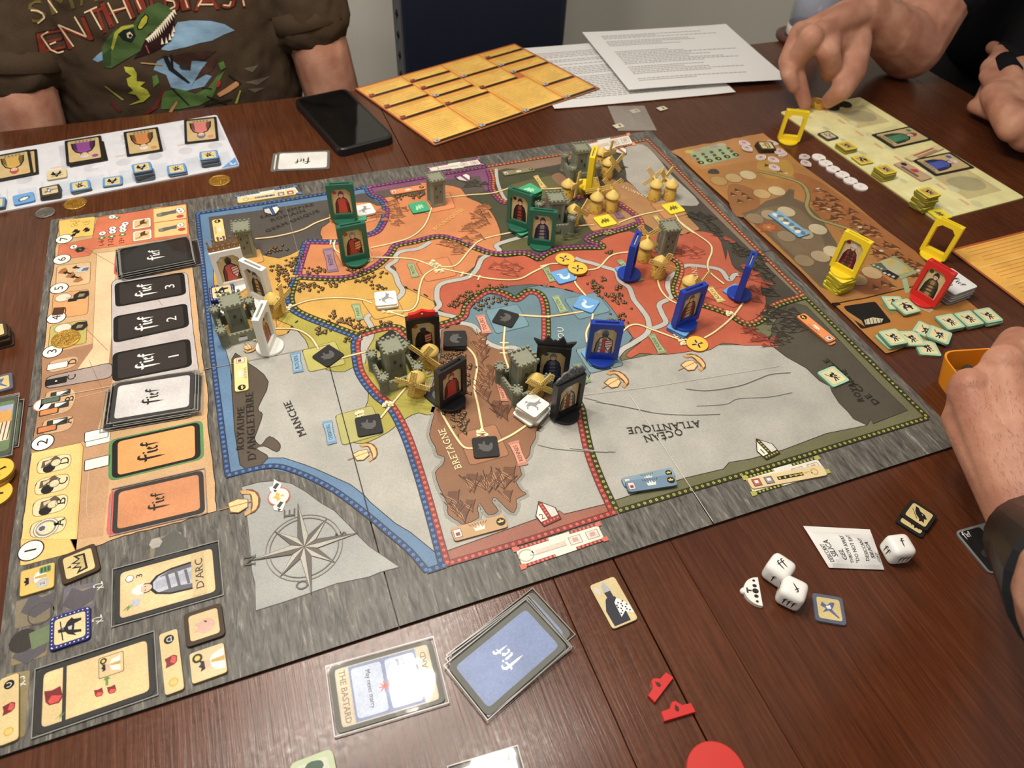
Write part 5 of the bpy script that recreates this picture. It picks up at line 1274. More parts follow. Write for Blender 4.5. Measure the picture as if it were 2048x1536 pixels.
# ---------------- pieces standing on the map ----------------
castle((481, 662), 6, 'grey plastic castle beside the white standees at the blue left border')
castle((792, 752), 6, 'grey plastic castle with two windmills and a red-topped standee behind')
castle((1046, 776), 8, 'grey plastic castle left of the black crowned standees near the ocean')
castle((1108, 452), -10, 'grey plastic castle behind the two green standees')
castle((1158, 350), -6, 'farthest grey plastic castle beside the tall yellow standee')
tower((497, 508), -4, 'tall grey plastic keep on the dark upper left of the map')
tower((873, 407), 4, 'tall grey plastic keep next to the green token at the top edge')
tower((1328, 505), -6, 'tall grey plastic keep behind the pair of windmills on the coral land')
for i, (px, fc, tn, ds) in enumerate((
    ((552, 629), 55, 5, 'yellow windmill right of the leftmost castle, beside a white standee'), ((861, 732), -38, 30, 'yellow windmill in front of the red-topped black standee'), ((835, 786), -30, 10, 'yellow windmill at the front right corner of the middle castle'),
    ((1070, 790), -6, 40, 'yellow windmill behind the tall stack of white horse tokens'), ((1307, 398), 170, 40, 'left one of the pair of yellow windmills on the pale coast'), ((1337, 398), 200, 38, 'right one of the pair of yellow windmills on the pale coast'),
    ((1190, 424), 150, 20, 'yellow windmill behind the lower yellow token, left of its twin'), ((1221, 421), 165, 42, 'yellow windmill behind the lower yellow token, right of its twin'), ((1144, 449), 20, 38, 'yellow windmill at the right foot of the castle behind green standees'),
    ((1133, 398), 40, 12, 'yellow windmill squeezed behind the castle, left of the yellow stack'), ((1213, 354), 15, 50, 'yellow windmill right of the tall yellow standee, in front'), ((1199, 333), 30, 12, 'yellow windmill hindmost beside the farthest castle'),
    ((1287, 520), 150, 45, 'yellow windmill between the blue standee and the tall keep'), ((1314, 553), -20, 20, 'yellow windmill with crossed sails in front of the tall keep'), ((1372, 592), 20, 50, 'yellow windmill half hidden behind the leaning blue standee'))):
    mill(px, fc, tn, ds)
# counters on the map
bo = 'black boar token'
counter('boar', cG((442, 325), (655, 303), (680, 475), (462, 495)), BZ, 1, bo, 'by the RENNES scroll', 'boar tokens')
counter('boar', cE((35, 1090), (235, 1050), (262, 1190), (60, 1232)), BZ, 1, bo, 'by the CHERBOURG scroll', 'boar tokens')
counter('boar', cF((578, 135), (655, 72), (738, 125), (650, 190)), BZ, 1, bo, 'by the ROUEN scroll', 'boar tokens')
counter('boar', cM((1612, 910), (1665, 828), (1812, 865), (1760, 970)), BZ, 1, bo, 'by the TOURS scroll', 'boar tokens')
counter('boar', cE((735, 528), (922, 520), (915, 392), (740, 400)), BZ, 3, bo, 'right of the red-topped standee', 'boar tokens', jit=.0006)
counter('boar', cE((205, 480), (330, 560), (440, 470), (320, 385)), BZ, 4, bo, 'behind the middle castle', 'boar tokens')
counter('boar', cE((598, 890), (690, 965), (800, 900), (700, 835)), BZ, 1, bo, 'under a black standee', 'boar tokens')
wh = 'white horse token'
counter('horse', cM((725, 805), (885, 785), (880, 685), (715, 700)), BZ, 3, wh, 'by the PARIS scroll', 'horse tokens', jit=.0016)
counter('horse', cN((680, 620), (945, 560), (850, 385), (560, 440)), BZ + TT, 1, wh, 'behind the far left green standee', 'horse tokens')
counter('lion', cN((600, 655), (680, 640), (670, 560), (590, 540)), BZ, 1, 'green beast token', 'under the far left green standee', 'green beast tokens')
counter('horse', cE((1300, 990), (1440, 1090), (1585, 960), (1440, 885)), BZ, 7, wh, 'in front of the right castle', 'horse tokens', jit=.0022)
counter('horse', crop(400, 480, 6.145)((150, 830), (300, 960), (420, 880), (330, 760)), BZ, 2, wh, 'left of the leftmost castle', 'horse tokens')
counter('navy', crop(400, 480, 6.145)((130, 755), (415, 670), (405, 540), (120, 575)), BZ, 3, 'navy dotted knight token', 'behind the leftmost castle', 'navy knight tokens', size=.0225, jit=.0005)
bd = 'light blue dolphin token'
counter('dolphin', cD((150, 548), (310, 500), (250, 400), (90, 460)), BZ, 1, bd, 'touching the yellow mill discs', 'dolphin tokens')
counter('dolphin', cD((285, 740), (435, 797), (515, 690), (350, 635)), BZ, 1, bd, 'by the POITIERS scroll', 'dolphin tokens')
counter('dolphin', cD((430, 1245), (610, 1190), (520, 1075), (340, 1125)), BZ, 1, bd, 'under the front blue standee', 'dolphin tokens')
counter('dolphin', cD((1085, 905), (1240, 995), (1330, 900), (1160, 830)), BZ, 2, bd, 'under the blue standee near BORDEAUX', 'dolphin tokens')
counter('dolphin', cD((700, 510), (860, 470), (790, 380), (640, 400)), BZ, 1, bd, 'under the far left blue standee', 'dolphin tokens')
counter('dolphin', cD((1545, 600), (1690, 690), (1825, 640), (1650, 530)), BZ, 1, bd, 'under the far right blue standee', 'dolphin tokens')
counter('lion', cN((1580, 575), (1875, 510), (1800, 345), (1510, 410)), BZ, 1, 'green beast token', 'left of the keep at the top edge', 'green beast tokens')
counter('lion', cB((1010, 600), (1120, 680), (1240, 620), (1130, 540)), BZ, 12, 'green beast token', 'behind the tall green standee', 'green beast tokens', jit=.0006)
counter('lion', cB((940, 1000), (1030, 1070), (1150, 1010), (1060, 950)), BZ, 2, 'green beast token', 'under the tall green standee', 'green beast tokens')
counter('lion', cN((500, 1430), (830, 1350), (790, 1240), (420, 1310)), BZ, 1, 'green beast token', 'under the near green standee', 'green beast tokens')
gr = 'yellow griffin token'
counter('griffin', cC((580, 1120), (765, 1060), (670, 950), (490, 995)), BZ, 1, gr, 'in front of two windmills', 'griffin tokens')
counter('griffin', cC((1360, 965), (1545, 905), (1440, 815), (1265, 855)), BZ, 1, gr, 'nearest the orange right border', 'griffin tokens')
counter('griffin', cC((330, 690), (545, 650), (540, 545), (330, 545)), BZ, 5, gr, 'under the tall yellow standee', 'griffin tokens', jit=.0010)
counter('man', cH((1450, 597), (1548, 545), (1470, 475), (1365, 515)), BZ, 1, 'pale green archer token', 'lying alone on the right edge of the map', 'green archer tokens')
# round yellow mill discs
def disc(name, px, z0, r, col, edge, desc, cat, group, pc=None, pcol=None, rot=0.0, th=TT, mat=None):
    x, y = P(*px, z0 + th)
    b = MB(); b.prism(ell(0, 0, r, n=28), 0, th, col, edge, bev=.0002)
    o = b.build(name, mat or M_CARD, None, (x, y, z0), rot)
    if pc:
        f = MB(th + .00005, .00003); pic(f, pc, 0, 0, r * 1.35, 0, pcol); f.build('printed_face', M_PRINT, o)
    tag(o, desc, cat, group)
    return o
for px, z, ds, rt in ((cD((213, 330))[0], BZ, 'round yellow mill disc, left one of the overlapping pair', .4), (cD((322, 409))[0], BZ + TT, 'round yellow mill disc, right one of the overlapping pair', 2.2), (cD((322, 412))[0], BZ, 'round yellow mill disc lying under the right one of the pair', 1.2), (cD((1342, 1053))[0], BZ, 'round yellow mill disc alone on the coral coast', 2.6)):
    disc('mill_disc', px, z, .0102, (244, 192, 74), (150, 116, 50), ds, 'token', 'round mill discs', 'mill', None, rt)
# title and bishop tiles
def title(icon_c, kind='fief'):
    def art(m, w, h):
        m.poly(ell(w * .40, 0, h * .30, n=14), (34, 30, 26), 0)
        for k in range(3): m.poly(xf([(0, 0), (.3, .4), (0, 1), (-.3, .4)], w * .40, -h * .04, h * .26, (k - 1) * 1.1), (226, 196, 92), 1)
        m.poly(xf([(-.5, -.3), (.5, -.3), (.6, .2), (.3, 0), (.15, .4), (0, 0), (-.15, .4), (-.3, 0), (-.6, .2)], 0, 0, h * .62), icon_c, 0)
        for k in range(7): m.stroke([(-h * .45 + k * h * .15, h * .22), (-h * .62 + k * h * .2, h * .40)], h * .035, (60, 54, 46), 1)
        m.poly(rect(h * .52, h * .62, -w * .40, 0), (60, 50, 44), 0); m.poly(rect(h * .46, h * .56, -w * .40, 0), (222, 214, 206), 1); m.poly(rect(h * .26, h * .24, -w * .40, -h * .06), (150, 60, 56), 2)
    return art
def bishop(stripe):
    def art(m, w, h):
        m.poly(rect(w * .34, h * .30, -w * .04, 0), stripe[0], 0)
        for k in range(5): m.poly(ell(-w * .18 + k * w * .07, 0, h * .10, n=6), stripe[1], 1)
        e = ell(-w * .36, 0, h * .26, n=16); m.stroke(e + e[:2], h * .09, (190, 160, 70), 0); m.stroke([(-w * .30, -h * .1), (-w * .21, -h * .02), (-w * .04, -h * .02)], h * .07, (190, 160, 70), 1)
        for k, c in ((.24, (150, 140, 150)), (.40, (186, 90, 70))): m.poly(rect(h * .66, h * .66, w * k, 0), (50, 44, 40), 0); m.poly(rect(h * .56, h * .56, w * k, 0), c, 1); m.poly(rect(h * .3, h * .26, w * k, -h * .06), (232, 226, 220), 2)
    return art
def tile(px4, col, desc, z0=BZ, art=None, th=.0019):
    return plate('title_tile', px4, z0, th, col, tuple(int(v * .7) for v in col), desc, 'tile', 'fief title tiles', art or title((232, 226, 210)), r=.0025)
tile(cG((295, 1210), (755, 1080), (715, 970), (258, 1095)), (198, 162, 122), 'long tan title tile with a fleur-de-lis below the brown peninsula')
tile(cH((300, 1150), (590, 1085), (555, 1032), (287, 1100)), (134, 158, 172), 'blue-grey title tile, lower of the crossed pair by the ocean')
tile(cH((325, 1172), (600, 1137), (572, 1072), (302, 1115)), (112, 138, 158), 'blue-grey title tile with a crown, upper of the pair by the ocean', BZ + .0019)
tile(cH((1480, 345), (1285, 192), (1248, 205), (1440, 362)), (222, 140, 92), 'orange title tile, lower of the pair on the right border')
tile(cH((1476, 325), (1297, 183), (1257, 198), (1425, 350)), (232, 148, 92), 'orange title tile, upper of the pair on the right border', BZ + .0019)
tile(cF((233, 137), (257, 305), (188, 315), (163, 145))[::-1], (234, 212, 146), 'cream title tile upright beside the word ROYAUME')
tile(cO((463, 770), (415, 488), (275, 515), (325, 787)), (232, 206, 138), 'cream title tile left of the upper left keep')
tile(cN((1230, 255), (1800, 145), (1775, 65), (1185, 180)), (234, 146, 96), 'orange title tile left of the keep at the top edge')
tile(cB((860, 470), (1185, 410), (1150, 375), (840, 425)), (138, 132, 98), 'olive title tile on the dark land at the top edge')
plate('bishop_tile', cO((610, 295), (1370, 180), (1345, 115), (605, 235)), BZ, .0019, (228, 206, 150), (160, 140, 100), 'cream bishop tile in the blue slot at the upper left edge', 'tile', 'bishop tiles', bishop(((40, 66, 120), (120, 160, 210))), r=.0025)
plate('bishop_tile', cH((1385, 1005), (985, 1115), (1015, 1168), (1418, 1070)), BZ, .0019, (222, 200, 154), (150, 130, 100), 'cream bishop tile in the green slot at the front edge', 'tile', 'bishop tiles', bishop(((44, 46, 22), (190, 186, 84))), r=.0025)
# standees
BGC = (206, 184, 130)
A_ = lambda *a, **k: (lambda m, w, h: figure(m, w, h, BGC, *a, **k))
GREEN, WHT, BLK2, BLUE, YLW, RED = (38, 98, 76), (236, 234, 226), (24, 24, 27), (24, 58, 160), (240, 208, 40), (206, 44, 40)
standee((665, 436), (712, 433), BZ + TT, GREEN, A_((196, 64, 44), hat=(120, 60, 110), seed=1), 'green standee of a red-robed figure at the far left', 'green standees')
standee((687, 522), (735, 512), BZ + TT, GREEN, A_((176, 58, 34), hat=(150, 152, 156), shield=((186, 70, 36), (232, 190, 90)), seed=2), 'green standee of a helmed knight with a red shield', 'green standees')
standee((1021, 443), (1056, 455), BZ + 2 * TT, GREEN, A_((36, 30, 36), acc=(160, 40, 34), hat=(70, 40, 30), seed=3), 'green standee of a man in black with red front, left of its pair', 'green standees')
standee((1061, 484), (1103, 489), BZ, GREEN, A_((62, 66, 110), hat=(70, 70, 100), acc=(150, 140, 120), seed=4), 'green standee of an armoured figure with a mace, right of its pair', 'green standees')
standee((446, 574), (494, 563), BZ, WHT, A_((206, 80, 66), hat=(70, 66, 70), head=(40, 36, 38), shield=((224, 214, 204), (196, 52, 44)), seed=5), 'white standee topped by a brown spiked crown', 'white standees', topper=top_spikes((150, 106, 58), 6))
standee((505, 589), (543, 607), BZ, WHT, A_((36, 30, 40), acc=(206, 160, 70), hat=(60, 54, 90), seed=6), 'white standee of a figure in black and gold, middle of three', 'white standees')
standee((532, 708), (546, 674), BZ, WHT, A_((206, 110, 40), acc=(150, 60, 40), hat=(90, 50, 40), seed=7), 'white standee seen almost edge-on in front of the leftmost castle', 'white standees', w=.0265)
standee((823, 706), (874, 698), BZ, BLK2, A_((40, 36, 38), head=(36, 32, 34), hat=(176, 176, 180), shield=((170, 56, 44), (226, 190, 160)), seed=8), 'black standee with a red coronet behind the middle castle', 'black standees', topper=top_bar((214, 40, 36)))
standee((881, 812), (924, 786), BZ + TT, BLK2, A_((186, 44, 36), hat=(170, 40, 34), seed=9), 'black standee of a red-robed cardinal beside the windmills', 'black standees')
standee((1076, 757), (1127, 762), BZ, BLK2, A_((60, 70, 120), hat=(110, 114, 126), acc=(120, 124, 140), seed=10), 'black standee of a plate-armoured knight under a pointed black crown', 'black standees', topper=top_points((34, 34, 38)))
standee((1104, 838), (1157, 811), BZ, BLK2, A_((214, 188, 150), acc=(140, 60, 44), hat=(220, 214, 206), seed=11), 'black standee of a veiled woman under a grey roundel crown', 'black standees', topper=top_rings((112, 112, 114)))
standee((1174, 712), (1231, 715), BZ + TT, BLUE, A_((222, 214, 206), head=(70, 74, 84), hat=(96, 104, 120), acc=(186, 60, 50), shield=((226, 220, 212), (190, 60, 50)), seed=12), 'blue standee facing front with a red and white striped knight', 'blue standees')
standee((1346, 652), (1392, 634), BZ + 2 * TT, BLUE, A_((150, 84, 56), hat=(120, 80, 50), acc=(206, 170, 120), seed=13), 'blue standee turned sideways near the BORDEAUX scroll', 'blue standees')
standee((1254, 556), (1263, 534), BZ + TT, BLUE, A_((150, 84, 56), seed=14), 'blue standee seen edge-on left of the coral windmills', 'blue standees')
standee((1474, 599), (1485, 571), BZ + TT, BLUE, A_((150, 84, 56), seed=15), 'blue standee seen edge-on at the right end of the coral land', 'blue standees')
standee((1177, 376), (1181, 362), BZ + 5 * TT, YLW, A_((206, 60, 40), seed=16), 'yellow standee seen edge-on on its token stack on the map', 'yellow standees')
# ---------------- things lying on the table and on the board's left panel ----------------
c1 = crop(0, 0, 2.926); c2 = crop(560, 0, 2.926); c3 = crop(1100, 0, 2.926); c4 = crop(1448, 0, 3.413); c5 = crop(0, 220, 4.267)
c6 = crop(1640, 400, 4.267); c7 = crop(1440, 960, 3.368); c8 = crop(600, 1100, 2.381); c9 = crop(1840, 440, 4.76)
cS = crop(640, 1250, 4.139); cU = crop(880, 1160, 3.283)
PB = .0016
# --- white player board and what lies on it
def art_white(m, w, h):
    random.seed(11)
    for k in range(9):
        x = -w / 2 + w * (k + .5) / 9
        m.poly(rect(w * .035, h * .42, x + w * .03, h * .2), (206, 206, 212), 0); m.poly(rect(w * .012, h * .30, x + w * .03, h * .2), (196, 196, 204), 1)
        m.poly(ell(x, -h * .08, w * .028, h * .06, 9), (204, 204, 210), 0); m.poly(rect(w * .045, h * .02, x, .04 * h), (226, 190, 180), 2)
        m.stroke([(x + w * .055, -h * .48), (x + w * .055, -h * .16)], .0006, (198, 204, 216), 2)
        m.poly(rect(w * .06, h * .22, x + .002, -h * .33), (208, 214, 224), 1)
    for k in range(12): m.poly(ell(random.uniform(-.45, .45) * w, random.uniform(-.1, .4) * h, .008, .004, 7), (222, 222, 226), 1)
    m.poly([(w * .5 - .001, -h * .5 + .001), (w * .5 - .001, -h * .5 + .021), (w * .5 - .021, -h * .5 + .001)], (96, 152, 212), 2); pic(m, 'dolphin', w * .5 - .007, -h * .5 + .008, .010, 3, (200, 222, 240))
wb = plate('player_board', [(-140, 453), (478, 329), (433, 227), (-120, 325)], TZ, PB, (222, 222, 226), (190, 190, 190), 'white player board with blue tokens and character cards in front of the man', 'player board', 'player boards', art_white, r=.004)
WZ = TZ + PB
def ccard(px4, z0, body, hat, desc, hd=(222, 182, 150), sd=3, flip=True, th=.0012, bgc=(206, 178, 122), grp='black-bordered character cards'):
    def art(m, w, h):
        k = MB(0, 0)
        m2 = MB(m.z, m.step)
        figure(m2, min(w, h) * .84, h * .86, bgc, body, hd, hat, seed=sd)
        m2.poly(rect(min(w, h) * .7, h * .10, 0, -h * .36), (190, 164, 110), 8)
        for k in range(5): m2.poly(rect(w * .05, h * .05, -w * .2 + k * w * .1, -h * .36), (120, 96, 60), 9)
        if flip: m2.v = [(-x, -y, z) for x, y, z in m2.v]
        i0 = len(m.v); m.v += m2.v; m.f += [[i + i0 for i in f] for f in m2.f]; m.c += m2.c; m.sm += m2.sm
    return plate('character_card', px4, z0, th, (38, 34, 30), (48, 44, 40), desc, 'card', grp, art, r=.0018)
ccard(c5((0, 600), (330, 545), (315, 325), (20, 385)), WZ, (60, 60, 80), (90, 80, 80), 'dark card peeking out under the leftmost gold-robed card')
ccard(c5((-30, 605), (280, 548), (258, 330), (-50, 395)), WZ + .0012, (212, 168, 72), (180, 60, 44), 'leftmost character card with a figure in gold robes')
ccard(c5((615, 495), (928, 412), (880, 285), (545, 300)), WZ, (150, 140, 120), (90, 80, 80), 'tilted character card half hidden under the purple-dressed one')
ccard(c5((560, 470), (890, 415), (862, 212), (556, 265)), WZ + .0012, (142, 72, 142), (206, 196, 190), 'character card with a figure in a purple dress')
ccard(c5((1080, 395), (1390, 350), (1348, 140), (1055, 190)), WZ, (206, 128, 62), (220, 210, 200), 'character card with a figure in orange fur robes')
ccard(c5((1580, 290), (1868, 255), (1845, 58), (1565, 82)), WZ, (216, 120, 110), (110, 114, 130), 'rightmost character card with a red and white striped knight')
bl = 'blue-rimmed soldier token'
counter('beige', c5((405, 600), (572, 572), (562, 495), (398, 520)), WZ, 1, 'beige knight tile', 'between the cards and the blue tokens', 'white board tokens')
counter('bluering', c5((120, 815), (298, 770), (280, 698), (108, 730)), WZ, 1, 'blue token with a silver ring', 'on the white player board', 'white board tokens')
counter('blueman', c5((-140, 850), (32, 825), (40, 742), (-130, 770)), WZ, 2, bl, 'cut off at the left photo edge', 'white board tokens')
counter('darkbird', c5((345, 735), (520, 705), (500, 635), (338, 668)), WZ, 3, 'dark grey ballista token', 'left of the small blue stack', 'white board tokens', jit=.0007)
counter('blueman', c5((600, 695), (775, 660), (765, 598), (590, 625)), WZ, 2, bl, 'above the gold coin', 'white board tokens')
counter('blueknight', c5((880, 655), (1045, 635), (1040, 555), (875, 580)), WZ, 1, 'blue-rimmed black horseman token', 'left of the tall blue stack', 'white board tokens')
counter('blueknight', c5((1135, 545), (1300, 510), (1285, 438), (1118, 465)), WZ, 6, bl, 'tallest on the white board', 'white board tokens', jit=.0007)
counter('blueman', c5((1430, 555), (1595, 530), (1585, 445), (1415, 475)), WZ, 2, bl, 'right of the tallest blue stack', 'white board tokens')
counter('blueman', c5((1710, 430), (1870, 410), (1850, 340), (1700, 355)), WZ, 5, bl, 'beside the blue corner', 'white board tokens', jit=.0006)
# --- coins
def coin(px, rpx, z0, col, desc, rz=0.0, th=.0018, tilt=(0, 0), grp='metal coins'):
    x, y = P(*px, z0 + th); r = abs(P(px[0] + rpx, px[1], z0 + th)[0] - x) * 1.0
    b = MB(); b.lathe([(r * .96, 0), (r, .0003), (r, th - .0003), (r * .96, th), (r * .90, th), (r * .88, th - .0003)], col, 32, smooth=False)
    o = b.build('metal_coin', M_GOLD, None, (x, y, z0), rz)
    e = MB()
    random.seed(int(px[0]))
    for k in range(40): t = k * 2 * math.pi / 40; e.obox(Matrix.Translation((r * .80 * math.cos(t), r * .80 * math.sin(t), th - .0001)) @ Matrix.Rotation(t, 4, 'Z'), r * .08, r * .06, .0005, col)
    for k in range(46):
        t = random.uniform(0, 6.28); q = r * .68 * math.sqrt(random.random()); e.obox(Matrix.Translation((q * math.cos(t), q * math.sin(t), th - .0001)) @ Matrix.Rotation(random.uniform(0, 3), 4, 'Z'), r * random.uniform(.08, .22), r * .07, .0006, col)
    e.build('relief', M_GOLD, o)
    o.rotation_euler = (tilt[0], tilt[1], rz)
    tag(o, desc, 'coin', grp)
    return o
GLD, SLV = (224, 184, 96), (176, 172, 164)
coin((438.7, 360), 22.5, TZ, GLD, 'gold coin on the table below the right end of the white board'); coin((150, 406), 23.4, TZ, GLD, 'gold coin on the table touching the front of the white board'); coin((90, 424), 20, TZ, SLV, 'silver coin on the table left of the gold coin'); coin((131, 676), 29, BZ, GLD, 'big gold coin marking step 3 of the turn track')
# --- small white-backed cards with the title lettering
def back(fill, frame, lg, fr=.0032, turn=0):
    def art(m, w, h):
        m.poly(rrect(w - 2 * fr, h - 2 * fr, .0032, 3), fill, 0)
        s = min(w, h) * .40
        p0, p1 = ((-s / 2, -s * .28), (s / 2, -s * .28))
        if turn == 1: p0, p1 = (s * .28, -s / 2), (s * .28, s / 2)
        if turn == 2: p0, p1 = (s / 2, s * .28), (-s / 2, s * .28)
        if turn == 3: p0, p1 = (-s * .28, s / 2), (-s * .28, -s / 2)
        m.lay = 1; logo(m, p0, p1, lg, .8)
    return art
plate('playing_card', [(541, 343), (650, 338), (652, 303), (546, 306)], TZ, .0006, (110, 108, 102), (120, 118, 112), 'lower white-backed card by the phone, barely showing on the left', 'card', 'white-backed cards', back((226, 222, 214), 0, (60, 50, 46)), r=.0025)
plate('playing_card', [(550, 342), (659, 337), (660, 301), (554, 304)], TZ + .0006, .0006, (104, 102, 96), (120, 118, 112), 'upper white-backed card lying between phone and white board', 'card', 'white-backed cards', back((230, 226, 220), 0, (60, 50, 46), turn=2), r=.0025)
# --- phone
c, a, w, h = fit([(678, 304), (780, 276), (699, 175), (588, 201)], TZ + .009)
ph = empty('smartphone', (c.x, c.y, TZ), a); tag(ph, 'black smartphone in a thick case lying near the far table edge', 'phone')
m = MB(); m.prism(rrect(w, h, .011, 5), 0, .0105, (22, 22, 24), bev=.0012); m.build('case', M_PLAST, ph)
m = MB(.01056, .00003); m.poly(rrect(w - .008, h - .008, .008, 4), (12, 13, 14), 0); m.build('screen', finish('screen_glass', 0.07, 0.5), ph)
m = MB(); m.box(w / 2, .02, .004, .0016, .012, .003, (30, 30, 32)); m.build('power_button', M_PLAST, ph); m = MB(); m.box(w / 2, -.004, .004, .0016, .022, .003, (30, 30, 32)); m.build('volume_button', M_PLAST, ph)
# --- orange reference sheets
def art_ref(cells):
    def art(m, w, h):
        m.poly(rrect(w - .003, h - .003, .002, 2), (206, 112, 44), 0)
        random.seed(4)
        for (u0, v0, u1, v1) in cells:
            x0, x1, y0, y1 = w * (u0 - .5) + .001, w * (u1 - .5) - .001, h * (v0 - .5) + .001, h * (v1 - .5) - .001
            m.poly([(x0, y0), (x1, y0), (x1, y1), (x0, y1)], (238, 176, 66), 1)
            m.poly([(x0 + .006, y0 + .002), (x1 - .004, y0 + .002), (x1 - .004, y1 - .008), (x0 + .006, y1 - .008)], (244, 194, 84), 2)
            m.poly([(x0, y0), (x1, y0), (x1, y0 + .0058), (x0, y0 + .0058)], (54, 40, 24), 3)
            n = int((y1 - y0 - .008) / .0045)
            for k in range(n):
                yy = y1 - .004 - k * .0045; m.stroke([(x0 + .003, yy), (x0 + (x1 - x0) * random.uniform(.6, .95), yy)], .0007, (190, 128, 44), 3)
            m.poly(rect(.0085, .0075, x0 + .006, y0 + .0065), (90, 60, 46), 4); m.poly(rect(.0075, .0065, x0 + .006, y0 + .0065), random.choice(((196, 190, 186), (170, 70, 50), (206, 196, 180))), 5); m.poly(rect(.003, .003, x0 + .0065, y0 + .006), (80, 70, 80), 6)
    return art
CELLS = [(.01, .01, .26, .40), (.26, .01, .52, .40), (.52, .01, .78, .47), (.78, .01, .99, .25), (.78, .25, .99, .55), (.01, .40, .26, .60), (.26, .40, .52, .55), (.26, .55, .50, .70), (.50, .47, .74, .70), (.01, .60, .26, .80), (.26, .70, .50, .84), (.74, .55, .99, .70), (.74, .70, .99, .86), (.50, .70, .74, .98), (.01, .80, .26, .98), (.26, .84, .50, .98), (.74, .86, .99, .98)]
plate('reference_sheet', [(868, 296), (1194, 176), (1028, 84), (716, 178)], TZ + .0006, .0016, (120, 72, 36), (70, 46, 30), 'orange rules reference sheet lying at the far edge beside the phone', 'reference sheet', 'orange reference sheets', art_ref(CELLS), r=.002)
A0 = Vector(P(1897, 502, TZ)); U = (Vector(P(2048, 464, TZ)) - A0).normalized(); V = Vector((U.y, -U.x))
sw, sh = .20, .22
cc = A0 + U * sw / 2 + V * sh / 2
def art_ref2(m, w, h):
    m.poly(rrect(w - .006, h - .006, .002, 2), (240, 176, 62), 0); random.seed(8)
    for j, y in enumerate((.42, .27, .12, -.03, -.18, -.33)):
        m.stroke([(-w * .47, h * (y - .085)), (w * .47, h * (y - .085))], .0009, (252, 214, 110), 2)
        for k in range(5): m.stroke([(-w * .42 + random.uniform(0, .01), h * (y + .055 - k * .025)), (w * random.uniform(.1, .44), h * (y + .055 - k * .025))], .0008, (196, 130, 48), 2)
    m.stroke([(w * .22, h * .48), (w * .22, h * .2)], .0009, (252, 214, 110), 3)
    for y in (.05, -.01): m.poly(ell(-w * .44, h * y, .006, n=10), (60, 52, 40), 3); m.poly(ell(-w * .44, h * y, .0048, n=10), (206, 196, 150) if y > 0 else (196, 196, 196), 4)
b = MB(); b.prism(rrect(sw, sh, .002, 2), 0, .0018, (178, 92, 40), (40, 30, 24)); o = b.build('reference_sheet', M_CARD, None, (cc.x, cc.y, TZ), math.atan2(U.y, U.x)); f = MB(.00185, .00003); art_ref2(f, sw, sh); f.build('printed_face', M_PRINT, o); tag(o, 'orange rules reference sheet cut off at the right photo edge', 'reference sheet', 'orange reference sheets')
# --- sheets of paper
def sheet(px4, z0, desc, seed, curl):
    c, a, w, h = fit(px4, z0)
    m = MB(); N = 14; random.seed(seed); q = [random.uniform(0, 6) for _ in range(4)]
    Z = lambda u, v: curl * (.5 + .5 * math.sin(3.1 * u + q[0]) * math.sin(2.2 * v + q[1])) + curl * 1.6 * max(0, abs(u - .5) * 2 - .75) * max(0, math.sin(q[2] + v * 2))
    for i in range(N):
        for j in range(N):
            m.face([(w * (u - .5), h * (v - .5), .0004 + Z(u, v)) for u, v in ((i / N, j / N), ((i + 1) / N, j / N), ((i + 1) / N, (j + 1) / N), (i / N, (j + 1) / N))], (232, 230, 226), True)
    o = m.build('paper_sheet', M_PAPER, None, (c.x, c.y, z0), a)
    t = MB(); 
    for k in range(30):
        v = .90 - k * .027; u1 = random.uniform(.45, .9)
        if random.random() < .16: continue
        col = (176, 150, 136) if k % 7 in (2, 3) else (150, 148, 146)
        n = 24
        for i in range(n):
            ua, ub = .10 + (u1 - .1) * i / n, .10 + (u1 - .1) * (i + .8) / n
            t.face([(w * (u - .5), h * (vv - .5), .0008 + Z(u, vv)) for u, vv in ((ua, v), (ub, v), (ub, v + .0065), (ua, v + .0065))], col)
    t.build('printed_text', M_PAPER, o)['kind'] = 'stuff'
    tag(o, desc, 'paper', 'loose printed sheets')
sheet([(1090, 242), (1432, 170), (1352, 66), (1068, 108)], TZ + .0002, 'lower white printed sheet reaching under the orange reference sheet', 3, .0022)
sheet([(1262, 184), (1566, 160), (1458, 48), (1162, 70)], TZ + .0065, 'upper white printed sheet beside the drinking cup', 5, .003)
# --- zip bag with small tiles
bag = empty('zip_bag', (*P(1265, 238, TZ), TZ)); tag(bag, 'small clear plastic bag with tiles behind the far board corner', 'bag')
c, a, w, h = fit([(1226, 260), (1312, 258), (1288, 206), (1228, 214)], TZ + .002)
m = MB(); N = 8; random.seed(2)
hz = [[.0006 + .003 * math.sin(math.pi * i / N) * math.sin(math.pi * j / N) * random.uniform(.6, 1.2) for j in range(N + 1)] for i in range(N + 1)]
for i in range(N):
    for j in range(N): m.face([(w * (u / N - .5), h * (v / N - .5), hz[u][v]) for u, v in ((i, j), (i + 1, j), (i + 1, j + 1), (i, j + 1))], (206, 198, 186), True)
o = m.build('bag_film', finish('bag_film', 0.2, 0.5, alpha=0.42), bag); o.matrix_world = Matrix.Translation((c.x, c.y, TZ)) @ Matrix.Rotation(a, 4, 'Z'); o.matrix_parent_inverse = bag.matrix_world.inverted() if False else Matrix.Translation(-bag.location)
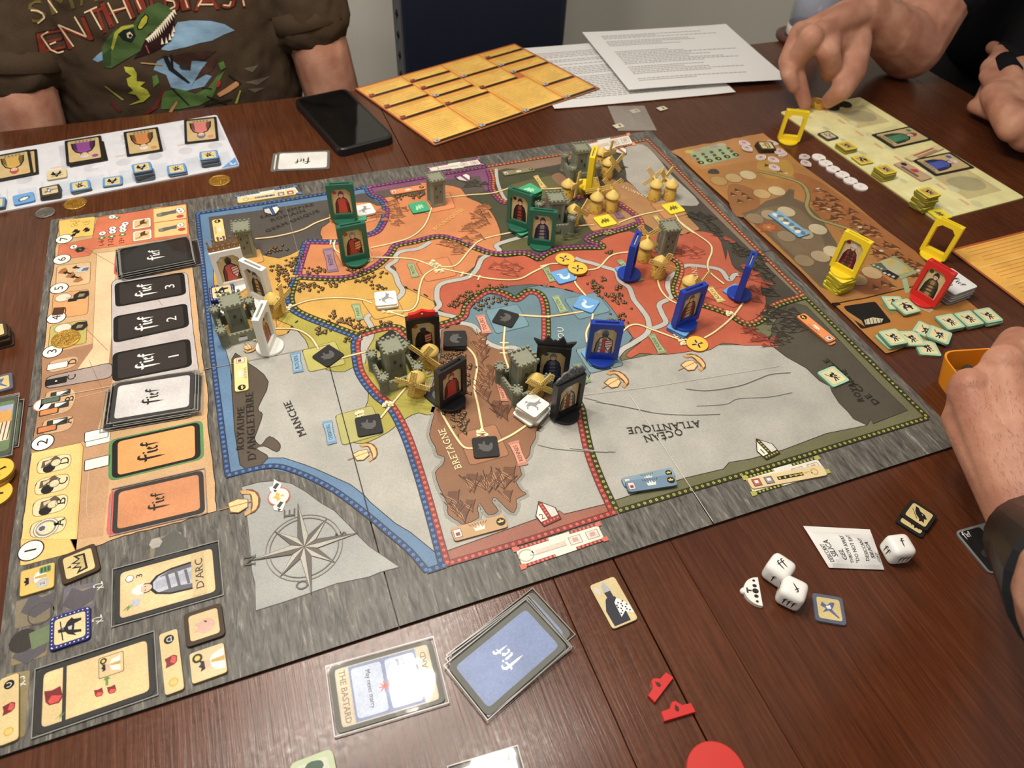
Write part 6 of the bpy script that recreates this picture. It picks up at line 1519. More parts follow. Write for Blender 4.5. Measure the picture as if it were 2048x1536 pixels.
for px, ds in (((1270, 222), 'small pale tile inside the clear bag, upper one'), ((1237, 252), 'small pale tile inside the clear bag, at its lower left'), ((1324, 217), 'small pale tile on the table right of the clear bag')):
    x, y = P(*px, TZ + .001); m = MB(); m.prism(rrect(.014, .010, .001, 2), 0, .0012, (212, 204, 180), (80, 80, 90)); q = m.build('small_tile', M_CARD, None, (x, y, TZ + .0001), .2); f = MB(.00125, .00003); f.poly(rect(.010, .007), (222, 210, 160), 0); f.poly(rect(.003, .005, .002), (70, 70, 100), 1); f.build('printed_face', M_PRINT, q); tag(q, ds, 'tile', 'small loose tiles')
# --- yellow player board
def art_yel(m, w, h):
    random.seed(12)
    m.poly(rrect(w - .003, h - .003, .003, 3), (236, 226, 158), 0)
    for x in (-.33, .33):
        m.poly(rect(w * .19, h * .40, w * x, h * .2), (206, 190, 130), 1); m.poly(smooth([(w * x - .014, h * .05), (w * x + .012, h * .1), (w * x + .016, h * .3), (w * x - .002, h * .36), (w * x - .016, h * .25)], 3, True), (178, 166, 122), 2)
    for k in range(8):
        x = -w * .44 + k * w * .125
        m.poly(rect(w * .07, h * .22, x, -h * .34), (240, 232, 172), 1); m.poly(ell(x + w * .03, -h * .30, .006, .004, 10), (214, 206, 150), 2)
        m.poly(rect(w * .05, h * .03, x, -h * .06), (226, 180, 130), 1); m.poly(ell(x + w * .03, h * .02, .008, .007, 8), (216, 210, 160), 1)
    for k in range(4): m.poly(rect(w * .03, h * .3, w * (-.18 + .12 * k), h * .25), (222, 214, 150), 1)
    for sx in (-1, 1): m.poly([(sx * (w * .5 - .002), -h * .5 + .002), (sx * (w * .5 - .002), -h * .5 + .022), (sx * (w * .5 - .022), -h * .5 + .002)], (238, 214, 56), 2); pic(m, 'griffin', sx * (w * .5 - .008), -h * .5 + .009, .010, 3, (140, 124, 40))
plate('player_board', [(1563, 225), (1872, 441), (2047, 396), (1721, 192)], TZ, PB, (236, 226, 160), (190, 180, 120), 'pale yellow player board with yellow token stacks at the right', 'player board', 'player boards', art_yel, r=.004)
ccard(c4((1010, 915), (1158, 1018), (1422, 945), (1275, 860)), WZ, (70, 130, 96), (150, 60, 50), 'character card with a figure in green on the yellow board', flip=False)
ccard(c4((1283, 1090), (1452, 1204), (1702, 1140), (1548, 1035)), WZ, (66, 84, 170), (220, 210, 200), 'character card with a figure in a blue gown on the yellow board', flip=False)
plate('title_tile', c4((1212, 1062), (1262, 1086), (1530, 1022), (1478, 1002)), WZ, .0018, (222, 204, 150), (150, 136, 100), 'narrow cream title tile between the two cards of the yellow board', 'tile', 'fief title tiles', lambda m, w, h: (m.poly(rect(w * .3, h * .6, -w * .2, 0), (190, 90, 50), 0), m.poly(rect(w * .12, h * .6, w * .2, 0), (120, 110, 130), 0), m.poly(rect(w * .12, h * .6, w * .38, 0), (170, 60, 50), 0)))
plate('title_tile', c4((1165, 1120), (1345, 1235), (1420, 1215), (1232, 1092)), WZ, .0018, (196, 164, 130), (140, 120, 96), 'tan tile with a red mitre left of the blue-gowned card', 'tile', 'fief title tiles', lambda m, w, h: (m.poly(ell(-w * .36, h * .1, h * .2, n=12), (40, 36, 34), 0), m.poly(xf([(-.5, -.4), (.4, -.5), (.6, .2), (0, .5)], w * .0, h * .15, h * .5), (196, 44, 40), 0), m.poly(rect(w * .6, h * .24, .0, -h * .28), (120, 90, 80), 0)))
yl = 'yellow-rimmed soldier token'
counter('darkbird', c4((640, 910), (708, 965), (785, 935), (715, 888)), WZ, 1, 'dark-rimmed bird token', 'nearest the hand on the yellow board', 'yellow board tokens')
counter('yman', c4((765, 975), (832, 1036), (915, 1008), (845, 955)), WZ, 3, yl, 'nearest the dark-rimmed token', 'yellow board tokens')
counter('yknight', c4((868, 1070), (935, 1128), (1024, 1106), (955, 1052)), WZ, 1, 'yellow-rimmed black horseman token', 'between two yellow stacks', 'yellow board tokens')
counter('yman', c4((1022, 1140), (1100, 1197), (1184, 1172), (1108, 1113)), WZ, 5, yl, 'in the middle of the yellow board', 'yellow board tokens', jit=.0008)
counter('yman', c4((1308, 1300), (1392, 1346), (1484, 1326), (1412, 1270)), WZ, 10, yl, 'tallest on the yellow board', 'yellow board tokens', jit=.0012)
counter('griffin', c6((900, 105), (985, 172), (1140, 128), (1060, 68)), WZ, 1, 'yellow griffin token', 'on the near corner of the yellow board', 'griffin tokens')
for i, q in enumerate(((745, 728), (770, 705), (828, 708))): coin(c4(q)[0], 13, TZ + (PB if i else PB), (70, 62, 52), ('dark coin, left one of three at the tip of the yellow board', 'dark coin, hindmost of three at the tip of the yellow board', 'dark coin, right one of three at the tip of the yellow board')[i]) 
for i in range(5): coin(c4((640, 720 - i * 8))[0], 15.5, TZ + PB + .0005 + i * .0019, GLD, f'gold coin in the pinched pile under the hand, {ORD[4 - i]}')
# --- crusade board
CQ = [(1347, 300), (1772, 707), (1984, 640), (1526, 266)]
cr = MB(TZ + PB + .00006, .00003); CZ = TZ + PB
def Cc(px, col, lay, sm=0, r=0): 
    w = [P(x, y, CZ) for x, y in px]
    if sm: w = smooth(w, sm, True)
    if r: w = rnd(w, r, 3)
    cr.poly(w, col, lay)
    return w
c, a, w, h = fit(CQ, CZ)
b = MB(); b.prism(rnd([P(x, y, CZ) for x, y in jag(CQ, 1.2, 9, 12)], .0006, 1), TZ, CZ, (177, 120, 59), (51, 36, 24)); CB = b.build('quest_board', M_CARD); tag(CB, 'long orange-brown parchment side board with numbered circles right of the map', 'game board')
cr.z = CZ + .00006
Cc(cR((0, 155), (680, 25), (850, 175), (230, 290)), (178, 122, 62), 0)
Cc(cR((230, 295), (860, 180), (1300, 500), (1850, 960), (1800, 1130), (1180, 1270), (700, 760)), (168, 114, 52), 0)
Cc(cR((900, 320), (1100, 380), (1480, 660), (1880, 980), (1600, 1080), (1420, 800), (1100, 640), (1010, 480)), (156, 94, 40), 1, 3)
Cc(cR((430, 400), (600, 430), (660, 560), (520, 640), (440, 560)), (146, 94, 44), 1, 3); Cc(cR((1250, 1060), (1500, 1040), (1640, 1160), (1420, 1200)), (142, 80, 36), 1, 3); Cc(cR((640, 240), (850, 220), (900, 330), (700, 350)), (177, 134, 48), 1, 3)
Cc(cR((520, 610), (620, 580), (700, 520), (830, 480), (870, 430), (910, 440), (905, 500), (1000, 540), (1110, 650), (1220, 830), (1240, 1000), (1180, 1180), (1100, 1150), (900, 950), (700, 760)), (104, 87, 64), 2)
Cc(cR((620, 600), (900, 560), (1060, 700), (1130, 860), (1000, 980), (760, 780)), (118, 99, 73), 3, 3)
random.seed(21)
for q in [(random.uniform(1040, 1800), 0) for _ in range(95)]:
    x = q[0]; y = 20 + (x - 680) * .818 + random.uniform(50, 230)
    X, Y = P(*cR((x, y))[0], CZ); s = random.uniform(.007, .015)
    cr.poly(xf([(-.5, 0), (-.1, .8), (.05, .4), (.3, .05)], X, Y, s, -2.4), (96, 55, 24), 4); cr.stroke(xf([(-.5, -.1), (-.1, .8), (.1, .4), (.5, -.3)], X, Y, s, -2.4), .0006, (72, 40, 19), 5); cr.poly(xf([(.05, .4), (-.05, .75), (.3, .4), (.4, .05)], X, Y, s, -2.4), (184, 124, 62), 5)
for q in ((470, 440), (520, 470), (440, 470), (560, 500), (490, 520), (1540, 1120), (1600, 1140), (1480, 1150), (690, 260), (780, 300)):
    X, Y = P(*cR(q)[0], CZ); cr.poly(xf([(-.5, 0), (-.1, .8), (.05, .4), (.3, .05)], X, Y, .011, -2.3), (84, 55, 30), 4); cr.poly(xf([(.05, .4), (-.05, .75), (.3, .4), (.4, .05)], X, Y, .010, -2.3), (190, 141, 70), 5)
pw = smooth([P(*q, CZ) for q in cR((640, 300), (850, 350), (970, 400), (1010, 480), (1000, 560), (1060, 640), (1200, 690), (1350, 740), (1400, 800))], 6)
cr.stroke(pw, .0062, (89, 80, 44), 6); cr.stroke(pw, .0042, (154, 141, 86), 7)
for q, cl in (((357, 373), (175, 137, 76)), ((465, 352), (185, 154, 99)), ((570, 330), (199, 178, 131)), ((672, 468), (184, 151, 96)), ((780, 447), (199, 174, 126)), ((620, 648), (141, 120, 89)), ((730, 622), (163, 142, 107)), ((850, 598), (189, 173, 137)), ((850, 778), (142, 122, 92)), ((980, 760), (168, 149, 115)), ((1080, 727), (190, 174, 140)), ((980, 955), (142, 120, 88)), ((1100, 925), (168, 147, 112)), ((1190, 890), (189, 173, 137)), ((1475, 1045), (185, 154, 110)), ((1370, 1092), (168, 134, 88))):
    X, Y = P(*cR(q)[0], CZ); cr.poly(ell(X, Y, .0108, n=24), (103, 77, 44), 7); cr.poly(ell(X, Y, .0103, n=24), cl, 8)
Cc(cR((115, 152), (375, 92), (520, 198), (232, 264)), (141, 154, 112), 2, r=.002); Cc(cR((125, 155), (375, 97), (508, 196), (235, 257)), (159, 171, 129), 3, r=.002)
for i in range(5):
    X, Y = P(*cR((140 + i * 60, 160 - i * 13))[0], CZ); cr.poly(ell(X, Y, .006, .004, 10), ((190, 173, 72), (189, 134, 104), (163, 171, 136), (168, 142, 136), (182, 171, 136))[i], 4)
    for k in range(2): X, Y = P(*cR((175 + i * 62 + k * 22, 190 - i * 14 + k * 22))[0], CZ); cr.poly(xf([(-.6, -.3), (.2, -.5), (.6, 0), (.1, .4)], X, Y, .007, .5), (79, 84, 60), 4)
    X, Y = P(*cR((225 + i * 64, 238 - i * 14))[0], CZ); cr.poly(ell(X, Y, .0044, n=12), (44, 48, 30), 4); cr.poly(xf([(-.3, -.3), (.1, -.4), (.4, 0), (.1, .4)], X, Y, .006), (177, 164, 64), 5)
X, Y = P(*cR((720, 712))[0], CZ); st = []
for k in range(14): rr = .0155 if k % 2 == 0 else .0105; st.append((X + rr * math.cos(k * math.pi / 7), Y + rr * .8 * math.sin(k * math.pi / 7)))
cr.poly(st, (146, 77, 32), 8); cr.poly([(X + (p[0] - X) * .6, Y + (p[1] - Y) * .6) for p in st], (168, 97, 44), 9); cr.poly(ell(X, Y, .002, n=8), (199, 142, 64), 10)
cr.stroke([P(*q, CZ) for q in cR((1195, 1275), (1300, 1252), (1420, 1232), (1800, 1140))], .0014, (29, 21, 16), 6); Cc(cR((1180, 1265), (1230, 1262), (1250, 1278), (1200, 1290)), (29, 21, 16), 6); Cc(cR((290, 290), (340, 288), (360, 320), (280, 318)), (65, 58, 44), 6, 3)
Cc(cR((1265, 1290), (1500, 1255), (1620, 1405), (1400, 1457)), (22, 18, 16), 6, r=.003); Cc(cR((1270, 1310), (1400, 1395), (1425, 1440), (1300, 1360)), (177, 122, 57), 7); Cc(cR((1420, 1390), (1480, 1372), (1560, 1382), (1545, 1410), (1430, 1425)), (199, 188, 152), 7)
for k in range(5): cr.stroke([P(*q, CZ) for q in cR((1430 + k * 26, 1380), (1440 + k * 26, 1424))], .0006, (34, 28, 22), 8)
Cc(cR((1440, 1000), (1640, 920), (1812, 1042), (1690, 1092)), (151, 154, 112), 6); Cc(cR((1480, 1000), (1620, 940), (1740, 1020), (1640, 1060)), (177, 171, 128), 7, 3); Cc(cR((1460, 985), (1540, 970), (1590, 1020), (1520, 1035)), (82, 94, 73), 8); Cc(cR((1545, 1030), (1590, 1022), (1680, 1072), (1650, 1098), (1560, 1050)), (34, 30, 44), 8); Cc(cR((1580, 960), (1630, 945), (1650, 970), (1600, 985)), (194, 161, 72), 8); Cc(cR((1700, 1020), (1740, 1010), (1750, 1040), (1710, 1045)), (194, 161, 72), 8)
cr.lay = 9
for s, qa, qb, cl in (('AIDE', (1480, 990), (1560, 1020), (189, 189, 160)), ('CRUX', (1562, 1042), (1648, 1082), (199, 193, 180))): text(cr, s, P(*cR(qa)[0], CZ), P(*cR(qb)[0], CZ), .0034, cl, serif=False) if False else None
for q in ((1570, 1048), (1600, 1060), (1632, 1074)): X, Y = P(*cR(q)[0], CZ); cr.poly(rect(.0034, .0026, X, Y), (196, 189, 177), 9)
for q in ((1490, 990), (1520, 1003), (1545, 1015)): X, Y = P(*cR(q)[0], CZ); cr.poly(rect(.003, .0024, X, Y), (177, 179, 148), 9)
Cc(cR((1695, 1095), (1730, 1080), (1750, 1160), (1760, 1190), (1720, 1195)), (151, 173, 131), 6); Cc(cR((1540, 1280), (1640, 1230), (1700, 1300), (1620, 1350)), (137, 126, 67), 6); Cc(cR((1780, 1290), (1900, 1250), (1990, 1270), (1900, 1340)), (185, 164, 120), 6)
for q in ((850, 318), (1080, 430), (1160, 580), (1390, 712), (1545, 885), (1815, 1028)): X, Y = P(*cR(q)[0], CZ); cr.poly(ell(X, Y, .0028, .002, 7), (194, 184, 164), 7)
cr.build('printed_parchment', M_PRINT, CB)
plate('strip_tile', cR((735, 618), (930, 787), (1022, 762), (795, 582)), CZ, .0018, (120, 166, 196), (70, 90, 110), 'narrow light blue tile lying across the brown side board', 'tile', None, lambda m, w, h: [m.poly(ell(-w * .4 + k * w * .09, h * (.1 if k % 2 else -.1), h * .26, h * .18, 6, k), ((226, 222, 210), (90, 120, 140), (206, 190, 130), (110, 100, 80))[k % 4], k % 3) for k in range(10)], r=.0012)
# leaf-shaped event markers and white discs
LEAF = [(0, -.62), (.34, -.30), (.44, .05), (.30, .36), (0, .5), (-.30, .36), (-.44, .05), (-.34, -.30)]
lm = MB(); lm.prism(xf(LEAF, 0, 0, .0145), 0, .0016, (226, 220, 216), (206, 200, 196)); lme = lm.mesh('event_marker', M_CARD)
lf = MB(.00165, .00003); lf.poly(xf(LEAF, 0, 0, .0118), (150, 110, 110), 0); lf.poly(xf(LEAF, 0, 0, .0106), (214, 190, 184), 1); lf.poly(xf([(-.2, -.1), (0, -.3), (.2, -.1), (.1, .3), (-.1, .3)], 0, 0, .011), (176, 120, 116), 2); lfm = lf.mesh('printed_face', M_PRINT)
cT = crop(1480, 240, 5.95)
for i, (q, rz, ds) in enumerate((((50, 270), .6, 'leftmost pink leaf marker beside the small dark stack'), ((85, 330), .3, 'pink leaf marker touching the left of the dark stack'), ((250, 440), 1.9, 'pink leaf marker below the dark stack'), ((395, 465), .4, 'pink leaf marker in the middle of the trailing chain'), ((408, 560), .2, 'lowest pink leaf marker of the trailing chain'), ((380, 270), .9, 'pink leaf marker above the dark stack'), ((470, 370), -1.1, 'pink leaf marker right of the dark stack, upper layer'), ((500, 395), -1.0, 'pink leaf marker right of the dark stack, lower layer'), ((770, 432), -1.5, 'pink leaf marker on the table, upper of two by the white discs'), ((785, 508), .2, 'pink leaf marker on the table, lower of two by the white discs'))):
    off = .0017 if i in (1, 6, 9) else 0.0
    z0 = (TZ if i >= 8 else CZ) + off
    x, y = P(*cT(q)[0], z0 + .0016); o = link(lme, 'event_marker', None, (x, y, z0), rz); link(lfm, 'printed_face', o); tag(o, ds, 'marker', 'pink leaf-shaped markers')
counter('crown', cT((250, 345), (425, 345), (360, 250), (225, 265)), CZ, 3, 'small dark-edged card token', 'among the leaf markers', 'leaf marker stack tokens')
nt_ = ('first', 'second', 'third', 'fourth', 'fifth', 'last')
for i, q in enumerate(((1090, 197), (1140, 240), (1195, 283), (1262, 323), (1322, 368), (1395, 412))):
    x, y = P(*cR(q)[0], TZ + .0018); m = MB(); m.prism(ell(0, 0, .0088, n=24), 0, .0018, (236, 228, 222), (206, 200, 194), bev=.0002); o = m.build('white_disc', M_CARD, None, (x, y, TZ), .3); f = MB(.00185, .00003); f.poly(xf([(-.3, -.4), (.3, -.3), (.1, .5)], 0, 0, .004), (214, 160, 150), 0); f.build('printed_face', M_PRINT, o); tag(o, f'round white disc, {nt_[i]} in the diagonal row from the leaf markers', 'disc', 'row of white discs')
# --- tokens, deck and frames round the side board
gm = 'pale green archer token'
G = 'green archer tokens'
counter('man', c6((600, 1250), (765, 1210), (650, 1095), (498, 1122)), CZ, 3, gm, 'at the side board near corner', G, seed=1)
counter('man', c6((730, 1255), (880, 1222), (830, 1112), (690, 1130)), CZ, 1, gm, 'second from the near corner in the row', G)
counter('man', c6((850, 1337), (1040, 1330), (980, 1195), (798, 1185)), TZ, 1, gm, 'lying nearest the orange tray', G)
counter('man', c6((850, 1130), (925, 1180), (965, 1085), (880, 1050)), CZ, 1, gm, 'half buried in the middle of the row', G)
counter('man', c6((905, 1165), (1080, 1232), (1147, 1135), (945, 1065)), CZ + TT, 1, gm, 'turned askew in the middle of the row', G)
counter('man', c6((1095, 1110), (1245, 1080), (1130, 963), (975, 998)), CZ, 2, gm, 'third from far row end', G, seed=2)
counter('man', c6((1255, 1085), (1407, 1047), (1290, 938), (1138, 972)), CZ, 2, gm, 'second from far row end', G, seed=3)
counter('man', c6((1420, 1063), (1570, 1020), (1450, 908), (1305, 943)), CZ, 2, gm, 'at the far row end', G, seed=4)
counter('rider', c6((590, 905), (700, 900), (690, 830), (570, 870)), CZ, 1, 'pale green knight token', 'tucked under its neighbour by the red standee', 'green knight tokens')
counter('rider', c6((722, 985), (870, 942), (750, 835), (605, 872)), CZ + TT, 1, 'pale green knight token', 'lying uppermost in front of the red standee', 'green knight tokens')
DK = [(1855, 551), (1909, 589), (1957.6, 573.4), (1903, 535.6)]
for i in range(12):
    th = .00125; z0 = CZ + i * th; random.seed(i)
    c, a, w, h = fit(DK, CZ + 12 * th)
    m = MB(); m.prism(rrect(w, h, .003, 3), 0, th * .96, (226, 224, 222), (150, 148, 146) if i % 2 else (110, 108, 108))
    top = i == 11
    o = m.build('deck_card', M_CARD, None, (c.x + (0 if top else random.uniform(-.0007, .0007)), c.y + (0 if top else random.uniform(-.0007, .0007)), z0), a)
    if top:
        f = MB(th, .00003); s = w * .34; f.lay = 1; logo(f, (-w * .12, h * .02), (w * .30, h * .02), (56, 50, 50), .6); f.poly(ell(w * .06, -h * .22, w * .10, w * .09, 12), (170, 60, 56), 0); f.poly(ell(w * .06, -h * .22, w * .07, w * .06, 12), (226, 220, 218), 1); f.build('printed_face', M_PRINT, o)
    tag(o, f'white-backed card, {ORD[11 - i]} of the thick deck behind the red standee', 'card', 'thick white deck')
standee((1828, 586), (1866, 610), CZ, RED, A_((84, 76, 60), hat=(50, 46, 44), acc=(160, 130, 80), seed=21), 'red standee of a dark warrior beside the thick white deck', 'red standees')
counter('griffin', c6((60, 640), (150, 720), (330, 650), (230, 560))[0:4], CZ, 8, 'yellow griffin token', 'under the side board standee', 'griffin tokens', jit=.0013)
standee((1667, 530), (1706, 551), CZ + 8 * TT, YLW, A_((150, 40, 44), hat=(206, 206, 206), acc=(60, 60, 44), seed=22), 'yellow standee with a portrait on its token stack on the side board', 'yellow standees')
standee((1847, 499), (1885, 518), TZ, YLW, None, 'empty yellow standee frame beside the right orange reference sheet', 'yellow standees', base_r=.013)
standee((1556, 276), (1598, 281), TZ, YLW, None, 'empty yellow standee frame at the far corner of the yellow board', 'yellow standees', base_r=.013, h=.040)
# --- decks and cards on the turn track
SLV2 = (52, 50, 48)
def scard(px4, z0, fill, frame, desc, grp, lg=(36, 28, 22), turn=1, art=None, th=.0005, slv=True, fr=.0032):
    c, a, w, h = fit(px4, z0 + th)
    b = MB(); b.prism(rrect(w - .0035, h - .003, .0042, 4), 0, th, frame, frame)
    o = b.build('sleeved_card' if slv else 'playing_card', M_CARD, None, (c.x, c.y, z0 + .0001), a)
    f = MB(th + .00004, .00002)
    (art or back(fill, frame, lg, fr, turn))(f, w - .0035, h - .003)
    f.build('printed_face', M_PRINT, o)
    if slv: sleeve(o, w, h, th + .00045)
    tag(o, desc, 'card', grp)
    return o
def deck(px4, z0, n, fill, frame, dsc, grp, lg, turn, shifts, dz=.0011):
    for i in range(n):
        sx, sy = (0, 0) if i == n - 1 else shifts[i % len(shifts)]
        k = i - (n - 1)
        scard([(x + sx, y + sy - k * 1.0) for x, y in px4], z0 + i * dz, fill, frame, f'{dsc}, {ORD[n - 1 - i]} of its deck on the turn track', grp, lg, turn)
deck(cI((1020, 725), (1660, 605), (1610, 385), (1010, 505)), BZ, 6, (44, 41, 39), (24, 23, 22), 'black-backed sleeved card', 'black card deck', (236, 234, 228), 1, ((18, 3), (-3, 3), (4, 5), (-5, 0), (2, 3)))
deck(cJ((905, 548), (1690, 425), (1655, 100), (965, 185)), BZ, 6, (206, 202, 200), (58, 56, 54), 'grey-backed sleeved card', 'grey card deck', (40, 36, 34), 1, ((-14, 12), (10, 4), (-8, 8), (13, 2), (6, 0)))
scard(cJ((930, 1505), (1772, 1312), (1752, 915), (955, 1108)), BZ, (206, 142, 92), (56, 52, 50), 'sleeved orange-backed card on the red-framed place of the turn track', 'orange-backed cards', (44, 32, 24), 1)
def art_arc(m, w, h):
    m.poly(rrect(w * .90, h * .84, .003, 3), (222, 196, 148), 0)
    m2 = MB(m.z + m.step * 1.3, m.step); figure(m2, h * .66, w * .70, (224, 200, 152), (192, 194, 204), (228, 190, 160), (226, 224, 220), acc=(176, 178, 190), seed=4)
    k = len(m.v); m.v += [(y * 1.0 * -1 + -w * .05, x, z) for x, y, z in m2.v]; m.f += [[i + k for i in f] for f in m2.f]; m.c += m2.c; m.sm += m2.sm
    m.poly(rect(w * .13, h * .80, w * .30, 0), (206, 184, 138), 12); m.lay = 13; text(m, "D'ARC", (w * .345, -h * .28), (w * .345, h * .28), w * .075, (54, 44, 34))
    m.poly(ell(-w * .36, h * .26, h * .07, n=6), (90, 84, 78), 12); m.poly(ell(-w * .36, h * .26, h * .06, n=6), (236, 234, 230), 13); m.lay = 13; text(m, '3', (-w * .24, h * .22), (-w * .24, h * .31), w * .06, (60, 50, 44), serif=False)
    m.poly(xf([(-.5, -.2), (.0, .1), (-.1, -.3), (.5, .3), (.1, .1), (.2, .4)], -w * .38, -h * .28, h * .16), (110, 160, 60), 12)
scard(cK((720, 632), (1447, 422), (1413, 70), (724, 252)), BZ, 0, (56, 54, 52), "sleeved character card lettered D'ARC with a knight in plate armour", 'sleeved character cards', art=art_arc)
def red_hat(m, x, y, s, a, lay): m.poly(xf([(-.5, -.3), (-.2, -.5), (.5, -.35), (.4, .1), (.5, .5), (-.2, .4), (-.45, .2)], x, y, s, a), (130, 30, 34), lay); m.poly(xf([(-.4, -.25), (-.1, -.45), (.1, .1), (-.2, .3), (-.4, .15)], x, y, s, a), (214, 72, 62), lay + 1)
def art_pope(m, w, h):
    m.poly(rrect(w * .90, h * .84, .003, 3), (226, 200, 148), 0); m.poly(rect(w * .032, h * .84, -w * .27, 0), (56, 54, 52), 1)
    red_hat(m, -w * .36, 0, h * .26, math.pi / 2, 2); red_hat(m, w * .02, -h * .18, h * .13, math.pi / 2, 2); red_hat(m, w * .13, -h * .20, h * .13, math.pi / 2, 2)
    m.poly(xf([(-.12, -.5), (.12, -.5), (.12, .1), (.3, .1), (0, .5), (-.3, .1), (-.12, .1)], w * .09, -h * .03, h * .16), (110, 150, 70), 3)
    x, y = w * .13, h * .20; m.poly(rrect(h * .36, h * .34, .001, 2, x, y), (110, 90, 66), 2); m.poly(rrect(h * .34, h * .32, .001, 2, x, y), (222, 198, 150), 3); pic(m, 'king', x, y, h * .28, 4, None, math.pi / 2); m.poly(ell(x - h * .11, y + h * .10, h * .05, n=10), (44, 40, 36), 6); m.poly(ell(x - h * .11, y + h * .10, h * .03, n=5), (230, 200, 80), 7)
    m.poly(xf([(-.5, -.2), (.0, .1), (-.1, -.3), (.5, .3), (.1, .1), (.2, .4)], -w * .30, -h * .34, h * .14), (120, 160, 70), 3)
scard(cK((207, 1345), (1027, 1072), (998, 652), (222, 898)), BZ, 0, (56, 54, 52), 'sleeved tan card with red cardinal hats and a pope icon', 'sleeved character cards', art=art_pope)
def tileb(px4, desc, art, col=(222, 200, 150), edge=(140, 122, 86)): return plate('bonus_tile', px4, BZ, TT, col, edge, desc, 'tile', 'bonus tiles', art, r=.002)
counter('crown', cK((420, 330), (622, 242), (597, 105), (395, 190)), BZ, 1, 'brown-rimmed token with a gold crown', 'below step 1 of the turn track', 'brown-rimmed tokens', size=.0235)
counter('pig', cK((1217, 737), (1432, 662), (1412, 488), (1203, 557)), BZ, 1, 'brown-rimmed token with a pink pig', 'near the board front edge', 'brown-rimmed tokens', size=.0235)
counter('navy', cK((340, 760), (570, 700), (565, 502), (328, 575)), BZ, 1, 'navy dotted knight token', 'lying on the stone below the turn track', 'navy knight tokens', size=.0235)
def art_king(cl):
    def art(m, w, h): m.poly(rrect(w * .94, h * .94, .001, 2), cl, 0); pic(m, 'king', w * .12, 0, h * .78, 1, None, math.pi / 2); m.poly(ell(-w * .28, h * .26, h * .15, n=14), (44, 40, 36), 4); m.poly(ell(-w * .28, h * .26, h * .09, n=6), (230, 200, 80), 5)
    return art
tileb(cK((1240, 1002), (1466, 912), (1446, 725), (1218, 797)), 'tan tile with a white-robed pope near the board front edge', art_king((222, 198, 148)))
def art_king2(m, w, h): m.poly(rrect(w * .94, h * .94, .001, 2), (230, 188, 92), 0); pic(m, 'king', -w * .05, h * .05, h * .7, 1, None, math.pi / 2); m.poly(ell(w * .16, -h * .22, h * .20, n=16), (190, 186, 176), 4); m.lay = 5; text(m, '2', (w * .22, -h * .30), (w * .22, -h * .16), h * .14, (90, 86, 80), serif=False); m.poly(rrect(w * .34, h * .26, .001, 2, w * .22, h * .30), (110, 150, 90), 4); [m.poly(rect(w * .06, h * .18, w * (.12 + .1 * k), h * .30), (60, 90, 60), 5) for k in range(3)]
tileb(cK((130, 427), (357, 370), (346, 213), (130, 263)), 'yellow tile with a king and a silver 2 below the turn track', art_king2, (222, 180, 84))
def art_let(ch):
    def art(m, w, h): m.poly(rrect(w * .95, h * .9, .002, 2), (222, 196, 138), 0); m.poly(ell(w * .36, 0, h * .28, n=16), (34, 30, 28), 1); m.lay = 2; text(m, ch, (w * .36 + h * .14, -h * .14), (w * .36 + h * .14, h * .14), h * .30, (236, 232, 222)); red_hat(m, 0, 0, h * .66, math.pi / 2, 1); m.poly(ell(-w * .34, 0, h * .26, n=16), (206, 168, 80), 1); m.poly(ell(-w * .34, 0, h * .18, n=16), (222, 188, 100), 2)
    return art
tileb(cK((1072, 1065), (1137, 635), (1020, 677))[0:1] + cK((1197, 1025), (1137, 635), (1018, 677))[0:3], 'long tan tile with a black letter D and a red hat', lambda m, w, h: None)
tileb(cK((0, 1397), (122, 1345), (120, 922), (-12, 962)), 'long tan tile with a black letter C at the left photo edge', lambda m, w, h: None)
for o in [q for q in bpy.data.objects if q.name.startswith('bonus_tile') and 'letter' in q.get('label', '')]:
    me = o.data; w = o.dimensions.x if o.dimensions.x else 1
    xs_ = [v.co.x for v in me.vertices]; ys_ = [v.co.y for v in me.vertices]; w, h = max(xs_) - min(xs_), max(ys_) - min(ys_)
    f = MB(TT + .00005, .00003); art_let('D' if 'letter D' in o['label'] else 'C')(f, h, w); f.v = [(-y, x, z) for x, y, z in f.v]
    f.build('printed_lettering', M_PRINT, o)
# --- cards and bits at the front
def art_bast(m, w, h):
    m.poly(rrect(w * .90, h * .88, .003, 3), (198, 190, 176), 0)
    m.poly(rect(w * .64, h * .84, 0, 0), (132, 142, 178), 1)
    for sx in (-1, 1): m.poly(rrect(w * .285, h * .76, .002, 2, sx * w * .16, 0), (196, 204, 220), 2); m.poly(rect(w * .11, h * .86, sx * w * .385, 0), (216, 198, 168), 2)
    m.lay = 3
    text(m, 'THE BASTARD', (-w * .41, h * .40), (-w * .41, -h * .40), w * .055, (120, 106, 88)); text(m, 'LE B\u00c2TARD', (w * .41, -h * .34), (w * .41, h * .34), w * .055, (120, 106, 88))
    text(m, 'May never marry.', (-w * .17, h * .30), (-w * .17, -h * .30), w * .045, (50, 50, 56), serif=False); text(m, 'Ce seigneur ne peut', (w * .15, -h * .34), (w * .15, h * .34), w * .036, (70, 70, 76), serif=False); text(m, 'jamais se marier.', (w * .21, -h * .28), (w * .21, h * .28), w * .036, (70, 70, 76), serif=False)
    for k in range(8): m.poly(xf([(-.05, 0), (.05, 0), (.03, .5), (-.03, .5)], -w * .02, -h * .02, .007, k * math.pi / 4), (206, 90, 70), 3)
    m.poly(rect(.003, .005, w * .04, h * .02), (226, 150, 110), 3); m.poly(rect(.003, .005, w * .055, h * .0), (236, 236, 236), 3)
scard([(669, 1475), (899, 1407), (867, 1272), (650, 1333)], TZ + .0012, 0, (118, 116, 108), 'sleeved card lettered THE BASTARD on the front of the table', 'front sleeved cards', art=art_bast)
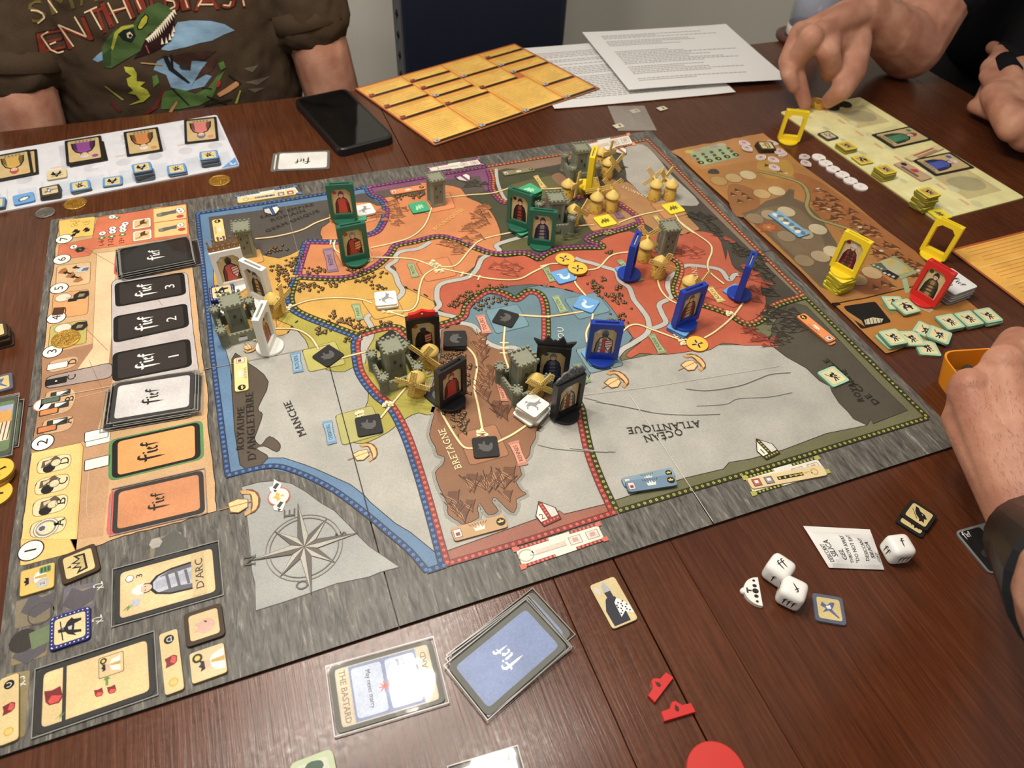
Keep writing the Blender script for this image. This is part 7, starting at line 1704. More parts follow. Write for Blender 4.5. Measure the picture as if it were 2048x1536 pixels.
BLU2 = ((cU((90, 470), (375, 800), (880, 370), (612, 35)), 'lowest of the fanned blue-backed cards, sticking out at the back'), (cU((40, 500), (320, 880), (868, 445), (580, 90)), 'third from top of the fanned blue-backed sleeved cards'), (cU((35, 520), (318, 905), (862, 452), (575, 108)), 'second from top of the fanned blue-backed sleeved cards'), (cU((25, 552), (308, 937), (862, 432), (562, 132)), 'topmost of the fanned blue-backed sleeved cards'))
for i, (q, ds) in enumerate(BLU2): scard(q, TZ + i * .0012, (132, 148, 186), (112, 112, 104), ds, 'fanned blue-backed cards', (240, 240, 236), 2, slv=True, fr=.0036)
def art_kn(m, w, h):
    m.poly(rrect(w * .94, h * .95, .002, 2), (214, 194, 142), 0)
    for pts, cl, l in (([(-.38, -.46), (-.40, -.12), (-.22, .10), (-.08, .14), (.14, .10), (.26, -.04), (.24, -.46)], (44, 44, 56), 1), ([(-.12, .08), (.10, .08), (.10, .26), (-.02, .34), (-.14, .24)], (52, 50, 58), 2), ([(-.16, .24), (-.12, .38), (.0, .46), (.10, .34), (.12, .24)], (176, 178, 184), 3), ([(.0, -.34), (.02, -.02), (.16, .06), (.46, -.14), (.48, -.34), (.20, -.26)], (232, 232, 230), 3), ([(-.42, .40), (-.24, .42), (-.24, .30), (-.33, .22), (-.42, .30)], (206, 204, 196), 2)): m.poly([(x * w, y * h) for x, y in pts], cl, l)
    for k in range(14):
        u, v = (k % 5) * .085 + .05, (k // 5) * .09 - .27 + (k % 2) * .04; m.poly(xf([(-.5, 0), (0, -.5), (.5, 0), (0, .5)], u * w, v * h, w * .075), (30, 30, 36), 4)
plate('knight_tile', [(1227, 1258), (1278, 1238), (1228, 1153), (1176, 1171)], TZ, .0019, (214, 194, 142), (120, 104, 70), 'small portrait tile of a helmeted knight lying on the front of the table', 'tile', None, art_kn, r=.0025)
def coronet(p0, p1, desc):
    a_, b_ = Vector(P(*p0, TZ + .003)), Vector(P(*p1, TZ + .003)); d = b_ - a_; L = d.length; c = (a_ + b_) / 2
    q = [(-.5, 0), (.5, 0), (.48, .26), (.20, .28), (.06, .44), (-.06, .44), (-.20, .28), (-.48, .26)]
    m = MB(); hole = ell(0, .22, .065, .085, 8)
    pts = [(x * L, y * L) for x, y in q]; hp = [(x * L, y * L) for x, y in hole]
    # ring of faces between outline and hole, top and bottom
    o2 = []
    for k in range(8): th = k * math.pi / 4; o2.append(min(pts, key=lambda p: abs(((math.atan2(p[1] - .18 * L, p[0]) - th + math.pi) % (2 * math.pi)) - math.pi)))
    m.prism(pts, 0, .0030, RED, bev=.0003)
    t = m.build('red_coronet', M_PLAST, None, (c.x, c.y, TZ), math.atan2(d.y, d.x))
    g = MB(.00305, .00002); g.poly(hp, (70, 18, 16), 0); g.poly([(x * L, y * L) for x, y in ((-.03, .28), (.03, .28), (0, .36))], (70, 18, 16), 1); g.build('drop_hole', M_PLAST, t)
    tag(t, desc, 'game piece', 'red plastic coronets')
coronet(c8((1690, 725))[0], c8((1780, 607))[0], 'red plastic coronet piece on the front table, upper one of two'); coronet(c8((1735, 815))[0], c8((1885, 770))[0], 'red plastic coronet piece on the front table, lower one of two')
x, y = P(1434, 1545, TZ + .004); m = MB(); m.lathe([(.0165, 0), (.0172, .0006), (.0172, .0030), (.0165, .0038)], (206, 56, 48), 36); m.build('red_disc', M_PLAST, None, (x, y, TZ)); tag(bpy.data.objects['red_disc'], 'red plastic disc cut off at the bottom photo edge', 'disc')
plate('supply_tile', [(592, 1604), (690, 1580), (657, 1503), (575, 1524)], TZ, .002, (196, 206, 170), (120, 130, 100), 'pale green tile cut off at the bottom photo edge', 'tile', None, lambda m, w, h: (m.poly(rrect(w * .72, h * .72, .002, 2), (206, 212, 186), 0), m.poly(smooth([(-w * .25, h * .05), (w * .2, h * .1), (w * .2, h * .3), (-w * .1, h * .34)], 3, True), (52, 84, 58), 1)), r=.004)
scard([(915, 1642), (1062, 1592), (1036, 1488), (895, 1534)], TZ, 0, (120, 118, 112), 'sleeved card with a red picture cut off at the bottom photo edge', 'front sleeved cards', art=lambda m, w, h: (m.poly(rrect(w * .9, h * .86, .003, 3), (206, 190, 180), 0), m.poly(rect(w * .7, h * .6, 0, h * .1), (206, 92, 80), 1), [m.stroke([(-w * .3, h * (.3 - .1 * k)), (w * .3, h * (.33 - .1 * k))], .001, (160, 60, 56), 2) for k in range(4)]))
def art_grey(m, w, h):
    m.poly(rrect(w * .42, h * .9, .002, 2, -w * .25, 0), (24, 23, 24), 0); m.lay = 1; logo(m, (-w * .42, h * .30), (-w * .28, h * .30), (220, 218, 214)); m.poly(ell(-w * .25, -h * .1, w * .12, h * .1, 10), (56, 54, 54), 1)
    m.poly(rrect(w * .46, h * .9, .002, 2, w * .25, 0), (110, 108, 106), 0); m.poly(rrect(w * .40, h * .8, .002, 2, w * .25, 0), (40, 36, 32), 1); m.poly(rrect(w * .36, h * .74, .002, 2, w * .25, 0), (206, 186, 130), 2)
plate('aid_card', [(1980, 1150), (2082, 1118), (2010, 1030), (1911, 1066)], TZ, .0012, (128, 127, 124), (90, 90, 88), 'grey-bordered black card lying under the right wrist', 'card', None, art_grey, r=.005)
counter('bird', [(1630, 1241), (1693, 1251), (1686, 1193), (1625, 1187)], TZ, 1, 'grey-rimmed token with a hunting bird', 'in front of the dice', 'front loose tokens', size=.0205)
counter('fish', c7((1185, 270), (1365, 380), (1440, 290), (1240, 175)), TZ, 1, 'black token with a fish', 'lower one of the leaning pair', 'front loose tokens', size=.0205)
counter('fish', c7((1212, 232), (1390, 345), (1468, 235), (1298, 128)), TZ + TT, 1, 'black token with a fish', 'upper one of the leaning pair', 'front loose tokens', size=.0205)
# half-round white mitre piece
p0, p1 = Vector(P(*c7((255, 655))[0], TZ + .003)), Vector(P(*c7((290, 850))[0], TZ + .003)); d = p1 - p0; L = d.length; c = (p0 + p1) / 2
m = MB(); arc = [(L * .5 * math.cos(t), -L * .52 * math.sin(t)) for t in [math.pi * k / 14 for k in range(15)]]; m.prism([(-x, y) for x, y in arc][::-1], 0, .0032, WHT, bev=.0003)
hm = m.build('half_round_piece', M_PLAST, None, (c.x, c.y, TZ), math.atan2(d.y, d.x))
g = MB(); g.lathe([(.0021, 0), (.0022, .0010), (.0018, .0033)], WHT, 14, 0, -L * .53); g.build('knob', M_PLAST, hm)
g = MB(.00326, .00002)
for t, r in ((-.36, .0009), (-.18, .0013), (0, .0019), (.18, .0013), (.36, .0009)): g.poly(ell(t * L, -L * .16 - abs(t) * 0, r, r * 1.2, 10), (40, 36, 34), 0)
g.poly(rect(.0012, .005, 0, -L * .40), (60, 56, 54), 0); g.poly(rect(.004, .0012, 0, -L * .42), (60, 56, 54), 1); g.build('holes', M_PLAST, hm); tag(hm, 'half-round white plastic piece with holes left of the dice', 'game piece')
# dice
def die(px, rz, desc, fl):
    bm = bmesh.new(); bmesh.ops.create_cube(bm, size=.0172)
    bmesh.ops.bevel(bm, geom=bm.edges[:] + bm.verts[:], offset=.0052, segments=4, profile=.6, affect='EDGES')
    me = bpy.data.meshes.new('die'); bm.to_mesh(me); bm.free()
    ca = me.color_attributes.new('Col', 'FLOAT_COLOR', 'CORNER'); ca.data.foreach_set('color', list(lin((240, 238, 232))) * len(ca.data)); me.materials.append(M_SHINY)
    for p in me.polygons: p.use_smooth = True
    x, y = P(*px, TZ + .0086); o = link(me, 'game_die', None, (x, y, TZ + .0086), rz)
    F = [LOGO[0], LOGO[1], LOGO[2]]
    def face(n, tilt):
        f = MB(.00865, .00002)
        for k in range(n):
            x0 = (k - (n - 1) / 2) * .0030
            for gph in F: f.poly([((u - .17) * .0085 + x0, (v - .35) * .0062) for u, v in gph], (28, 27, 28), 0)
        q = f.build('dagger_pips', M_PLAST, o); q.rotation_euler = tilt
    face(fl[0], (0, 0, fl[3])); face(fl[1], (math.pi / 2, 0, 0)); face(fl[2], (math.pi / 2, 0, -math.pi / 2)); face(1, (math.pi / 2, 0, math.pi / 2)); face(2, (math.pi / 2, 0, math.pi))
    tag(o, desc, 'die', 'white dagger dice')
die((1557, 1141), math.radians(28), 'white die at the back of the touching pair', (2, 3, 1, -.3)); die((1583, 1186), math.radians(40), 'white die at the front of the touching pair', (1, 1, 3, 2.4)); die((1795, 1098), math.radians(-12), 'white die alone right of the desiccant packet', (1, 3, 2, -.1))
# desiccant packet
q4 = [Vector(P(*p, TZ + .003)) for p in ((1660, 1133), (1771, 1137), (1742, 1056), (1608, 1049))]
m = MB(); N = 14
f2 = lambda u, v: (q4[0] * (1 - u) + q4[1] * u) * (1 - v) + (q4[3] * (1 - u) + q4[2] * u) * v
def hz_(u, v):
    e = min(u, v, 1 - u, 1 - v) if True else 0
    return .0012 + .0055 * max(0, min(1, (min(u - .0, 1 - u, v, .88 - v) - .02) / .22)) ** .6 * (.8 + .25 * math.sin(9 * u + 4 * v)) if v < .88 else .0012 + .0004 * math.sin(60 * v)
for i in range(N):
    for j in range(N): m.face([(*f2(u, v), TZ + hz_(u, v)) for u, v in ((i / N, j / N), ((i + 1) / N, j / N), ((i + 1) / N, (j + 1) / N), (i / N, (j + 1) / N))], (228, 226, 222), True)
pk = m.build('desiccant_packet', M_PAPER); tag(pk, 'white paper desiccant packet lettered SILICA GEL between the dice', 'packet')
t = MB(0, .00003); TXT = (('DESICCANT', .06, .42), ('SILICA', .16, .62), ('GEL', .32, .34), ('THROW AWAY', .42, .62), ('"DO NOT EAT', .52, .64), ('DESICCANT', .68, .60), ('SILICA', .80, .60), ('GEL', .94, .34))
for s, u, ln in TXT:
    t.lay = 0; i0 = len(t.v); big = s in ('SILICA', 'GEL')
    text(t, s, (u + .05, .10 if s != 'GEL' else .12), (u + .05, .10 + ln), .085 if big else .055, (44, 42, 44))
t.v = [(*f2(min(max(u, 0), 1), min(max(v, 0), 1)), TZ + hz_(min(max(u, 0.001), .999), min(max(v, .001), .999)) + .00035) for u, v, z in t.v]
t.build('printed_lettering', M_PAPER, pk)
# --- left photo edge
counter('crown', [(-42, 690), (12, 669), (14, 638), (-38, 655)], TZ, 6, 'dark-edged cream token', 'at the left photo edge', 'left edge tokens', jit=.0012)
counter('bird', [(-32, 792), (26, 773), (24, 745), (-30, 760)], TZ, 1, 'grey-rimmed cream token', 'above the house cards at the left edge', 'left edge tokens')
def art_house(m, w, h):
    m.poly(rrect(w * .86, h * .84, .003, 3), (110, 132, 92), 0); m.poly(rect(w * .8, h * .3, 0, h * .2), (168, 172, 196), 1); m.poly(rect(w * .55, h * .34, w * .1, -h * .08), (226, 206, 180), 2); m.poly([(-w * .25, h * .06), (w * .42, h * .06), (w * .34, h * .26), (-w * .16, h * .26)], (214, 164, 84), 3)
    for k in range(4): m.stroke([(-w * .1 + k * w * .14, -h * .24), (-w * .03 + k * w * .14, h * .06)], .0008, (90, 66, 44), 4)
scard([(-20, 905), (42, 895), (46, 800), (-20, 812)], TZ, 0, (84, 90, 76), 'lower sleeved card with a timbered house at the left photo edge', 'house cards', art=art_house)
scard([(-52, 930), (18, 910), (47, 784), (-24, 800)], TZ + .0012, 0, (84, 90, 76), 'upper sleeved card with a timbered house at the left photo edge', 'house cards', art=art_house)
for i in range(4): disc('mill_disc', (-9 + i % 2 * 3, 955 - i * 5), TZ + i * TT, .0112, (244, 192, 74), (150, 116, 50), f'round yellow mill disc, {ORD[3 - i]} of the stack at the left edge', 'token', 'round mill discs', 'mill', None, i)
disc('mill_disc', (-9, 988), TZ, .0112, (244, 192, 74), (150, 116, 50), 'round yellow mill disc lying in front of the stack at the left edge', 'token', 'round mill discs', 'mill', None, 1.0)
# --- orange tray with coins
_k = Vector(P(1885, 705, TZ + .028)); _u = (Vector(P(1981, 699, TZ + .028)) - _k).normalized(); _c = _k + _u * .034 + Vector((_u.y, -_u.x)) * .034
TCX, TCY = _c
tr = empty('coin_tray', (TCX, TCY, TZ), math.atan2(_u.y, _u.x)); tag(tr, 'small orange plastic tray of coins under the right hand', 'tray')
m = MB(); rs = [(.030, .0), (.036, .028), (.0345, .028), (.0285, .002)]
rngs = [[(*p, z) for p in rrect(2 * r, 2 * r, r * .38, 5)] for r, z in rs]
for k in range(3):
    n = len(rngs[0])
    for i in range(n): j = (i + 1) % n; m.face([rngs[k][i], rngs[k][j], rngs[k + 1][j], rngs[k + 1][i]], (236, 146, 30), True)
m.face(rngs[3], (236, 146, 30)); m.face(rngs[0][::-1], (236, 146, 30)); m.build('tray_shell', M_PLAST, tr)
random.seed(33)
for i in range(16):
    x, y = P(1911 + (i * 7) % 40, 744 + (i * 5) % 26, TZ + .014); x += random.uniform(-.002, .002) + (.012 if i < 6 else 0); y += random.uniform(-.002, .002); z = TZ + .003 + i * .0010
    r = .0085; b = MB(); b.lathe([(r * .96, 0), (r, .0003), (r, .0013), (r * .95, .0016), (r * .85, .0013)], GLD if i in (9, 14) else (112, 108, 100), 24, smooth=False); o = b.build('metal_coin', M_GOLD, None, (x, y, z)); o.rotation_euler = (random.uniform(-.25, .25), random.uniform(-.25, .25), 0); tag(o, ('gold' if i in (9, 14) else 'silver') + ' coin heaped in the small orange tray', 'coin', ('gold' if i in (9, 14) else 'silver') + ' coins in the orange tray')
# --- cup on its coaster
KX, KY = P(1612, 80, TZ)
b = MB(); b.lathe([(.050, 0), (.051, .002), (.051, .006), (.046, .008)], (74, 30, 24), 32); o = b.build('coaster', M_SHINY, None, (KX, KY, TZ)); tag(o, 'round dark red coaster under the clear cup', 'coaster')
cu = empty('drinking_cup', (KX, KY, TZ + .0081)); tag(cu, 'clear plastic drinking cup standing on the coaster behind the hand', 'cup')
b = MB(); b.lathe([(.036, 0), (.037, .002), (.037, .016)], (206, 196, 184), 32); b.build('cup_base', M_SHINY, cu)
b = MB(); b.lathe([(.0365, .016), (.038, .06), (.041, .15), (.042, .17)], (196, 200, 214), 32); b.build('cup_wall', finish('cup_film', 0.12, 0.5, alpha=0.38), cu)
b = MB(); b.lathe([(.0385, .10), (.0405, .105), (.0405, .112), (.040, .114)], (206, 208, 212), 32); b.build('cup_ridge', finish('cup_film', 0.12, 0.5), cu)
b = MB(); b.lathe([(.034, .017), (.035, .05), (.036, .085)], (150, 160, 190), 28); b.build('drink', finish('drink', 0.1, 0.5, alpha=0.35), cu)
# ---------------- people ----------------
def skin_mat():
    m, nt, b = nodes_mat('human_skin')
    L = nt.links.new; tc = nt.nodes.new('ShaderNodeTexCoord')
    n1 = nt.nodes.new('ShaderNodeTexNoise'); n1.inputs['Scale'].default_value = 28; n1.inputs['Detail'].default_value = 5; L(tc.outputs['Object'], n1.inputs['Vector'])
    r = nt.nodes.new('ShaderNodeValToRGB'); e = r.color_ramp.elements
    e[0].position = .30; e[0].color = lin((158, 104, 84)); e[1].position = .70; e[1].color = lin((196, 146, 122)); k = e.new(.5); k.color = lin((178, 126, 102))
    L(n1.outputs['Fac'], r.inputs[0]); L(r.outputs[0], b.inputs['Base Color'])
    n2 = nt.nodes.new('ShaderNodeTexNoise'); n2.inputs['Scale'].default_value = 420; n2.inputs['Detail'].default_value = 5; L(tc.outputs['Object'], n2.inputs['Vector'])
    bp = nt.nodes.new('ShaderNodeBump'); bp.inputs['Strength'].default_value = .35; bp.inputs['Distance'].default_value = .0012; L(n2.outputs['Fac'], bp.inputs['Height']); L(bp.outputs[0], b.inputs['Normal'])
    b.inputs['Roughness'].default_value = .52; b.inputs['Specular IOR Level'].default_value = .35
    b.inputs['Subsurface Weight'].default_value = .15; b.inputs['Subsurface Radius'].default_value = (1, .35, .2); b.inputs['Subsurface Scale'].default_value = .006
    return m
MS = skin_mat()
def flat_mat(name, c, rough=.9, bump=.5):
    m, nt, b = nodes_mat(name); L = nt.links.new; tc = nt.nodes.new('ShaderNodeTexCoord')
    n = nt.nodes.new('ShaderNodeTexNoise'); n.inputs['Scale'].default_value = 700; L(tc.outputs['Object'], n.inputs['Vector'])
    mr = nt.nodes.new('ShaderNodeMapRange'); mr.inputs[3].default_value = .75; mr.inputs[4].default_value = 1.25; L(n.outputs['Fac'], mr.inputs[0])
    mx = nt.nodes.new('ShaderNodeVectorMath'); mx.operation = 'SCALE'; mx.inputs[0].default_value = lin(c)[:3]; L(mr.outputs[0], mx.inputs['Scale']); L(mx.outputs[0], b.inputs['Base Color'])
    bp = nt.nodes.new('ShaderNodeBump'); bp.inputs['Strength'].default_value = bump; bp.inputs['Distance'].default_value = .001; L(n.outputs['Fac'], bp.inputs['Height']); L(bp.outputs[0], b.inputs['Normal'])
    b.inputs['Roughness'].default_value = rough; b.inputs['Specular IOR Level'].default_value = .15
    return m
class Blob:
    "union of tapered capsules and ellipsoids, fused into one continuous surface"
    def __init__(s): s.m = MB()
    def ball(s, p, r, sc=(1, 1, 1)):
        n, k = 14, 9
        prof = [(max(r * math.sin(math.pi * i / k), 1e-5), -r * math.cos(math.pi * i / k)) for i in range(k + 1)]
        i0 = len(s.m.v); s.m.lathe(prof, (200, 150, 120), n)
        for i in range(i0, len(s.m.v)): v = s.m.v[i]; s.m.v[i] = (p[0] + v[0] * sc[0], p[1] + v[1] * sc[1], p[2] + v[2] * sc[2])
    def cap(s, a, b, ra, rb):
        a, b = Vector(a), Vector(b); s.ball(a, ra); s.ball(b, rb)
        k = max(2, int((b - a).length / max(min(ra, rb), .004)))
        s.m.tube([a.lerp(b, i / k) for i in range(k + 1)], [ra + (rb - ra) * i / k for i in range(k + 1)], (200, 150, 120), 14)
    def chain(s, pts, rs):
        for i in range(len(pts) - 1): s.cap(pts[i], pts[i + 1], rs[i], rs[i + 1])
    def build(s, name, mat, parent, vox=.0025, smooth=4, fac=.5, disp=0.0, dsize=.08):
        o = s.m.build(name, mat)
        r = o.modifiers.new('r', 'REMESH'); r.mode = 'VOXEL'; r.voxel_size = vox
        q = o.modifiers.new('s', 'SMOOTH'); q.factor = fac; q.iterations = smooth
        if disp:
            t = bpy.data.textures.new('folds', 'CLOUDS'); t.noise_scale = dsize; d = o.modifiers.new('d', 'DISPLACE'); d.texture = t; d.strength = disp; d.texture_coords = 'GLOBAL'
        dg = bpy.context.evaluated_depsgraph_get(); me = bpy.data.meshes.new_from_object(o.evaluated_get(dg))
        o.modifiers.clear(); o.data = me; me.name = name
        me.materials.clear(); me.materials.append(mat)
        me.polygons.foreach_set('use_smooth', [True] * len(me.polygons))
        if parent is not None: o.parent = parent; o.matrix_parent_inverse = Matrix.Translation(-parent.location)
        return o
def on_ray(prev, px, L, far):
    "point on the sight line of px at distance L from prev"
    d = ray(*px).normalized(); oc = CAM - Vector(prev); b = d.dot(oc); c = oc.dot(oc) - L * L; q = b * b - c
    t = -b if q <= 0 else (-b + math.sqrt(q) if far else -b - math.sqrt(q))
    return CAM + d * t
def finger(tip, joints): 
    out = [Vector(tip)]
    for px, L, far in joints: out.append(on_ray(out[-1], px, L, far))
    return out
cX = crop(1540, 0, 4.03); X1 = lambda x, y: cX((x, y))[0]
# ---- person at the right end of the table, reaching for coins ----
p2 = empty('person', (1.36, .86, 0)); tag(p2, 'person in a black T-shirt at the far right pinching a pile of coins', 'person')
B2 = Blob()
zt = TZ + .014
mid = finger(P3(*X1(285, 835), zt), [(X1(240, 700), .023, False), (X1(190, 540), .028, False), (X1(330, 300), .048, False)])
rng = finger(P3(*X1(190, 700), zt + .020), [(X1(150, 600), .020, False), (X1(140, 490), .024, True), (X1(250, 260), .046, True)])
idx = finger(P3(*X1(480, 590), zt + .034), [(X1(495, 530), .020, False), (X1(465, 410), .026, False), (X1(480, 250), .046, True)])
thb = finger(P3(*X1(470, 815), zt), [(X1(580, 725), .030, False), (X1(655, 570), .036, True), (X1(670, 330), .050, True)])
wr = on_ray((mid[-1] + idx[-1]) / 2, X1(740, 70), .088, True)
pnk = [rng[-1] + (rng[-1] - mid[-1]) * .9]
B2.chain(mid, [.0094, .0116, .0136, .0160]); B2.chain(rng, [.0090, .0108, .0126, .0150]); B2.chain(idx, [.0122, .0140, .0156, .0172]); B2.chain(thb, [.0106, .0148, .0205, .0250])
for q in (.25, .5, .75): B2.cap(idx[-1].lerp(mid[-1], q), thb[-1].lerp(wr, .15), .013, .018)
B2.cap(idx[2].lerp(idx[3], .5), thb[2].lerp(thb[3], .8), .012, .016)
for k in (mid[-1], rng[-1], idx[-1], thb[-1]): B2.cap(k, wr, .0125, .0230)
B2.cap(mid[-1], idx[-1], .0115, .0120); B2.cap(mid[-1], rng[-1], .0110, .0108); B2.cap(idx[-1].lerp(wr, .4), thb[-1], .015, .014)
el = P3(1822, 92, TZ + .046)
wr2 = wr.lerp(el, .18)
B2.chain([wr, wr2, wr.lerp(el, .6), el], [.0250, .0270, .0400, .0470])
sh = Vector((1.30, 1.03, TZ + .36))
B2.chain([el, el.lerp(sh, .35), sh], [.0470, .0500, .0620])
# left hand: loose fist on the table edge
cf = [P3(2030, 150, TZ + .045), P3(2005, 178, TZ + .044), P3(1995, 215, TZ + .038), P3(1990, 245, TZ + .032)]
hw = P3(2062, 262, TZ + .04)
for i, (k, tip) in enumerate(zip([P3(2040, 130, TZ + .06), P3(2020, 150, TZ + .062), P3(2012, 185, TZ + .056), P3(2008, 222, TZ + .048)], [P3(1985, 95, TZ + .05), P3(1996, 102, TZ + .056), P3(1990, 140, TZ + .045), P3(1985, 170, TZ + .035)])):
    B2.cap(k, tip, .0125, .0098); B2.cap(k, hw, .0140, .0260)
B2.cap(P3(2020, 235, TZ + .03), P3(1950, 212, TZ + .018), .014, .0105); B2.cap(P3(1962, 205, TZ + .022), P3(1980, 165, TZ + .03), .011, .010)
for q in (((1985, 135), (2012, 215), .019), ((2000, 128), (2040, 200), .024), ((1990, 190), (2030, 250), .022), ((1975, 150), (1992, 170), .0135)): B2.cap(P3(*q[0], TZ + .048), P3(*q[1], TZ + .046), q[2] * .85, q[2])
el2 = Vector((1.30, .60, TZ + .03)); sl = Vector((1.34, .66, TZ + .35))
B2.chain([hw, hw.lerp(el2, .5), el2, sl], [.027, .036, .043, .058])
B2.chain([Vector((1.46, .86, .46)), Vector((1.44, .86, .85)), Vector((1.42, .86, 1.12)), Vector((1.40, .86, 1.22))], [.13, .13, .12, .052])
B2.cap(sh, Vector((1.42, .86, 1.12)), .06, .10); B2.cap(sl, Vector((1.42, .86, 1.12)), .06, .10)
B2.ball((1.37, .86, 1.34), .1, (.95, .78, 1.18)); B2.cap((1.27, .86, 1.34), (1.262, .86, 1.315), .010, .014); B2.ball((1.38, .94, 1.33), .02, (.8, .4, 1.2)); B2.ball((1.38, .78, 1.33), .02, (.8, .4, 1.2)); B2.cap((1.285, .875, 1.275), (1.285, .845, 1.275), .008, .008)
B2.build('body', MS, p2, vox=.0030, smooth=5)
C2 = Blob()
C2.chain([Vector((1.46, .86, .44)), Vector((1.44, .86, .85)), Vector((1.42, .86, 1.13))], [.15, .155, .135])
C2.cap(sh, Vector((1.42, .86, 1.12)), .078, .11); C2.cap(sl, Vector((1.42, .86, 1.12)), .078, .11)
C2.cap(sh, el.lerp(sh, .22), .078, .066); C2.cap(sl, el2.lerp(sl, .35), .078, .066); C2.cap((1.30, .95, TZ - .02), (1.42, .95, TZ + .25), .07, .10); C2.cap((1.28, .80, TZ - .06), (1.40, .84, TZ + .2), .09, .12)
C2.build('black_shirt', flat_mat('black_cotton', (24, 24, 28)), p2, vox=.006, smooth=6, disp=.006, dsize=.05)
T2 = Blob()
for sy in (-1, 1): T2.chain([Vector((1.46, .86 + sy * .09, .46)), Vector((1.14, .84 + sy * .10, .60)), Vector((1.12, .84 + sy * .10, .12)), Vector((1.04, .84 + sy * .10, .06))], [.10, .075, .05, .045])
T2.chain([Vector((1.46, 1.0, .54)), Vector((1.17, 1.0, .62))], [.11, .10])
T2.build('trousers', flat_mat('charcoal_cloth', (58, 56, 56)), p2, vox=.008, smooth=4)
H2 = Blob(); H2.ball((1.385, .86, 1.375), .1, (1.0, .86, 1.08)); H2.build('hair', flat_mat('dark_hair', (44, 32, 24)), p2, vox=.006, smooth=3)
for sy in (-1, 1): m = MB(); m.lathe([(.0002, -.007), (.006, -.003), (.007, 0), (.006, .003), (.0002, .007)], (60, 44, 36), 10); o = m.build('eye', M_SHINY, p2); o.location = (1.284 - p2.location.x, .86 + sy * .032 - p2.location.y, 1.345)
# black finger sleeves and watch of the left hand
mbk = finish('black_knit', .9, .1, bump=.4, bscale=1200)
for a_, b_, ra, ds in (((2038, 128, TZ + .062), (1992, 88, TZ + .052), .0128, 'finger_sleeve'), ((2022, 147, TZ + .064), (2002, 112, TZ + .060), .0136, 'finger_sleeve'), ((1990, 168, TZ + .038), (1972, 205, TZ + .022), .0128, 'finger_sleeve')):
    pa, pb = P3(*a_), P3(*b_); m = MB(); m.tube([pa.lerp(pb, t) for t in (0, .35, .7)], [ra * 1.05, ra, ra * .95], (20, 20, 22), 16); o = m.build(ds, mbk, p2); o.matrix_parent_inverse = Matrix.Translation(-p2.location)
pa = hw.copy(); m = MB(); ax = (el2 - hw).normalized(); m.tube([pa - ax * .006, pa - ax * .003, pa + ax * .022], [.0285, .0305, .0305], (10, 10, 12), 24); m.tube([pa + Vector((-.012, -.030, .006)), pa + Vector((-.004, -.012, .012))], [.020, .022], (10, 10, 12), 20); o = m.build('wristband', M_PLAST, p2); o.matrix_parent_inverse = Matrix.Translation(-p2.location)
# ---- near right person: only the hand and forearm are in view ----
p3 = empty('person', (.62, .10, TZ)); tag(p3, 'near right person whose hairy hand with a black watch reaches into the orange tray', 'person')
B3 = Blob()
W3 = P3(2078, 1082, TZ + .062)
K = [P3(1922, 838, TZ + .062), P3(1936, 782, TZ + .080), P3(2004, 738, TZ + .094), P3(2085, 716, TZ + .096)]
PIPS = [P3(1952, 806, TZ + .046), P3(1984, 768, TZ + .056), P3(2032, 684, TZ + .084), P3(2098, 676, TZ + .088)]
TIPS = [Vector((TCX - .006, TCY - .008, TZ + .036)), Vector((TCX + .002, TCY - .002, TZ + .030)), Vector((TCX + .012, TCY + .004, TZ + .028)), Vector((TCX + .022, TCY + .002, TZ + .030))]
for i in range(4):
    r = (.0112, .0120, .0128, .0126)[i]
    dip = PIPS[i].lerp(TIPS[i], .55) + Vector((0, .004, .003))
    B3.chain([K[i], PIPS[i], dip, TIPS[i]], [r * 1.12, r * .98, r * .82, r * .68])
    B3.cap(K[i], W3, r * 1.18, .024); B3.cap(K[i].lerp(W3, .5), W3.lerp(K[1], .5), .018, .018)
    if i: B3.cap(K[i], K[i - 1], .0125, .0118); B3.cap(K[i].lerp(W3, .35), K[i - 1].lerp(W3, .35), .016, .016)
B3.chain([W3.lerp(K[3], .35) + Vector((.012, .0, -.010)), P3(2130, 830, TZ + .07), P3(2110, 760, TZ + .05), Vector((TCX + .030, TCY - .012, TZ + .030))], [.022, .0165, .0125, .0092])
E3 = on_ray(W3, (2480, 1400), .25, False)
B3.chain([W3, W3.lerp(E3, .22), W3.lerp(E3, .6), E3], [.0285, .0300, .0420, .0480])
S3 = E3 + Vector((.10, -.24, .20)); B3.chain([E3, S3], [.048, .062])
for i in range(4): B3.ball(K[i] + Vector((0, .001, .004)), (.0128, .0140, .0150, .0150)[i])
B3.build('body', MS, p3, vox=.0020, smooth=3)
# fine dark hairs on the back of the hand and forearm
bo_ = p3.children[0]; random.seed(51); bv = BVHTree.FromPolygons([v.co for v in bo_.data.vertices], [p.vertices for p in bo_.data.polygons])
hm_ = MB()
for k in range(520):
    t = random.random() ** .8; base = K[1].lerp(W3, t * 1.05) + Vector((random.uniform(-.02, .045), random.uniform(-.02, .03), .05))
    hit = bv.ray_cast(base, Vector((0, 0, -1)))
    if hit[0] is None: continue
    p, n = hit[0], hit[1]
    d = (K[1] - W3).normalized() * -1 + Vector((random.uniform(-.6, .6), random.uniform(-.6, .6), 0)); d = (d - n * d.dot(n)).normalized(); s_ = d.cross(n) * .00006; L = random.uniform(.003, .0065)
    q = p + n * .0004; e = q + d * L + n * .0006
    hm_.face([q - s_, q + s_, e], (88, 58, 44))
hr = hm_.build('arm_hair', finish('hair_fibre', .7, .2), p3); hr.matrix_parent_inverse = Matrix.Translation(-p3.location); hr['kind'] = 'stuff'
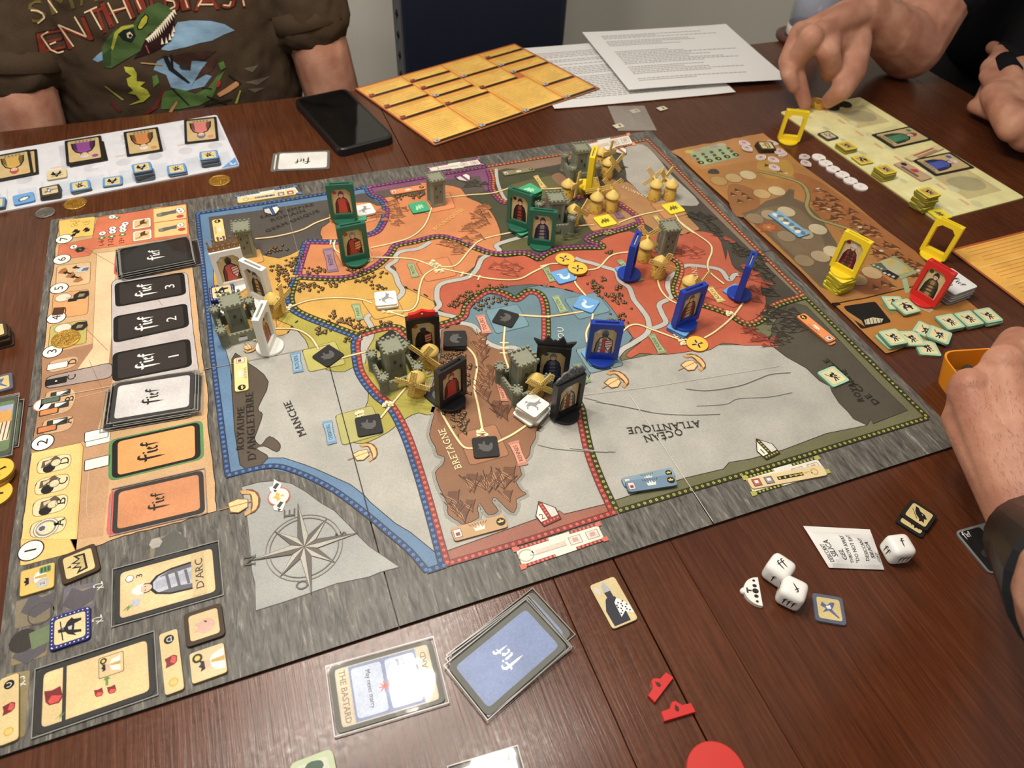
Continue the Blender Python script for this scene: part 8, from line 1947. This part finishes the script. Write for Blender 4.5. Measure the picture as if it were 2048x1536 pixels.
# watch
ax = (E3 - W3).normalized(); wc = W3 + ax * .016; sd_ = ax.cross(Vector((0, 0, 1))).normalized(); upv = sd_.cross(ax).normalized()
m = MB(); ring = []
for k in range(25): t = 2 * math.pi * k / 24; ring.append((math.cos(t), math.sin(t)))
for k in range(24):
    f_ = lambda q, w_, r_: wc + ax * w_ + (sd_ * q[0] * r_ + upv * q[1] * r_)
    for w0, w1, r0, r1 in ((-.014, -.012, .0280, .0312), (-.012, .030, .0312, .0340), (.030, .115, .0345, .0430), (.115, .118, .0430, .036)): m.face([f_(ring[k], w0, r0), f_(ring[k + 1], w0, r0), f_(ring[k + 1], w1, r1), f_(ring[k], w1, r1)], (9, 9, 11), True)
wo = m.build('wristwatch', M_PLAST, p3); wo.matrix_parent_inverse = Matrix.Translation(-p3.location); wo['label'] = 'black wristwatch'
Mx = Matrix.Translation(wc + ax * .006 - sd_ * .012 + upv * .030) @ Matrix(((*sd_, 0), (*ax, 0), (*upv, 0), (0, 0, 0, 1))).transposed()
m = MB(); m.obox(Mx, .040, .042, .012, (16, 16, 18)); o = m.build('watch_case', M_PLAST, wo)
m = MB(); m.obox(Mx @ Matrix.Translation((0, 0, .0062)), .032, .037, .0008, (10, 11, 13)); o = m.build('watch_glass', finish('screen_glass', .07, .5), wo)
C3 = Blob(); C3.chain([E3.lerp(S3, .35), S3], [.064, .080]); C3.build('black_sleeve', flat_mat('black_cotton2', (26, 26, 30)), p3, vox=.006, smooth=4)
# ---- man in the printed T-shirt ----
p1 = empty('person', (-.08, 1.2, 0)); tag(p1, 'man in a brown T-shirt with a green dinosaur print sitting across the table', 'person')
B1 = Blob()
AR = [Vector((.085, 1.15, TZ + .24)), Vector((.122, 1.088, TZ + .02)), Vector((.136, 1.075, TZ - .10)), Vector((.06, .975, TZ - .15)), Vector((.03, .95, TZ - .155))]
AL = [Vector((-.245, 1.15, TZ + .24)), Vector((-.272, 1.070, TZ + .0)), Vector((-.285, 1.055, TZ - .11)), Vector((-.20, .975, TZ - .15)), Vector((-.17, .95, TZ - .155))]
for A in (AR, AL): B1.chain(A, [.052, .0425, .041, .029, .026]); [B1.cap(A[4] + Vector((dx, 0, 0)), A[4] + Vector((dx * 1.4, -.05, -.006)), .010, .008) for dx in (-.025, -.009, .008, .024)]; B1.cap(A[4], A[4] + Vector((.045, -.02, 0)), .012, .009)
B1.chain([Vector((-.08, 1.20, .46)), Vector((-.08, 1.18, .75)), Vector((-.08, 1.17, 1.0)), Vector((-.08, 1.17, 1.10))], [.13, .125, .12, .055])
B1.ball((-.08, 1.15, 1.22), .1, (.78, .95, 1.18)); B1.cap((-.08, 1.055, 1.215), (-.08, 1.046, 1.19), .010, .014); B1.cap((-.095, 1.06, 1.155), (-.065, 1.06, 1.155), .008, .008); B1.ball((-.16, 1.16, 1.21), .02, (.4, .8, 1.2)); B1.ball((0, 1.16, 1.21), .02, (.4, .8, 1.2))
B1.build('body', MS, p1, vox=.0035, smooth=5)
H1 = Blob(); H1.ball((-.08, 1.165, 1.255), .1, (.86, 1.0, 1.06)); H1.build('hair', flat_mat('brown_hair', (70, 48, 32)), p1, vox=.006, smooth=3)
for sx in (-1, 1): m = MB(); m.lathe([(.0002, -.007), (.006, -.003), (.007, 0), (.006, .003), (.0002, .007)], (60, 44, 36), 10); o = m.build('eye', M_SHINY, p1); o.location = (-.08 + sx * .032 - p1.location.x, 1.066 - p1.location.y, 1.225)
T1 = Blob()
for sx in (-1, 1): T1.chain([Vector((-.08 + sx * .09, 1.20, .46)), Vector((-.08 + sx * .11, .82, .52)), Vector((-.08 + sx * .11, .84, .12)), Vector((-.08 + sx * .11, .76, .06))], [.10, .075, .05, .045])
T1.build('trousers', flat_mat('blue_denim', (48, 56, 78)), p1, vox=.008, smooth=4)
C1 = Blob(); n = 48; prof = []
rows = [(.44, .165, .120, 1.185), (.60, .172, .130, 1.175), (.72, .172, .134, 1.168), (.80, .170, .128, 1.165), (.90, .172, .118, 1.165), (1.0, .150, .100, 1.165), (1.06, .075, .070, 1.165)]
i0 = len(C1.m.v)
for z, a_, b_, cy_ in rows:
    for i in range(n):
        t = 2 * math.pi * i / n; ct, st = math.cos(t), math.sin(t); pw = .8
        C1.m.v.append((-.08 + a_ * math.copysign(abs(ct) ** pw, ct), cy_ + b_ * math.copysign(abs(st) ** pw, st), z))
for k in range(len(rows) - 1):
    for i in range(n): a0_ = i0 + k * n + i; b0_ = i0 + k * n + (i + 1) % n; C1.m.f.append([a0_, b0_, b0_ + n, a0_ + n]); C1.m.c.append((1, 1, 1, 1)); C1.m.sm.append(True)
C1.m.f.append(list(range(i0 + n - 1, i0 - 1, -1))); C1.m.c.append((1, 1, 1, 1)); C1.m.sm.append(True); t0 = i0 + (len(rows) - 1) * n; C1.m.f.append(list(range(t0, t0 + n))); C1.m.c.append((1, 1, 1, 1)); C1.m.sm.append(True)
for A in (AR, AL): C1.chain([Vector((-.08 + (A[0].x + .08) * .6, 1.165, .97)), A[0], A[0].lerp(A[1], .80)], [.08, .070, .058])
MSH = flat_mat('brown_cotton', (70, 56, 42))
sh1 = C1.build('brown_shirt', MSH, p1, vox=.0050, smooth=5, disp=.014, dsize=.040)
# sleeve cuffs
for A in (AR, AL):
    d = (A[1] - A[0]).normalized(); e = A[0].lerp(A[1], .84); m = MB(); m.tube([e - d * .020, e + d * .004, e + d * .0065], [.0578, .0575, .053], (78, 62, 46), 28); o = m.build('sleeve_hem', MSH, p1); o.matrix_parent_inverse = Matrix.Translation(-p1.location)
# the print: outlines laid on the shirt's surface
bv1 = BVHTree.FromPolygons([v.co for v in sh1.data.vertices], [p.vertices for p in sh1.data.polygons])
pr = MB()
def decal(px, col, lay, seg=7.0):
    bm = bmesh.new(); vs_ = [bm.verts.new((x, y, 0)) for x, y in px]
    tri = tessellate_polygon([[Vector((x, y, 0)) for x, y in px]])
    for t in tri:
        try: bm.faces.new([vs_[i] for i in t])
        except ValueError: pass
    for _ in range(4):
        es = [e for e in bm.edges if e.calc_length() > seg]
        if not es: break
        bmesh.ops.subdivide_edges(bm, edges=es, cuts=1); bmesh.ops.triangulate(bm, faces=bm.faces[:])
    for f in bm.faces:
        pts = []
        for v in f.verts:
            d = ray(v.co.x, v.co.y).normalized(); h = bv1.ray_cast(CAM, d)
            if h[0] is None or h[0].y > 1.2: break
            pts.append(h[0] - d * (.0007 + .00022 * lay))
        if len(pts) == 3: pr.face(pts, col)
    bm.free()
d1 = crop(0, 0, 5.851); d2 = crop(180, 0, 3.938)
# light blue back-drop, dark folds of the scene
decal(d2((690, 175), (800, 160), (950, 165), (1060, 190), (1140, 240), (1060, 270), (960, 320), (860, 340), (760, 370), (620, 400), (560, 390), (640, 260)), (130, 160, 184), 0)
decal(d2((20, 470), (60, 430), (100, 400), (110, 470), (60, 490)), (120, 150, 176), 0); decal(d2((530, 480), (600, 450), (780, 470), (930, 490), (860, 570), (960, 600), (900, 680), (760, 715), (640, 690), (600, 590), (500, 550)), (126, 156, 180), 0)
decal(d2((620, 450), (780, 410), (1000, 400), (900, 470), (800, 480), (790, 560), (680, 500)), (66, 44, 38), 1); decal(d2((820, 640), (960, 560), (1010, 470), (960, 440), (880, 540), (790, 700)), (74, 50, 42), 1)
# letters
def letters(s, a, b, hpx, col, lay, th=1.0):
    vs_, fs_, x0, x1 = glyphs(s); A, B = Vector(a), Vector(b); d = B - A; L = d.length; d.normalize(); nn = Vector((d.y, -d.x)); sx = L / (x1 - x0)
    for f in fs_: decal([tuple(A + d * ((vs_[i][0] - x0) * sx) + nn * (vs_[i][1] * hpx / .7)) for i in f], col, lay, 12.0)
RDC, OLV, CRM = (126, 54, 42), (104, 92, 50), (226, 196, 160)
LET = ((('E'), (82, 104), (128, 96), 36), (('N'), (140, 97), (184, 78), 46), (('T'), (196, 68), (222, 60), 48), (('H'), (222, 54), (268, 34), 50), (('I'), (280, 26), (292, 22), 46), (('U'), (306, 26), (334, 22), 46), (('S'), (336, 24), (358, 20), 46), (('I'), (366, 20), (378, 18), 46), (('A'), (390, 20), (436, 18), 46), (('S'), (446, 16), (470, 14), 46), (('T'), (476, 14), (500, 12), 46))
for ch, a, b, hp in LET: letters(ch, (a[0] - 4, a[1] + 4), (b[0] + 5, b[1] + 2), hp + 8, (44, 26, 22), 1); letters(ch, (a[0] - 2, a[1] + 2), (b[0] + 3, b[1] + 0), hp + 4, RDC, 2)
for ch, a, b in (('S', (66, 48), (96, 38)), ('M', (104, 30), (150, 16)), ('A', (160, 12), (196, 2))): letters(ch, a, b, 44, OLV, 2)
def inl(px, w=1.6):
    for a, b in zip(px, px[1:]):
        A, B = Vector(a), Vector(b); d = (B - A).normalized(); n_ = Vector((-d.y, d.x)) * w; decal([tuple(A + n_), tuple(A - n_), tuple(B - n_), tuple(B + n_)], CRM, 4)
for q in (d1((565, 370), (480, 420), (590, 580), (680, 620), (745, 600)), d1((580, 520), (655, 490)), d1((860, 545), (680, 290), (1010, 430), (870, 195)), d1((985, 150), (1135, 80)), d1((1060, 120), (1190, 350)), d1((1260, 30), (1380, 270)), d1((1310, 130), (1470, 90)), d1((1440, 0), (1535, 220)), d1((1600, 0), (1650, 110)), d1((360, 120), (440, 125), (500, 160), (520, 210), (440, 275)), d1((560, 0), (670, 150)), d2((600, 0), (660, 10), (670, 50), (630, 70)), d2((750, 0), (770, 60)), d2((850, 50), (880, 0)), d2((860, 35), (970, 35)), d2((1050, 40), (1100, 45), (1110, 10)), d2((1205, 0), (1215, 45))): inl(q)
# dinosaur head, teeth, eye, body
decal(d1((1190, 560), (1250, 450), (1340, 350), (1460, 290), (1560, 280), (1620, 180), (1740, 70), (1850, 30), (1960, 70), (2040, 130), (1960, 200), (1880, 310), (1740, 400), (1690, 480), (1640, 600), (1480, 690), (1300, 800), (1210, 780)), (70, 92, 52), 3)
decal(d1((1200, 640), (1300, 560), (1300, 760), (1210, 780)), (50, 70, 40), 4); decal(d1((1300, 560), (1340, 380), (1420, 310), (1560, 285), (1570, 310), (1440, 350), (1380, 400), (1360, 470), (1320, 590)), (168, 168, 66), 4); decal(d1((1380, 400), (1450, 350), (1560, 330), (1590, 420), (1540, 500), (1440, 470)), (30, 36, 28), 5)
decal(d1((1600, 310), (1650, 210), (1700, 160), (1740, 190), (1730, 270), (1660, 350), (1610, 350)), (30, 36, 28), 4); decal(d1((1615, 310), (1660, 220), (1705, 175), (1728, 200), (1715, 265), (1655, 335), (1622, 335)), (174, 170, 62), 5)
decal(d1((1480, 390), (1520, 370), (1555, 410), (1530, 450), (1490, 440)), (196, 186, 160), 6); decal(d1((1500, 410), (1530, 395), (1545, 420), (1520, 445)), (24, 24, 22), 7)
decal(d1((1740, 400), (1880, 310), (1960, 200), (2010, 130), (2040, 150), (2040, 330), (2000, 480), (1880, 560), (1760, 620), (1560, 690), (1640, 600), (1690, 480)), (44, 24, 26), 4)
for i in range(15):
    u = i / 14; x, y = 1720 + 310 * u, 455 - 330 * u ** 1.1; s_ = 46 + 40 * math.sin(u * 3); decal(d1((x - 18, y), (x + 16, y - 16), (x + 24 + 12 * u, y + s_)), (228, 216, 190), 6)
for x, y in ((1900, 520), (1950, 510), (1990, 470), (2020, 430), (2035, 380)): decal(d1((x - 16, y), (x + 18, y - 6), (x - 8, y - 80)), (228, 216, 190), 6)
decal(d1((1700, 530), (1710, 525), (1750, 620), (1740, 625)), (180, 90, 76), 5)
decal(d1((1450, 780), (1560, 790), (1600, 860), (1600, 950), (1700, 960), (1640, 1010), (1720, 1050), (1760, 1120), (1680, 1190), (1510, 1230), (1640, 1170), (1590, 1110), (1500, 1090), (1560, 1060), (1500, 1000), (1480, 920), (1540, 890), (1470, 840)), (176, 176, 66), 3)
decal(d1((1220, 1010), (1240, 1010), (1450, 1165), (1430, 1175)), (160, 158, 80), 3); decal(d1((1280, 1200), (1320, 1190), (1420, 1290), (1400, 1320)), (96, 40, 36), 3); decal(d1((1650, 1340), (1800, 1240), (1900, 1030), (1925, 1060), (1840, 1270), (1720, 1340)), (104, 44, 40), 3)
decal(d2((570, 720), (700, 700), (830, 740), (930, 690), (1000, 600), (1060, 560), (1000, 680), (960, 780), (860, 830), (700, 860), (560, 860)), (82, 108, 58), 2); decal(d2((1010, 500), (1050, 480), (1070, 530), (1030, 555)), (88, 122, 62), 3); decal(d2((490, 600), (530, 590), (545, 650), (500, 690)), (88, 120, 62), 3)
decal(d2((1000, 740), (1150, 640), (1175, 650), (1170, 675), (1090, 730), (1020, 765)), (190, 134, 92), 4); decal(d2((620, 880), (680, 795), (690, 810), (645, 885)), (190, 134, 92), 4); decal(d2((990, 680), (1020, 620), (1030, 660), (1010, 690)), (170, 50, 44), 4); decal(d2((1140, 815), (1180, 710), (1190, 715), (1160, 815)), (170, 170, 80), 4)
decal(d2((400, 490), (570, 505), (570, 515), (400, 500)), (176, 140, 96), 5); decal(d2((570, 440), (610, 440), (650, 530), (790, 650), (770, 655), (620, 550)), (34, 34, 34), 5); decal(d2((630, 430), (650, 430), (660, 560), (640, 560)), (34, 34, 34), 5); decal(d2((700, 520), (760, 510), (770, 550), (720, 545)), (52, 56, 50), 5)
for q in (((900, 830), (1120, 780)), ((920, 760), (1080, 820)), ((640, 690), (780, 830)), ((880, 690), (960, 700)), ((1090, 590), (1190, 660))): a, b = d2(*q); inl_ = (Vector(b) - Vector(a)).normalized(); n_ = Vector((-inl_.y, inl_.x)) * 1.4; decal([tuple(Vector(a) + n_), tuple(Vector(a) - n_), tuple(Vector(b) - n_), tuple(Vector(b) + n_)], (38, 40, 34), 5)
for q in (((1210, 540), (1330, 510), (1280, 570)), ((1220, 650), (1420, 600), (1320, 670)), ((1240, 700), (1380, 690), (1300, 730))): decal(d2(*q), (104, 94, 80), 1)
o = pr.build('shirt_print', finish('shirt_ink', .85, .1, grain=.12, gscale=1400), p1); o.matrix_parent_inverse = Matrix.Translation(-p1.location); o['label'] = 'printed green dinosaur and red lettering'
